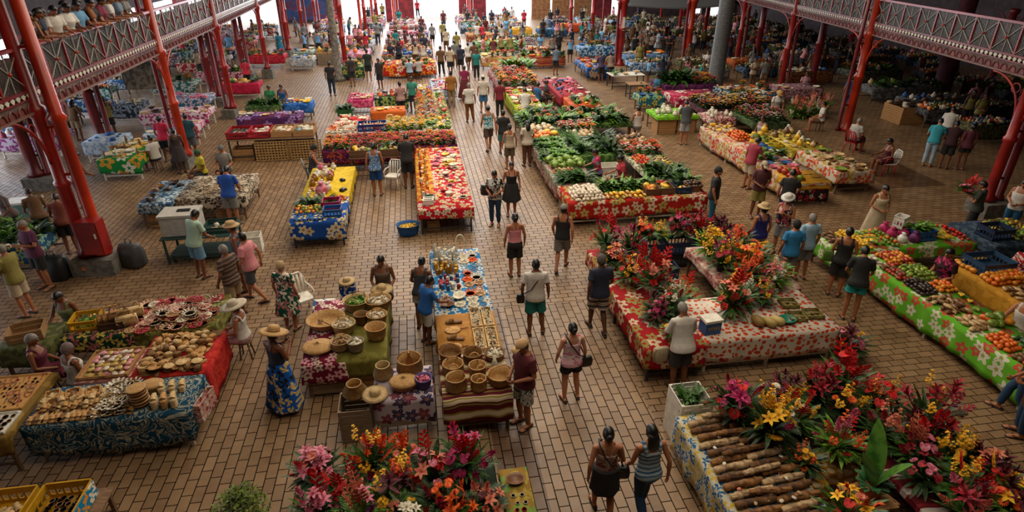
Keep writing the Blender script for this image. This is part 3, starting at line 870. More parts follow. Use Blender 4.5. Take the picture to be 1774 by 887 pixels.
for k in range(2,5):
 ITEMS['greens%d'%k]=(lambda k=k:p_greens(k,44,.2+.04*k,.03+.012*k));ITEMS['lettuce%d'%k]=(lambda k=k:p_lettuce(k))
CATS=dict(mango='fruit',orange='fruit',lime='fruit',tomato='vegetable',avocado='fruit',papaya='fruit',melon='fruit',pumpkin='vegetable',taro_root='vegetable',coconut='fruit',cucumber='vegetable',banana_bunch='fruit',cabbage='vegetable',lettuce='vegetable',leafy_bunch='vegetable',broccoli='vegetable',maize_cob='vegetable',produce_bag='bag',straw_slipper='slipper',woven_pouch='pouch',woven_fan='fan',round_box='box',woven_purse='purse',shell_necklace='necklace',shell_wreath='wreath',carved_figure='carving',folded_cloth='cloth',wooden_spoon='spoon',booklet='book',vanilla_roll='craft roll',carved_roll='craft roll',shell_dish='dish')
def item(kind,loc,label,mat,rz=None,sc=1.0,group=None,rot=None,name=None):
 if ':' in kind:kind,name=kind.split(':')
 base='leafy_bunch' if kind.startswith('greens')else('lettuce' if kind.startswith('lettuce')else kind)
 o=obj(name or base,cached(('it',kind),ITEMS[kind]),mat,None,loc,R.uniform(0,6.28)if rz is None else rz,sc,rot)
 return tag(o,label,CATS.get(base,base.split('_')[-1]),group)
def pineapple(loc,label,group=None,sc=1.0):
 o=root('pineapple',label,'fruit',loc,R.uniform(0,6.28),group,sc)
 obj('fruit_body',cached('pinb',p_pineapple_body),two('pineapple_skin','#8a5a1c','#c99a35',60,.7),o)
 obj('crown',cached('pinc',p_crown),LEAFG[0],o,(0,0,.19));return o
class F:
 """a stall top laid out from its front-left, front-right and one back point"""
 def __init__(s,fl,fr,back,z=.75,ang=None,depth=None):
  a,b=G(*fl,z),G(*fr,z)
  s.a=atan2(b.y-a.y,b.x-a.x)if ang is None else ang
  s.u=V(cos(s.a),sin(s.a),0);s.n=V(-sin(s.a),cos(s.a),0)
  s.w=max(.3,(b-a).dot(s.u));s.o=a;s.z=z
  s.d=depth if depth else max(.35,(G(*back,z)-a).dot(s.n))
 def p(s,u,v,z=0):return s.o+s.u*(s.w*u)+s.n*(s.d*v)+V(0,0,z)
 def m(s,x,y,z=0):return s.o+s.u*x+s.n*y+V(0,0,z)
 def sub(s,x0,x1,y0,y1):
  q=F.__new__(F);q.a,q.u,q.n,q.z=s.a,s.u,s.n,s.z
  q.o=s.m(x0*s.w,y0*s.d);q.w=(x1-x0)*s.w;q.d=(y1-y0)*s.d;return q
TOPM=wood('table_wood','#5d452e','#86664a');LEGM={'wood':wood('leg_wood','#4a3624','#7a5c3e'),'white':M('paint_white','#c9c4b8',.5),'dark':M('steel_dark','#2a2b2c',.5),'green':M('paint_green','#1d3a34',.5)}
def table(f,label,leg='wood',legw=.05,rail=True,group=None,top=None,inset=.07):
 c=f.p(.5,.5);RECTS.append((f.o.x,f.o.x+f.w,f.o.y,f.o.y+f.d));o=root('market_table',label,'table',(c.x,c.y,0),f.a,group);z=f.z
 mb=MB();mb.box((0,0,z-.017),(f.w,f.d,.026));obj('tabletop',mb.mesh('tabletop',False),top or TOPM,o)
 n=2 if f.w<2.3 else 3;ny=2 if f.d<2.3 else(3 if f.d<4.5 else 4)
 def lg():
  mb=MB();mb.box((0,0,(z-.03)/2),(legw,legw,z-.03));return mb.mesh('leg',False)
 me=cached(('leg',legw,round(z,2)),lg)
 xs=[-f.w/2+inset+(f.w-2*inset)*i/(n-1)for i in range(n)];ys=[-f.d/2+inset+(f.d-2*inset)*i/(ny-1)for i in range(ny)]
 for i,x in enumerate(xs):
  for j,y in enumerate(ys):
   if 0<i<n-1 and 0<j<ny-1:continue
   obj('leg',me,LEGM[leg],o,(x,y,0))
 if rail:
  for y in(ys[0],ys[-1]):
   mb=MB();mb.box((0,y,.16),(f.w-2*inset,.03,.04));obj('stretcher',mb.mesh('stretcher',False),LEGM[leg],o)
 return o
def tablecloth(f,label,mat,drop=(.45,.2,.3,.3),group=None,seed=0,over=.012,x0=0,x1=1,y0=0,y1=1,lift=.0,name='tablecloth'):
 """drop: front, back, left, right fall in metres"""
 r=random.Random(seed+5);W,D=f.w*(x1-x0),f.d*(y1-y0)
 c=f.p((x0+x1)/2,(y0+y1)/2);mb=MB()
 per=[]
 def side(ax,ay,bx,by,n,nx,ny,dr):
  for i in range(n):
   t=i/n;per.append((ax+(bx-ax)*t,ay+(by-ay)*t,nx,ny,dr))
 q=12
 hx,hy=W/2+over,D/2+over
 nw,nd=max(6,int(W*q)),max(6,int(D*q))
 side(-hx,-hy,hx,-hy,nw,0,-1,drop[0]);side(hx,-hy,hx,hy,nd,1,0,drop[3])
 side(hx,hy,-hx,hy,nw,0,1,drop[1]);side(-hx,hy,-hx,-hy,nd,-1,0,drop[2])
 n=len(per);z=f.z+.004+lift
 ph=[r.uniform(0,6.28)for _ in range(4)]
 rows=6;vs=[];uvp=[]
 for j in range(rows):
  k=j/(rows-1)
  for i,(x,y,nx,ny,dr)in enumerate(per):
   pr,nxt=per[i-1],per[(i+1)%n]
   cx,cy=nx+(pr[2]if(pr[2],pr[3])!=(nx,ny)else 0),ny+(pr[3]if(pr[2],pr[3])!=(nx,ny)else 0)
   dd=dr if(pr[2],pr[3])==(nx,ny)else max(dr,pr[4])
   s=i/q
   amp=(.012+.03*k)*min(1,dd/.3)
   rip=amp*(sin(s*9+ph[0])*.6+sin(s*17+ph[1])*.4)+.018*k
   hem=1+.06*sin(s*2.1+ph[2])
   rip=max(rip,.004)
   vs.append((x+cx*rip,y+cy*rip,z-(.008 if j==0 else 0)*0-k*dd*hem));uvp.append((x+nx*k*dd+c.x,y+ny*k*dd+c.y))
 fs=[];uv=[]
 for j in range(rows-1):
  for i in range(n):
   k=(i+1)%n;fs.append(((j+1)*n+i,(j+1)*n+k,j*n+k,j*n+i))
   a=uvp[(j+1)*n+i];d_=uvp[j*n+i];e=(uvp[j*n+k]);g=uvp[(j+1)*n+k]
   if per[i][2:4]!=per[k][2:4]:
    nx,ny,dr=per[i][2:5];k0,k1=j/(rows-1),(j+1)/(rows-1)
    e=(per[k][0]+nx*k0*dr+c.x,per[k][1]+ny*k0*dr+c.y);g=(per[k][0]+nx*k1*dr+c.x,per[k][1]+ny*k1*dr+c.y)
   uv.append([a,g,e,d_])
 fs.append(tuple(range(n)));uv.append([uvp[i]for i in range(n)])
 mb.add(vs,fs,uv)
 me=mb.mesh('tablecloth')
 o=obj(name,me,mat,None,(c.x,c.y,0),f.a)
 sm=o.modifiers.new('hem','SOLIDIFY');sm.thickness=.005;sm.offset=0
 return tag(o,label,'tablecloth',group)
WHITEP=M('plastic_white','#d8d4c8',.4)
def chair(loc,label,rz=0,mat=None,mat2=None,group=None,z=.44):
 loc=(*clear(loc[0],loc[1]),0);o=root('plastic_chair',label,'chair',loc,rz,group);m=mat or WHITEP
 mb=MB();mb.box((0,0,z-.015),(.44,.42,.03));mb.box((0,.2,z-.02),(.40,.03,.05));obj('seat',mb.mesh('seat',False),mat2 or m,o)
 mb=MB()
 for i in range(5):
  x=-.16+.08*i;mb.beam((x,-.20,z),(x*1.05,-.30,z+.40),.045,.014)
 mb.tube([(-.21,-.19,z-.02),(-.215,-.29,z+.30),(-.14,-.315,z+.43),(.14,-.315,z+.43),(.215,-.29,z+.30),(.21,-.19,z-.02)],.02,8);obj('backrest',mb,mat2 or m,o)
 for s in(1,-1):
  mb=MB();mb.tube([(s*.215,-.25,z+.2),(s*.24,.05,z+.2),(s*.24,.17,z+.17),(s*.215,.19,z-.01)],.016,8);obj('armrest',mb,m,o)
  for y in(1,-1):
   mb=MB();mb.tube([(s*.19,y*.17,z-.02),(s*.22,y*.22,0)],[.022,.018],8);obj('leg',mb,m,o)
 return o
def stool(loc,label,rz=0,mat=None,h=.41,group=None):
 loc=(*clear(loc[0],loc[1]),0);o=root('stool',label,'stool',loc,rz,group);m=mat or LEGM['wood']
 mb=MB();mb.lathe([(.15,h-.035),(.16,h-.03),(.16,h-.008),(.15,h)],18);obj('seat',mb,m,o)
 for k in range(4):
  a=pi/4+k*pi/2;mb=MB();mb.tube([(.10*cos(a),.10*sin(a),h-.03),(.15*cos(a),.15*sin(a),0)],.017,8);obj('leg',mb,m,o)
 return o
def grid(f,kind,label,mats,step,group=None,x=(0,1),y=(0,1),layers=1,sc=1.0,jit=.25,rz=None,z=.012,drop=0.0,name=None,limit=400,rzj=.25):
 """rows of single goods over the part x, y of the stall top; upper layers shrink like a heap"""
 g=f.sub(x[0],x[1],y[0],y[1]);sx,sy=step if isinstance(step,tuple)else(step,step);out=[]
 kinds=kind if isinstance(kind,(list,tuple))else[kind]
 mats=mats if isinstance(mats,(list,tuple))else[mats]
 lz=z
 for L in range(layers):
  mx,my=L*sx*.5,L*sy*.5
  nx,ny=int((g.w-2*mx)/sx),int((g.d-2*my)/sy)
  if nx<1 or ny<1:break
  ox,oy=(g.w-nx*sx)/2,(g.d-ny*sy)/2
  for j in range(ny):
   for i in range(nx):
    dp=min(i,j,nx-1-i,ny-1-j)
    if(L==layers-2 and dp>1)or(L<layers-2 and dp>0):continue
    if R.random()<drop or len(out)>=limit:continue
    p=g.m(ox+(i+.5+R.uniform(-jit,jit))*sx,oy+(j+.5+R.uniform(-jit,jit))*sy,lz)
    k=R.choice(kinds)
    q=None if rz is None else g.a+rz+R.uniform(-rzj,rzj)
    out.append(item(k,p,label,R.choice(mats),q,sc*R.uniform(.88,1.1),group or label,None,name))
  lz+=.062*sc if not isinstance(layers,float)else 0
 return out
cam=bpy.data.cameras.new('camera');co=bpy.data.objects.new('camera',cam);COL.objects.link(co)
co.location=(0,0,CAMH);co.rotation_euler=(pi/2-PITCH,0,-YAW);cam.sensor_width=36;cam.lens=FPX/1774*36;cam.clip_end=400
SC.camera=co
vs_=SC.view_settings;vs_.view_transform='Standard';vs_.look='None';vs_.gamma=1;vs_.use_curve_mapping=False;vs_.exposure=0.0
W=bpy.data.worlds.new('daylight');SC.world=W;W.use_nodes=True
bg=W.node_tree.nodes['Background'];bg.inputs[0].default_value=(.90,.93,1.0,1);bg.inputs[1].default_value=4.5
def area(name,loc,rot,sx,sy,watts,col):
 l=bpy.data.lights.new(name,'AREA');l.shape='RECTANGLE';l.size=sx;l.size_y=sy;l.energy=watts;l.color=col
 o=bpy.data.objects.new(name,l);COL.objects.link(o);o.location=loc;o.rotation_euler=rot;return o
area('overhead_fill_lamp',(2.5,7,11.6),(0,0,0),9,10,900,(1.0,.84,.64))  # added overhead lamps, sized so the edges fall off; the ceiling has no openings
area('overhead_fill_lamp',(2.5,22,11.6),(0,0,0),12,16,3000,(1.0,.87,.70))
area('overhead_fill_lamp',(3,42,11.6),(0,0,0),14,20,4200,(1.0,.95,.88))
area('overhead_fill_lamp',(2,58,11.6),(0,0,0),22,14,5200,(.95,.97,1.0))
area('doorway_daylight',(1,67,4.2),(radians(-90),0,0),22,7,4500,(.86,.92,1.0))
area('doorway_daylight',(-17.4,24,2.2),(0,radians(-90),0),3.4,30,550,(.88,.90,1.0))
def floor_mat():
 t=NT('clay_pavers');P=t.coord('Object')
 def brick(rot,w,h,loc):
  mp=t.n('ShaderNodeMapping');t.l(P,mp.inputs[0]);mp.inputs['Rotation'].default_value=(0,0,rot);mp.inputs['Location'].default_value=loc
  b=t.n('ShaderNodeTexBrick');t.l(mp.outputs[0],b.inputs['Vector']);b.inputs['Scale'].default_value=1
  b.inputs['Brick Width'].default_value=w;b.inputs['Row Height'].default_value=h;b.inputs['Mortar Size'].default_value=.009;b.inputs['Mortar Smooth'].default_value=.3
  b.inputs['Color1'].default_value=(*lin('#8c7153'),1);b.inputs['Color2'].default_value=(*lin('#73593f'),1);b.inputs['Mortar'].default_value=(*lin('#150f0a'),1);b.inputs['Bias'].default_value=-.1
  return b
 b1=brick(pi/2,.30,.165,(.05,.03,0));b2=brick(0,.30,.165,(0,0,0))
 sp=t.n('ShaderNodeSeparateXYZ');t.l(P,sp.inputs[0])
 side=t.math('MAXIMUM',t.math('GREATER_THAN',sp.outputs[0],3.65),t.math('MULTIPLY',t.math('GREATER_THAN',sp.outputs[1],11.35),t.math('LESS_THAN',sp.outputs[1],15.7)))
 col=t.mix(side,b1.outputs[0],b2.outputs[0])
 def rect(x0,x1,y0,y1):
  f=t.math('MULTIPLY',t.math('GREATER_THAN',sp.outputs[0],x0),t.math('LESS_THAN',sp.outputs[0],x1))
  return t.math('MULTIPLY',f,t.math('MULTIPLY',t.math('GREATER_THAN',sp.outputs[1],y0),t.math('LESS_THAN',sp.outputs[1],y1)))
 for a in((.84,1.5,-8,11.3),(-2.95,-2.45,5.2,6.45),(-1.05,-.35,8.2,11.2),(15.3,17.4,16.6,19.2)):
  m=t.n('ShaderNodeMix',data_type='RGBA',blend_type='MULTIPLY');t.l(rect(*a),m.inputs[0]);t.l(col,m.inputs[6]);m.inputs[7].default_value=(.50,.40,.34,1);col=m.outputs[2]
 n=t.noise(P,.55,5,.6);n2=t.noise(P,7,3)
 m=t.n('ShaderNodeMix',data_type='RGBA',blend_type='MULTIPLY');m.inputs[0].default_value=1;t.l(col,m.inputs[6])
 t.l(t.ramp(t.math('ADD',t.math('MULTIPLY',n,.6),t.math('MULTIPLY',n2,.4)),[(.3,(.72,.70,.68)),(.7,(1.12,1.1,1.08))]),m.inputs[7]);col=m.outputs[2]
 fm=t.n('ShaderNodeMix');t.l(side,fm.inputs[0]);t.l(b1.outputs['Fac'],fm.inputs[2]);t.l(b2.outputs['Fac'],fm.inputs[3]);f=fm.outputs[0];t.bump(f,-.6,.006)
 t.out(col,.42)
 t.l(t.math('ADD',t.math('ADD',.22,t.math('MULTIPLY',n2,.45)),t.math('MULTIPLY',f,.5)),t.b.inputs['Roughness']);t.l(t.math('SUBTRACT',.5,t.math('MULTIPLY',f,.45)),t.b.inputs['Specular IOR Level'])
 return t.mat
mb=MB();mb.box((9,31,-.05),(54,80,.1));struct(obj('floor',mb.mesh('floor',False),floor_mat()))
mb=MB();mb.box((9,110,-.08),(120,78,.1));struct(obj('ground',mb.mesh('ground',False),M('sunlit_concrete','#c9c7c2',.9)))
mb=MB();mb.box((-38,30,-.08),(40,82,.1));struct(obj('ground',mb.mesh('ground',False),M('sunlit_concrete','#c9c7c2',.9)))
REDW=two('wall_red_paint','#5a131b','#7d1d28',3,.7);BROWNW=two('wall_timber','#7a4f30','#96683f',4,.7);DARKW=two('wall_dark','#33282a','#44363a',2,.8);GREYW=M('wall_plaster','#8d877f',.9)
def XW(px,yw):
 a=G(px,60);return a.x*yw/a.y
YB=67.5
def wall(name,x0,x1,y0,y1,z0,z1,m):
 mb=MB();mb.box(((x0+x1)/2,(y0+y1)/2,(z0+z1)/2),(x1-x0,y1-y0,z1-z0));return struct(obj(name,mb.mesh(name,False),m))
for a,b,m in((488,572,DARKW),(576,597,REDW),(672,720,REDW),(797,843,REDW),(921,952,BROWNW),(956,990,BROWNW),(993,1022,BROWNW),(1024,1056,REDW),(1072,1190,DARKW),(1210,1225,DARKW),(1255,1310,DARKW),(1325,1620,DARKW)):
 wall('wall_back',XW(a,YB),XW(b,YB),YB,YB+.4,0,6,m)
wall('wall_back',-18,36,YB,YB+.4,6,12,DARKW)
wall('wall_left',-18.3,-18,-9,3,0,12,DARKW);wall('wall_left',-18.3,-18,3,YB,3.4,12,DARKW)
for i in range(9):
 y=3+7.4*i;wall('wall_left',-18.3,-18,y,y+2.6,0,3.4,REDW)
wall('wall_right',36,36.3,-9,YB,0,12,DARKW);wall('wall_front',-18,36,-9.3,-9,0,12,DARKW)
mb=MB();mb.box((9,29.2,12.1),(55,77,.2));struct(obj('ceiling',mb.mesh('ceiling',False),M('roof_boards','#6a5c50',.9)))
t=NT('painted_panel');P=t.coord('Object',scale=(1,1,1));n=t.noise(P,.8,2,.5)
t.out(t.ramp(n,[(.3,'#1d2a52'),(.45,'#27406f'),(.52,'#5b2030'),(.62,'#203560'),(.7,'#a8593a')]),.8)
mb=MB();mb.box((0,0,1.9),(XW(571,YB)-XW(503,YB),.06,3.4));o=obj('wall_mural',mb.mesh('wall_mural',False),t.mat,None,((XW(571,YB)+XW(503,YB))/2,YB-.04,.1));tag(o,'dark blue and red painted mural panel on the far back wall','mural')
mb=MB();vs=[];n=10
for j in range(n+1):
 for i in range(n+1):
  u,v=i/n,j/n;vs.append((-4.2+8.4*u,-2.5+5*v,3.5-.25*sin(pi*u)*1+.7*v+.5*(u>2)))
mb.add(vs,[(j*(n+1)+i,j*(n+1)+i+1,(j+1)*(n+1)+i+1,(j+1)*(n+1)+i)for j in range(n)for i in range(n)])
me=mb.mesh('canopy_sheet');cx=G(1150,92);cx.z=0
o=root('awning','grey cloth awning on four poles over the far dark stalls','awning',(cx.x,cx.y,0));q=obj('canopy',me,M('awning_cloth','#4b4a48',.9),o);q.modifiers.new('t','SOLIDIFY').thickness=.02
for sx in(1,-1):
 for y,h in((-2.4,3.5),(2.4,4.15)):
  mb=MB();mb.tube([(sx*4.1,y,0),(sx*4.1,y,h)],.04,8);obj('pole',mb,M('pole_red','#7a1a1c',.5),o)
RED=two('red_paint','#73100d','#8f1912',1.5,.35);REDD=two('dark_red_paint','#560c10','#6d1216',1.5,.4);REDO=two('orange_red_paint','#8f200c','#a82d10',1.5,.32)  # REDD is a deeper red paint colour
CONC=two('concrete','#55514a','#6e6a62',7,.9);RIMW=M('pale_paint','#b9b2a2',.6);WIRE=M('wire_grey','#7b7a76',.45,.6);DECK=two('deck_board','#4a3630','#5f463c',3,.8);FAS=two('fascia_red','#5a2a26','#6d342e',2,.6)
def bracket_mb(mb,a,b,rad):
 a,b=Vector(a),Vector(b);pts=[]
 for i in range(11):
  t=pi/2*i/10;pts.append((a.x+(b.x-a.x)*(1-cos(t)),a.y+(b.y-a.y)*(1-cos(t)),a.z+(b.z-a.z)*sin(t)))
 mb.tube(pts,rad,8)
def column(x,y,label,r=.14,h=11.9,second=(.34,0,.085),base=(.75,.75,.42),mat=None,mat2=None,arms=((0,1),(0,-1)),arm_z=3.95,cls=True,group=None):
 RECTS.append((x-.35,x+.35,y-.35,y+.35));o=root('iron_column',label,'column',(x,y,0),0,group);z0=base[2]if base else 0
 if base:
  mb=MB();mb.box((second[0]/2 if second else 0,0,base[2]/2),(base[0]+(second[0]if second else 0)*.6,base[1],base[2]));obj('base_block',mb.mesh('base_block',False),CONC,o)
 mb=MB();mb.lathe([(r*1.5,z0),(r*1.5,z0+.12),(r*1.08,z0+.2),(r,z0+.6),(r,2.2),(r*1.25,2.25),(r*1.25,2.33),(r*.95,2.38),(r*.92,3.8),(r*1.3,3.9),(r*1.3,4.05),(r*.9,4.1),(r*.88,h)],20)
 obj('main_post',mb,mat or RED,o)
 if second:
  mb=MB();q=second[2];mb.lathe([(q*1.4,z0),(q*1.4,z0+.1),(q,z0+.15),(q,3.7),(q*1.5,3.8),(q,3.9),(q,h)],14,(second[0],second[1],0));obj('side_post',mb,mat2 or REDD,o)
  mb=MB()
  for z in(1.1,2.5,3.6,5.3):mb.beam((0,0,z),(second[0],second[1],z),.06,.06)
  obj('tie',mb.mesh('tie',False),mat2 or REDD,o)
 for dx,dy in arms:
  mb=MB();bracket_mb(mb,(dx*r,dy*r,arm_z-1.15),(dx*1.25,dy*1.25,arm_z),.035)
  c=V(dx*(r+.25),dy*(r+.25),arm_z-.32)
  mb.tube([c+V(dx*.13*cos(a),dy*.13*cos(a),.13*sin(a))for a in[2*pi*i/12 for i in range(13)]],.016,6)
  obj('bracket',mb,mat or RED,o)
 return o
def gallery(pts,side,label,depth=3.2,spacing=.98):
 """pts: column line from near to far; side: -1 deck to the left of it, 1 to the right"""
 o=root('gallery_balcony',label,'balcony',(pts[0][0],pts[0][1],0));O=V(pts[0][0],pts[0][1],0)
 mb={k:MB()for k in('deck','fascia','top_rail','bottom_rail','diamond_frieze','cross_brace','brace_boss','wire_mesh','fascia_ornament','lower_chord')}
 posts=[]
 for(x0,y0),(x1,y1)in zip(pts,pts[1:]):
  a,b=V(x0,y0,0)-O,V(x1,y1,0)-O;L=(b-a).length;d=(b-a)/L;nrm=V(d.y,-d.x,0)*side;far=y0>40
  def at(t,z,off=0):return a+d*t+nrm*off+V(0,0,z)
  k=nrm*depth
  mb['deck'].add([at(0,4.1),at(L,4.1),at(L,4.1)+k,at(0,4.1)+k,at(0,4.24),at(L,4.24),at(L,4.24)+k,at(0,4.24)+k],[(0,3,2,1),(4,5,6,7),(0,1,5,4),(2,3,7,6)])
  mb['top_rail'].beam(at(0,5.25),at(L,5.25),.12,.07);mb['bottom_rail'].beam(at(0,4.40),at(L,4.40),.07,.06);mb['bottom_rail'].beam(at(0,4.24),at(L,4.24),.06,.04)
  mb['fascia'].beam(at(0,4.08,.02),at(L,4.08,.02),.03,.26);mb['lower_chord'].beam(at(0,3.95),at(L,3.95),.10,.05)
  n=int(L/.2)
  for i in range(n):
   t=(i+.5)*L/n;c=at(t,4.32,-.025)
   mb['diamond_frieze'].add([c-d*.078,c-V(0,0,.082),c+d*.078,c+V(0,0,.082),c-d*.078+nrm*.02,c-V(0,0,.082)+nrm*.02,c+d*.078+nrm*.02,c+V(0,0,.082)+nrm*.02],[(0,1,2,3),(4,7,6,5),(0,4,5,1),(1,5,6,2),(2,6,7,3),(3,7,4,0)])
  n=int(L/.34)
  for i in range(n):
   t=(i+.5)*L/n
   mb['fascia_ornament'].tube([at(t,3.98,-.012)+d*(.13*cos(q))+V(0,0,.17*sin(q))for q in[pi*j/6 for j in range(7)]],.013,5)
  n=max(2,int(round(L/spacing)))
  for i in range(n):
   t0,t1=L*i/n,L*(i+1)/n;tm=(t0+t1)/2
   posts.append((at(t0,0),d))
   for(p,q)in((t0,t1),(t1,t0)):
    mb['cross_brace'].beam(at(p,4.43,-.01),at(q,5.2,-.01),.018,.018)
   mb['cross_brace'].beam(at(tm,4.43,0),at(tm,5.2,0),.02,.02)
   mb['brace_boss'].ell(at(tm,4.815,-.02),(.045,.045,.045),8,6)
  if not far:
   n=int(L/.075)
   for i in range(n):
    t=L*i/n
    for s in(1,-1):
     e=t+s*.75
     if 0<=e<=L:mb['wire_mesh'].beam(at(t,4.43,.012),at(e,5.2,.012),.006,.006)
 for k,m in(('deck',DECK),('fascia',FAS),('top_rail',RED),('bottom_rail',REDD),('diamond_frieze',RIMW),('cross_brace',M('rod_grey','#8d8a82',.5)),('brace_boss',REDO),('wire_mesh',WIRE),('fascia_ornament',REDD),('lower_chord',M('chord_paint','#6a4a40',.6))):
  q=obj(k,mb[k].mesh(k,k in('brace_boss',)),m,o)
  if k=='diamond_frieze':q['label']='row of pale diamond plates'
 pm=MB();pm.box((0,0,4.83),(.055,.055,.86));pm=pm.mesh('rail_post',False)
 for p,d in posts[:100]:obj('rail_post',pm,RED,o,p,atan2(d.y,d.x))
 return o
LC=[(-8.2,7.0),(-8.2,14.65),(-8.3,22.6),(-8.4,29.7),(-8.6,39.0),(-8.7,47),(-8.8,55),(-8.9,64)]
RC=[(15.1,6.6),(16.54,14.31),(18.3,23.2),(19.54,30.58),(20.9,38.2),(22.2,46),(23.6,54),(25,62)]
gallery(LC,-1,'long red iron gallery with pale diamond frieze on the left, people leaning on it')
gallery(RC,1,'long red iron gallery with a pale diamond frieze along the right side, nobody on it')
column(*LC[0],'red iron column at the near end of the left gallery')
column(*LC[1],'paired red column with a red hose cabinet, grey block at its foot',second=(.36,.02,.13),mat=RED,mat2=REDO)
column(*LC[2],'red gallery column with leaning boards at its foot, second from the near left corner',second=(-.30,0,.07),mat=REDO)
column(*LC[3],'red gallery column behind the red craft trays on the left',second=(-.28,0,.07))
column(*LC[4],'slim red gallery column with a white block at its foot',second=None,base=(.6,.6,.55))
column(*LC[5],'red gallery column near the far left daylight',second=(-.25,0,.07));column(*LC[6],'second last red column of the left gallery');column(*LC[7],'last red column of the left gallery by the back wall')
column(*RC[0],'red iron column at the near end of the right gallery',base=None)
column(*RC[1],'red paired column standing on a dark block behind the fruit sellers at the right',second=(.42,.05,.11),mat=RED,mat2=REDD)
column(*RC[2],'thick red column with curved brackets behind the man on a red chair',r=.17,second=(-.36,.05,.075),base=None,mat=REDO)
column(*RC[3],'red paired column behind the flower buckets right of the grey pillar',second=(.34,0,.08),base=None)
column(*RC[4],'fifth red column along the right gallery in the shade',base=None)
for p in RC[5:]:column(*p,'red column far down the right gallery in the shade',base=None,second=None,group='far right gallery columns')
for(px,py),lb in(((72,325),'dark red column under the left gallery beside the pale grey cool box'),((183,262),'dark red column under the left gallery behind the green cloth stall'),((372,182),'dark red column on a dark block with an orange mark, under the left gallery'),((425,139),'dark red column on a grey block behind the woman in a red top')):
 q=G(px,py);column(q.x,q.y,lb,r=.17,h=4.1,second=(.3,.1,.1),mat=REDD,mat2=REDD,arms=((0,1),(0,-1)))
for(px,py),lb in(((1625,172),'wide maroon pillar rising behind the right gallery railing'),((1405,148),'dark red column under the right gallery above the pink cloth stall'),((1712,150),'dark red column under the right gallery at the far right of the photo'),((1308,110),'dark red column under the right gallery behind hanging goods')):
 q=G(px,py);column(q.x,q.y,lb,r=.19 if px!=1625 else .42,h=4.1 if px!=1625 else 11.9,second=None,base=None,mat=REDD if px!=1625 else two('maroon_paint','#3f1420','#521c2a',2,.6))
for(px,py),lb,m in(((1073,113),'slim red column with a white notice, left of the awning',RED),((1188,112),'orange red branching column at the right of the awning',REDO),((1025,75),'thin red column in front of the brown back wall',RED),((988,62),'thin red column beside the green bag on the back wall',RED)):
 q=G(px,py);c=column(q.x,q.y,lb,r=.2 if py>100 else .15,second=(-.3,0,.09)if py>100 else None,base=None,mat=m,arms=((1,0),(-1,0),(0,1))if py>100 else(),arm_z=4.6)
 if px==1073:
  mb=MB();mb.box((0,-.215,2.6),(.16,.02,.8));obj('notice',mb.mesh('notice',False),WHITEP,c)
for(px,py),lb in(((601,132),'red twin column just right of the grey trunk like pillar'),((500,66),'red twin column in front of the painted back wall'),((635,62),'red column rising from the far left stalls'),((655,52),'red column behind the far left stalls'),((690,40),'red pillar in the middle of the far doorway wall'),((818,38),'red pillar right of the bright central doorway')):
 q=G(px,py);column(q.x,q.y,lb,r=.14,second=(-.4,0,.12),base=None,mat=RED,mat2=REDO,arms=())
def pillar(px,py,label,r,m,n):
 q=G(px,py);RECTS.append((q.x-.5,q.x+.5,q.y-.5,q.y+.5));o=root('pillar',label,'pillar',(q.x,q.y,0));mb=MB()
 mb.lathe([(r*1.5,0),(r*1.4,.25),(r*1.1,.4),(r,3),(r*.95,11.9)],n);obj('shaft',mb,m,o)
 mb=MB();mb.lathe([(r*1.7,0),(r*1.7,.18),(r*1.5,.22),(r*1.3,.22)],n);obj('foot',mb,CONC,o)
pillar(588,140,'grey rough concrete pillar like a palm trunk left of the red twin column',.2,two('bark_concrete','#5c554c','#7d766b',5,.95),20)
t=NT('mesh_clad');br=t.n('ShaderNodeTexBrick');t.l(t.coord('UV'),br.inputs['Vector'])
for i,c in(('Color1','#4a4c4d'),('Color2','#5e6061'),('Mortar','#2d2f30')):br.inputs[i].default_value=(*lin(c),1)
br.inputs['Scale'].default_value=1;br.inputs['Brick Width'].default_value=.12;br.inputs['Row Height'].default_value=.1;br.inputs['Mortar Size'].default_value=.01
t.out(br.outputs[0],.6)
pillar(1236,160,'thick dark grey tiled pillar in front of the right gallery',.38,t.mat,24)
q=V(-7.78,14.35,0)
o=root('hose_cabinet','red metal hose cabinet fixed to the near left column','cabinet',(q.x,q.y,.62),radians(-8))
mb=MB();mb.box((0,0,.42),(.5,.32,.84));obj('case',mb.mesh('case',False),RED,o)
mb=MB();mb.box((0,-.168,.42),(.46,.015,.78));d=obj('door',mb.mesh('door',False),RED,o);mb=MB();mb.box((.17,-.185,.5),(.03,.03,.12));obj('handle',mb.mesh('handle',False),WHITEP,d)
def sackbag(loc,label,m,s,rz=0):
 o=root('bag',label,'bag',loc,rz);mb=MB();mb.rings([[V(x*k*s[0],y*k2*s[1],z*s[2])for x,y in((-.5,-.5),(-.2,-.6),(.2,-.6),(.5,-.5),(.55,0),(.5,.5),(0,.56),(-.5,.5),(-.55,0))]for z,k,k2 in((0,.9,.9),(.1,1,1),(.5,1.03,.95),(.85,.95,.7),(1,.85,.35))]);obj('bag_body',mb,m,o)
 mb=MB();mb.tube([(-.15*s[0],0,s[2]*.97),(-.13*s[0],0,s[2]*1.2),(.13*s[0],0,s[2]*1.2),(.15*s[0],0,s[2]*.97)],.014,6);obj('handle',mb,m,o);return o
mb=MB();mb.lathe([(.0,0),(.05,0),(.05,.012),(.03,.012),(.03,.006),(0,.006)],20);q=obj('round_badge',mb,M('badge_orange','#b5682a',.6),None,(-8.2,14.27,.24),0,1,(pi/2,0,0));tag(q,'small round orange badge on the front of the grey column block','badge')
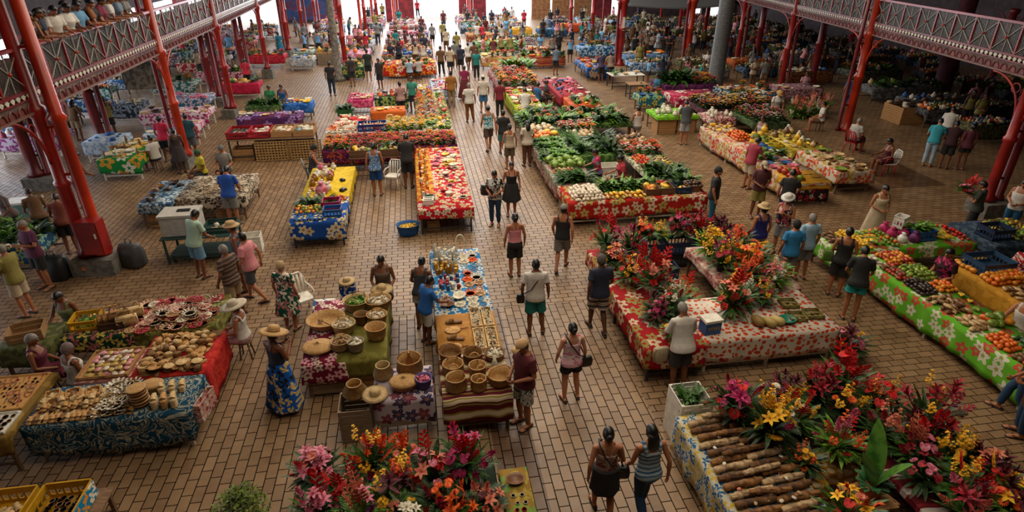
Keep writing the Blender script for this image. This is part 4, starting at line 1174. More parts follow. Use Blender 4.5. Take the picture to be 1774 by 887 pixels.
sackbag((-8.85,14.35,0),'black bag on the floor left of the grey column block',M('bag_black','#15171a',.5),(.55,.4,.6));sackbag((-7.28,14.75,0),'dark grey bag standing right of the grey column block',M('bag_grey','#3b3d3e',.6),(.5,.35,.62),-.3)
def Fw(x0,x1,y0,y1,z=.75):
 q=F.__new__(F);q.a=0.0;q.u=V(1,0,0);q.n=V(0,1,0);q.o=V(x0,y0,z);q.w=x1-x0;q.d=y1-y0;q.z=z;return q
def stall(f,m,clabel,tlabel,drop=(.45,.25,.3,.3),leg='wood',seed=0,rail=True):
 table(f,tlabel,leg,rail=rail);tablecloth(f,clabel,m,drop,seed=seed);return f
ST=weave();ST2=weave('pale straw','#b59764','#d9bf8c','#6b4f2c');ST3=weave('brown cane','#7a5327','#a4763c','#3a2412')
WOODC=wood('crate_wood','#8a6238','#b88a55');WOODG=wood('grey_wood','#6f5d48','#95826a');PLY=wood('ply','#a87838','#c79a55')
def pl(n,c):return M('plastic_'+n,c,.45)
CBLUE,CRED,CGRN,CYEL,CNAVY,CBLK,CORG=pl('blue','#12508f'),pl('red','#9c1520'),pl('green','#1e5a2c'),pl('yellow','#b98a12'),pl('navy','#1c2a44'),pl('black','#1a1b1d'),pl('orange','#c25a17')
CARD=M('cardboard','#8f6c45',.9)
def px(f,X,Y,z=.012):
 q=G(X,Y,f.z+z);return q
f=stall(Fw(-6.22,-3.88,7.95,8.85),cloth('batik_teal','#0f4560','#a09c86','#7f8a86','swirl',.3,bg2='#0a2e47'),'dark teal cloth with pale swirls on the front slipper table','white legged table under the teal swirl cloth',(.60,.2,.55,.5),'white')
for i in range(13):
 for j in range(3):
  item('straw_slipper',f.m(.10+.075*i,.15+.25*j,.012+(.03*(i%2)if j else 0)),'plain tan straw slipper in the rows at the left of the teal cloth',(STI,STI,ST3I,STI,ST2I)[(i*2+j)%5],pi+R.uniform(-.3,.3),1.0,'plain straw slippers on the teal cloth')
 if i%3==0:item('straw_slipper',f.m(.14+.075*i,.5,.065),'straw slipper lying on top of the rows on the teal cloth',ST2I,R.uniform(2,4),1.1,'upper straw slippers on the teal cloth')
for i in range(3):
 for k in range(3):crate(f.m(.18+.3*i,.62,.012),'shallow straw box among the slippers, %s of three'%('left','middle','right')[i],.2,.26,.1,'slat',STI,.3,cat='box',name='straw_box')if k==0 else None
grid(f,'shell_wreath','white shell and raffia slipper trim heaped in the middle of the teal cloth',[FC['white'],ST2],.13,'white shell trims on the teal cloth',(.42,.60),(.04,.98),2,1.0)
grid(f,'straw_slipper','dark brown woven slipper with shells beside the round boxes',[ST3I,M('leather','#5a3a20')],(.10,.26),'brown shell slippers on the teal cloth',(.56,.68),(.05,.95),3,1.0,rz=pi)
for k in range(6):item('round_box',f.m(1.60,.28,.012+.055*k),'round woven mat in the tall stack on the teal cloth',ST if k%2 else ST3,0,(1.15,1.15,.5),'stacked round mats on the teal cloth')
item('round_box',f.m(1.66,.62,.012),'large flat woven round box behind the stack of mats',ST,0,(1.5,1.2,1.3))
for i in range(3):
 for k in range(6):item('straw_slipper',f.m(1.83+.14*i,.22,.012+.024*k),'tan sole in the flat stacks at the right of the teal cloth',ST2I if i!=1 else STI,pi+.25,1.05,'stacked tan soles on the teal cloth')
 for k in range(4):item('straw_slipper',f.m(1.80+.16*i,.60,.012+.024*k),'woven slipper in the rear stack at the right of the teal cloth',ST2I,pi+.2,1.05,'rear stacks of slippers on the teal cloth')
crate((-3.70,8.25,.45),'pink and white painted tray hung at the right end of the teal table',.5,.1,.34,'slat',cloth('tray_print','#b98f84','#d8cdbf','#8a3b3b','spots',.09,coord='Object'),radians(80),cat='tray',name='painted_tray')
f=stall(Fw(-5.05,-3.85,8.93,10.15),cloth('red_plain','#9e1418','#b8321f',None,'hibiscus',.2),'bright red cloth hanging from the side of the straw pouch table','white legged table under the red cloth',(.1,.3,.1,.62),'white')
grid(f,['woven_pouch','woven_pouch','woven_fan','straw_slipper'],'small straw pouch or fan in the heap on the red cloth',[STI,STI,ST3I,ST2I],.15,'straw pouches on the red cloth',(0,.98),(0,1),2,1.0)
grid(f,'woven_fan','flat woven fan lying among pouches at the front of the red cloth',[ST2I,STI],(.2,.3),'woven fans on the red cloth',(.05,.95),(0,.25),1,.8,z=.14)
f=stall(Fw(-5.95,-5.1,9.0,9.85,.72),cloth('tray_lining','#a8736c','#c9a79c','#8a4a4a','spots',.1),'dull pink cloth under the two packet trays','low wooden table under the packet trays',(.08,.08,.08,.08))
for i in(0,1):crate(f.p(.26+.48*i,.5,.012),('left' if i==0 else 'right')+' wooden tray of wrapped pink and white packets beside the pouches',.40,.8,.07,'slat',WOODC,cat='tray',name='wooden_tray')
grid(f,'packet:wrapped_sweets','clear wrapped pink and white packet in the wooden trays',[M('packet_pink','#c98a90',.3),M('packet_white','#cfc4b8',.3),M('packet_yellow','#b9a055',.3)],(.115,.12),'wrapped packets in the wooden trays',(.06,.94),(.06,.94),2,.85,z=.03)
f=stall(Fw(-5.7,-4.1,10.35,11.55),cloth('olive_leaf','#55521f','#7d7a3d',None,'leaf',.25),'olive leaf print cloth under the heap of shell necklaces','table under the olive cloth heaped with shells',(.4,.3,.35,.35))
for L in range(3):
 grid(f,['shell_necklace','shell_wreath','shell_dish'],'shell and seed necklace in the big mixed heap on the olive cloth',[FC['white'],M('shell_tan','#b08a62',.4),M('shell_red','#9c2f33',.4),M('shell_pink','#c99a8a',.4),M('shell_brown','#6d4a30',.4)],.16,'shell necklaces heaped on the olive cloth',(.02+.1*L,.98-.1*L),(.02+.1*L,.98-.1*L),1,1.0,.4,z=.012+.055*L)
f=stall(Fw(-6.75,-5.55,10.35,11.3),cloth('green_floral','#123c1e','#c9b352','#b0655f','leaf',.16,bg2='#0e2a2c'),'dark green floral cloth under the yellow crate and purses','table under the dark green floral cloth',(.32,.2,.25,.3),'white')
crate(f.m(.28,.42,.012),'yellow plastic crate on the dark green floral cloth',.46,.42,.2,'plastic',CYEL,.1)
grid(f.sub(.06,.4,.2,.7),'folded_cloth','pale folded weaving inside the yellow crate',[ST2,LEAFG[2]],(.2,.2),'weavings in the yellow crate',layers=1,z=.03,sc=.8)
crate(f.m(.78,.35,.012),'brown plastic crate holding upright woven purses',.42,.36,.14,'plastic',pl('brown','#3a2618'),.1)
for k in range(3):item('woven_purse',f.m(.68+.1*k,.40,.05+.01*k),('tan woven purse standing %s in the brown crate')%('at the left','in the middle','at the right')[k],STI if k!=2 else ST3I,.5,1.7,None,(-.3,0,.5))
for k in range(2):item('woven_purse',f.m(1.04,.30+.3*k,.012),'pale woven bag '+('in front' if k==0 else 'behind')+' beside the brown crate of purses',ST2I,.35,1.75)
f=stall(Fw(-7.75,-6.9,10.15,10.95),cloth('olive_plain','#3c4020','#565a30',None,'leaf',.3),'dull olive cloth on the small work table of the woman in a tank top','small work table under the dull olive cloth',(.4,.1,.2,.2))
o=crate(f.m(.36,.4,.012),'open cardboard box of weaving strips on the olive work table',.55,.45,.2,'slat',CARD,.3,cat='box',name='cardboard_box')
grid(f.sub(.2,.7,.3,.7),'folded_cloth','bundle of pale weaving strips inside the cardboard box',[ST2],(.24,.2),z=.03)
f=stall(Fw(-7.9,-6.34,7.8,9.3),cloth('mustard','#6e5524','#8a6d31',None,'leaf',.5),'mustard brown cloth on the table at the left edge','dark table at the left edge under the mustard cloth',(.34,.2,.3,.1))
for(a,b,c,d,w)in((0.06,.96,.38,.98,'back'),(.30,.66,.02,.34,'middle'),(.68,.98,.02,.34,'front')):
 g=f.sub(a,b,c,d);crate(g.p(.5,.5,.012),'shallow wooden %s tray of jewellery on the mustard cloth'%w,g.w,g.d,.05,'slat',PLY if w!='front' else WHITEP,cat='tray',name='display_tray')
grid(f,['wooden_spoon','bracelet','shell_necklace'],'dark carved pendant laid in rows in the large back tray',[M('seed_dark','#3a2318',.4),M('seed_tan','#8a6a4a',.4),M('shell_red','#9c2f33',.4)],(.085,.11),'carved pendants in the back tray',(.08,.94),(.40,.96),1,.62,z=.03,rz=.4)
grid(f,'bracelet','seed bracelet in the front trays on the mustard cloth',[M('seed_tan','#8a6a4a',.4),M('seed_dark','#3a2318',.4)],.09,'seed bracelets in the front trays',(.32,.96),(.04,.32),1,1,z=.03)
for(x,y,w,d,h,rz,m,lb)in((-5.5,9.98,.5,.34,.22,.3,CARD,'brown cardboard box on the floor behind the packet trays'),(-6.3,9.9,.42,.36,.3,-.2,CARD,'open cardboard box on the floor under the green floral table'),(-5.0,11.75,.7,.4,.3,.1,CBLK,'black plastic crate on the floor behind the shell table')):
 crate((x,y,0),lb,w,d,h,'plastic' if m is CBLK else 'slat',m,rz,cat='box' if m is CARD else 'crate',name='cardboard_box' if m is CARD else None)
o=root('cool_box','red plastic cool box at the left edge of the photo','cool box',(-8.6,10.15,0),.1)
mb=MB();mb.box((0,0,.25),(.6,.4,.5));obj('case',mb.mesh('case',False),CRED,o);mb=MB();mb.box((0,0,.53),(.63,.43,.07));obj('lid',mb.mesh('lid',False),CRED,o)
tb=Fw(-6.05,-4.5,5.9,6.75,.55);table(tb,'low wooden table holding the yellow crates at the bottom left corner')
for i,(x,lb)in enumerate(((-5.62,'yellow plastic crate of straw goods, the left one in the bottom left corner'),(-4.96,'yellow plastic crate with a blue end panel in the bottom left corner'))):
 c=crate((x,6.3,.565),lb,.58,.72,.26,'plastic',CYEL)
 g=Fw(x-.25,x+.25,5.98,6.62,.58)
 grid(g,'straw_slipper' if i==0 else 'bracelet','pale straw slipper inside the left yellow crate' if i==0 else 'dark seed ring inside the yellow crate with the blue end',[ST2I]if i==0 else[M('seed_dark','#3a2318',.4),M('seed_tan','#8a6a4a',.4)],(.12,.25)if i==0 else .1,None,layers=2,z=.03)
 if i==1:
  mb=MB();mb.box((.306,0,.13),(.012,.68,.24));obj('end_panel',mb.mesh('end_panel',False),cloth('panel_print','#0d7fa8','#d9d2bf','#d98a2a','leaf',.16,coord='Object'),c)
tb=Fw(-3.95,-3.05,5.35,5.95,.62);stall(tb,cloth('pinkish','#a8433f','#d8cdbf','#7a2a2a','spots',.1),'red and white cloth on the small table with white bags, bottom edge','small table with white plastic bags at the bottom edge',(.3,.1,.2,.2))
for i,(u,s)in enumerate(((.25,.9),(.72,1.1))):
 o=root('carrier_bag',('smaller' if i==0 else 'larger')+' white plastic carrier bag on the small table at the bottom edge','bag',tb.p(u,.6,.012),.3,None,s)
 mb=MB();mb.lathe([(.09,0),(.15,.03),(.14,.12),(.10,.19),(.06,.21)],18,wob=lambda a,z:1+.1*sin(5*a+20*z));obj('bag_body',mb,M('carrier_white','#d8d5cf',.35),o)
 for s2 in(1,-1):
  mb=MB();mb.tube([(s2*.05,0,.2),(s2*.06,0,.28),(s2*.02,.01,.34),(s2*-.005,0,.24)],.012,6);obj('handle',mb,M('carrier_white','#d8d5cf',.35),o)
potted_plant((-2.72,6.15,0),'round yellow green shrub in a pot at the bottom edge left of the flowers',1.55,3)
f=Fw(-2.27,-.85,8.85,10.95);table(f,'wooden table under the magenta and olive cloths',legw=.06)
tablecloth(f,'magenta floral cloth on the left half of the basket table',cloth('magenta_fl','#7a1030','#cdbfb0','#d8a0a8','hibiscus',.17,bg2='#4f0d22'),(.38,.1,.25,.02),x0=0,x1=.5,seed=4)
tablecloth(f,'olive green cloth on the right half of the basket table',cloth('olive_cl','#5f5a20','#6f6a2c',None,'leaf',.4),(.36,.1,.02,.4),x0=.42,x1=1,lift=.006,seed=5)
for(x,w,m,lb)in((-1.93,.62,WOODG,'grey wooden crate under the magenta cloth'),(-1.2,.68,WOODC,'brown wooden crate under the olive cloth')):crate((x,9.2,.05),lb,w,.6,.32,'slat',m)
z=.78
basket((-2.03,9.25,z),'flat lidded woven basket with a knob at the left of the basket table',.24,.05,1,.85,0,0,True,ST)
basket((-1.98,10.05,z),'large open tan tray basket with a spoon at the left of the basket table',.31,.14,1,.85,.2,0,False,ST,None,1.15)
item('wooden_spoon',(-1.98,10.0,z+.05),'dark wooden spoon lying in the large tan tray basket',ST3I,.8,1.5)
BK=[((-1.45,10.55),.23,.2,ST2,'pale twin handled basket of olive cloth behind the tray basket',LEAFG[2]),((-1.02,10.5),.23,.2,ST,'basket full of white goods nearest the seated seller',FC['white']),((-1.62,9.75),.19,.19,ST2,'basket lined with white in the middle of the basket table',FC['white']),((-1.02,9.95),.17,.2,ST,'rounded basket with wicker rim behind the deep basket',FC['white']),((-1.02,9.45),.17,.25,ST,'deep empty tan basket at the right front of the olive cloth',None),((-1.62,9.22),.16,.18,ST2,'handled basket with purses at the front of the olive cloth',M('seed_tan','#8a6a4a',.4)),((-1.36,9.12),.13,.2,weave('grey weave','#8a7c66','#b9ad96','#4f4434'),'small grey basket of rolled goods at the front edge of the olive cloth',FC['white']),((-1.32,10.0),.12,.2,ST3,'narrow brown basket in the middle of the olive cloth',None)]
for(x,y),r,h,m,lb,fl in BK:basket((x,y,z),lb,r,h,1,.9,R.uniform(-.3,.3),2 if r>.15 and fl else 0,False,m,None,1.12,fl)
o=root('gift_bag','blue carrier with a white hat on it beside the seated seller','bag',(-1.72,11.55,0));mb=MB();mb.box((0,0,.42),(.32,.22,.84));obj('bag_body',mb.mesh('bag_body',False),cloth('bag_blue','#12408f','#d8d8d0',None,'swirl',.5,coord='Object'),o)
hat_thing((-1.72,11.55,.842),'pale straw hat resting on the blue carrier',ST2,0,None,.75)
chair((-2.75,11.75,0),'white plastic armchair beside the woman in the green floral dress',radians(-150),z=.44)
f2=Fw(-2.42,-1.98,11.05,11.45,.46);table(f2,'small stool table under a blue cushion',rail=False,legw=.035)
o=obj('cushion',MB().box((0,0,.04),(.46,.42,.07)).mesh('cushion'),cloth('cush','#125a9c','#d8d5cc',None,'leaf',.4,coord='Object'),None,f2.p(.5,.5,.005));o.modifiers.new('b','BEVEL').width=.03;tag(o,'blue and white printed cushion behind the basket table','cushion')
f=stall(Fw(-1.0,-.08,7.72,8.5),cloth('navy_fl','#b3a8b0','#2a2350','#7a2a4a','hibiscus',.26,centre='#8a5a3a'),'pale cloth with navy and wine flowers on the small basket table','small table under the navy flower cloth',(.5,.2,.12,.35),'white')
crate((-1.32,7.9,0),'grey wooden pallet box left of the small flower cloth table',.5,.5,.66,'slat',WOODG,cat='box',name='wooden_box')
basket((-1.32,8.05,.67),'tall necked woven basket on the grey wooden box',.21,.22,1,1,0,0,False,ST,None,.55);basket((-.86,8.32,z),'pale necked woven basket at the back of the navy flower cloth',.18,.22,1,1,0,0,False,ST2,None,.62)
hat_thing((-.98,7.85,z),'round straw hat at the left front of the navy flower cloth',ST2,0,None,.85)
basket((-.52,7.98,z),'low lidded basket in the middle of the navy flower cloth',.19,.1,1.05,.85,0,0,True,ST);basket((-.2,7.95,z),'purple basket with jars at the right of the navy flower cloth',.12,.17,1,1,0,0,False,weave('purple weave','#4f3a78','#7a66a8','#2a1c44'),None,1.1,FC['pink'])
basket((-.42,8.36,z),'big bulging basket with a tall handle on the navy flower cloth',.23,.28,1,1,0,1,False,ST,None,.85);item('bottle',(-.42,8.36,z+.02),'brown bottle standing in the big bulging basket',M('glass_brown','#7a4a22',.2),0,1.9)
f=Fw(.10,1.20,7.55,12.85);table(f,'long wooden table running towards the camera beside the dark paving strip',legw=.06)
tablecloth(f,'blue floral cloth on the far half of the long centre table',cloth('blue_fl','#1a6aa8','#cfd8dc','#d9c9a0','hibiscus',.2,bg2='#2f86b8'),(.1,.35,.3,.3),y0=.46,y1=1,seed=8)
tablecloth(f,'plain tan cloth in the middle of the long centre table',cloth('tan_cl','#9a6a2c','#a87838',None,'leaf',.5),(.05,.02,.3,.3),y0=.2,y1=.47,lift=.006,seed=9)
tablecloth(f,'maroon striped cloth at the near end of the long centre table',cloth('mar_str','#5e1620','#c9b79a','#8a7a3a','stripe',.3),(.5,.02,.3,.3),y0=0,y1=.22,lift=.01,seed=10)
z=.765
for i,(c,nm)in enumerate((('white','white'),('yellow','yellow'),('white','white'))):
 pass
g=Fw(.13,.68,12.15,12.82,z-.012)
grid(g,['bottle','carved_figure','jar'],'white shell figure or bottle in the crowd at the far end of the long table',[FC['white'],M('glass_clear','#b9b7ad',.2)],.11,'white bottles and figures at the far end of the long table',sc=1.1)
g=Fw(.13,.68,11.6,12.12,z-.012);grid(g,['bottle','jar'],'yellow and amber bottle behind the red boxes on the long table',[M('oil_yellow','#b98a10',.2),M('oil_amber','#8a5a12',.2),FC['white']],.105,'amber bottles on the long table',sc=1.15)
g=Fw(.15,.72,10.95,11.58,z-.012);grid(g,['jar','packet'],'red or white small box in the rows on the blue floral cloth',[FC['crimson'],FC['white'],M('label_blue','#2a4a78',.5)],(.115,.12),'small boxes on the blue floral cloth',sc=.95)
g=Fw(.15,.75,10.15,10.9,z-.012);grid(g,['shell_dish','bowl'],'wooden bowl of small shells on the blue floral cloth',[M('shell_tan','#b08a62',.4),M('bowl_wood','#6d4526',.4),FC['white']],.27,'bowls of shells on the blue floral cloth',sc=.9,jit=.08)
g=Fw(.72,1.17,10.2,12.8,z-.012);grid(g,['shell_wreath','shell_necklace','shell_dish'],'white and orange shell craft at the aisle side of the blue floral cloth',[FC['white'],FC['white'],M('shell_tan','#b08a62',.4),FC['orange']],.21,'shell crafts at the aisle side of the long table',sc=.9,jit=.12)
t_=root('ring_holder','tall white oval shell frame at the far end of the long table','frame',(.78,12.6,z));mb=MB();mb.tube([(.11*cos(a),0,.26+.24*sin(a))for a in[2*pi*k/20 for k in range(21)]],.018,7);obj('frame',mb,FC['white'],t_);mb=MB();mb.box((0,0,.012),(.16,.1,.024));obj('foot',mb.mesh('foot',False),FC['white'],t_)
for i,(y0,y1)in enumerate(((8.75,9.45),(9.48,10.15))):
 for j,x in enumerate((.84,1.07)):
  crate((x,(y0+y1)/2,z+.008),'narrow pale tray of shell jewellery, %s of the aisle side pair %s'%(('inner','outer')[j],('by the baskets','by the blue cloth')[i]),.2,.66,.06,'slat',ST2I,cat='tray',name='jewellery_tray')
  g=Fw(x-.085,x+.085,y0,y1,z);grid(g,['bracelet','shell_necklace'],'shell and seed jewellery in the narrow pale trays of the long table',[FC['white'],FC['white'],M('seed_dark','#3a2318',.4),M('seed_tan','#8a6a4a',.4)],.06,'jewellery in the narrow pale trays',z=.03,sc=.62)
for k,(x,y,r)in enumerate(((.42,9.75,1.5),(.38,9.5,1.7),(.42,9.2,1.3),(.36,8.95,1.6))):item('straw_slipper' if k%2==0 else 'woven_fan',(x,y,z+.006),('tan sandal with dark strap at the back of the tan cloth','paddle shaped woven fan on the tan cloth','tan sandal in front of the woven fan','woven fan nearest the baskets on the tan cloth')[k],ST3I if k%2==0 else STI,r,1.25)
for k,(x,y,r,h,hd,fl,lb)in enumerate(((.28,8.62,.19,.17,0,None,'broad cane basket at the back left of the basket group'),(.30,8.25,.19,.17,0,None,'cane basket with a folded flap in the second row left'),(.32,7.82,.19,.22,1,None,'bulbous cane basket at the front left of the long table'),(.66,8.5,.17,.18,2,None,'looped handle cane basket in the middle of the group'),(.70,8.1,.15,.2,2,None,'cane basket with tall loops behind the front centre one'),(.68,7.75,.14,.2,1,None,'small looped cane basket at the front centre of the long table'),(1.04,8.52,.16,.12,0,FC['white'],'low basket of shells by the white paper cone'),(1.04,7.86,.19,.17,0,None,'round open cane basket with a rolled rim at the front right of the long table'))):
 basket((x,y,z+.014),lb,r,h,1,1,R.uniform(-.5,.5),(1,2,1,2,2,2,0,1)[k],False,ST if k%3 else ST3,None,(1.02,.9,.82,1.0,.95,.86,1.1,1.05)[k],fl)
c_=obj('paper_cone',MB().lathe([(.07,0),(.045,.14),(.004,.3)],14).mesh('paper_cone'),FC['white'],None,(1.0,8.2,z+.014));tag(c_,'white paper cone standing among the cane baskets','cone')
f=stall(Fw(-1.95,.72,4.75,6.5,.5),cloth('dark_green','#182a1c','#2a4030',None,'leaf',.3),'dark green cloth under the bottom edge flowers','low table under the bottom edge flowers',(.3,.3,.3,.3))
FB=[((545,800),[('lily','pink',7),('anth','salmon',3),('ginger','red',2),('daisy','pink',3)],'bouquet of big pink lilies with dark leaves at the left of the bottom edge',1.15,1,1,1.1),((640,785),[('ginger','orange',5),('spray','yellow',4),('heli','orange',3),('ginger','magenta',2)],'tall bouquet of orange ginger spikes behind the pink lilies',1.1,0,0,1.5),((693,812),[('spray','yellow',7),('daisy','magenta',2),('spray','orange',3),('lily','white',2)],'yellow orchid bouquet with a white lily at the bottom edge',1.0,2,2,1.0),((745,810),[('ginger','red',4),('anth','pink',4),('lily','salmon',3),('heli','red',3)],'red ginger and pink anthurium bouquet in the middle of the bottom edge',1.1,3,1,1.45),((806,790),[('anth','magenta',7),('ginger','magenta',4),('heli','red',4),('lily','magenta',2)],'tall magenta anthurium bouquet with red heliconias, nearest the cane baskets',1.15,1,0,1.75),((545,868),[('ginger','pink',5),('lily','pink',4),('heli','red',2)],'pink ginger bouquet cut by the bottom edge below the pink lilies',1.1,2,0,1.0),((625,872),[('heli','salmon',4),('lily','pink',3),('ginger','purple',2)],'salmon heliconia bouquet with green blades at the bottom edge',1.1,3,2,1.2),((705,876),[('lily','white',4),('daisy','yellow',3)],'pale white lily bunch with lime leaves at the bottom edge',1.0,0,2,.9),((790,872),[('bird','orange',5),('daisy','orange',4),('lily','orange',3)],'orange bird of paradise bouquet at the bottom edge by the tan tray',1.05,2,0,1.0),((838,852),[('ginger','salmon',3),('lily','salmon',4),('daisy','wine',3)],'salmon and wine bouquet at the right end of the bottom edge flowers',1.0,1,1,.9)]
FB+=[((588,835),[('heli','red',3),('spray','salmon',4)],'dark leaf bouquet with red heliconias between the pink ones at the bottom edge',1.1,3,1,1.0),((668,850),[('spray','yellow',4),('ti','wine',2)],'fern bouquet with yellow sprays in the middle of the bottom edge',1.1,1,0,1.0),((762,852),[('ginger','crimson',3),('daisy','orange',3)],'crimson ginger bouquet in front of the red and pink one at the bottom edge',1.05,3,1,1.1),((690,775),[('heli','orange',3),('daisy','salmon',3),('ginger','orange',2)],'orange heliconia bouquet at the back of the bottom edge flowers',1.0,1,1,1.2)]
for i,((X,Y),fl,lb,s,fo,fm,tl)in enumerate(FB):
 q=G(X,Y,.95);q.z=.515;q.x=min(.55,max(-1.75,q.x));q.y=max(4.9,q.y);bouquet(q,lb,fl,s*.92,'plain','black',i+1,fo,fm,tl)
f=stall(Fw(.80,1.16,5.1,6.12,.62),cloth('tan_print','#8a6a2a','#9c8a3a','#6a8a3a','leaf',.2),'yellow tan cloth on the small tray table at the bottom edge','narrow tray table right of the bottom edge flowers',(.3,.1,.1,.2))
item('bowl',f.p(.5,.78,.012),'small wooden bowl on the narrow tray table',M('bowl_wood','#6d4526',.4),0,.8);grid(f,'bracelet','small shell ring laid on the yellow tan cloth',[FC['white'],FC['red']],.11,'shell rings on the tan tray table',(.1,.95),(.1,.62),1,.8)
f=stall(Fw(3.78,4.88,8.35,12.35),cloth('red_cream','#a3141c','#cfc0a0','#8a8a4a','hibiscus',.28,bg2='#8f1018'),'red cloth with cream flowers on the flower table beside the aisle','dark legged table under the red and cream cloth',(.45,.2,.42,.2),'dark')
YB0=M('print_yellow','#c9a030',.6)
S2=stall(Fw(4.95,7.62,8.45,9.85),cloth('orange_spot','#cdc3b4','#c4481f','#b8381a','spots',.115),'white cloth with orange spots on the front flower table','white legged table under the orange spotted cloth',(.5,.2,.3,.35),'white')
S3=stall(Fw(6.15,7.75,9.95,12.1),cloth('pink_leaf','#b58a80','#c9b8a8','#8a4a4a','leaf',.22),'pale pink leaf cloth under the yellow orchids at the right of the flower stall','table under the pale pink leaf cloth',(.2,.3,.2,.4))
z=.765
BQ=[((4.12,12.1),[('ginger','crimson',3),('heli','red',3),('anth','red',3)],'tall palm leaf and red ginger bouquet at the back left of the red cloth',1.0,1,0,1.9),((4.1,11.45),[('lily','salmon',4),('daisy','yellow',3),('anth','red',4)],'low red and cream bouquet at the left edge of the red cloth',.95,0,1,1.0),((4.62,11.75),[('ti','magenta',3),('ginger','crimson',4),('daisy','salmon',2)],'upright magenta ti leaf bouquet behind the low cream one',1.0,2,1,1.5),((4.22,10.7),[('bird','orange',4),('anth','red',4),('spray','yellow',3)],'orange and red bouquet half way along the red cloth',1.0,0,0,1.0),((4.55,10.1),[('heli','red',5),('spray','salmon',4),('ginger','red',3),('lily','salmon',3)],'tall bouquet of coral sprays with a palm frond on the red cloth',1.15,1,0,1.8),((4.28,9.25),[('anth','magenta',5),('daisy','pink',3),('ti','wine',2)],'pink anthurium bowl in a pinkish pot at the front of the red cloth',.9,2,1,.9),((4.35,8.65),[('lily','yellow',3),('daisy','yellow',3)],'small yellow green posy at the near corner of the red cloth',.6,0,2,.8)]
BQ+=[((4.15,11.95-.22),[('daisy','red',4),('spray','salmon',3)],'small red gerbera posy at the back rim of the red cloth',.7,2,1,.8),((4.6,10.95),[('ginger','red',4),('heli','red',3),('daisy','yellow',2)],'crowded red ginger bouquet in the middle of the red cloth',.95,1,1,1.3),((4.65,9.45),[('anth','red',3),('spray','white',3),('ginger','crimson',2)],'red bouquet with white sprays at the inner rim of the red cloth',.9,3,0,1.2)]
for i,((x,y),fl,lb,s,fo,fm,tl)in enumerate(BQ):bouquet((x,y,z),lb,fl,s,'plain' if i!=5 else 'bowl','pinkpot' if i==5 else 'whitepot',20+i,fo,fm,tl)
f5=Fw(4.62,4.98,8.9,9.75,.78)
for(X,Y,w,d,h,zz,m,lb)in((5.35,11.55,.62,.42,.32,0,CBLK,'black crate at the bottom left behind the red cloth'),(5.35,11.55,.62,.42,.32,.33,CNAVY,'navy crate on top of the left crate stack'),(6.0-.02,11.6,.0,0,0,0,None,''),(5.45,10.75,.6,.42,.3,0,CBLK,'black crate on the floor in the middle of the flower stall'),(5.25,9.98+.25,.5,.36,.3,0,CORG,'orange crate carrying a bird of paradise bouquet')):
 if m:crate((X,Y,zz),lb,w,d,h,'plastic',m)
for(X,Y,w,lb)in((5.45,12.75,.66,'lower left'),(6.2,12.75,.66,'lower right')):
 crate((X,Y,0),'dark crate at the %s of the crates at the back of the flower stall'%lb,w,.5,.34,'plastic',CBLK);crate((X,Y,.35),'navy crate stacked on the %s crate at the back of the flower stall'%lb,w,.5,.34,'plastic',CNAVY)
crate((6.95,12.7,0),'blue crate under the crimson bouquets at the back right',.7,.5,.6,'plastic',CBLUE)
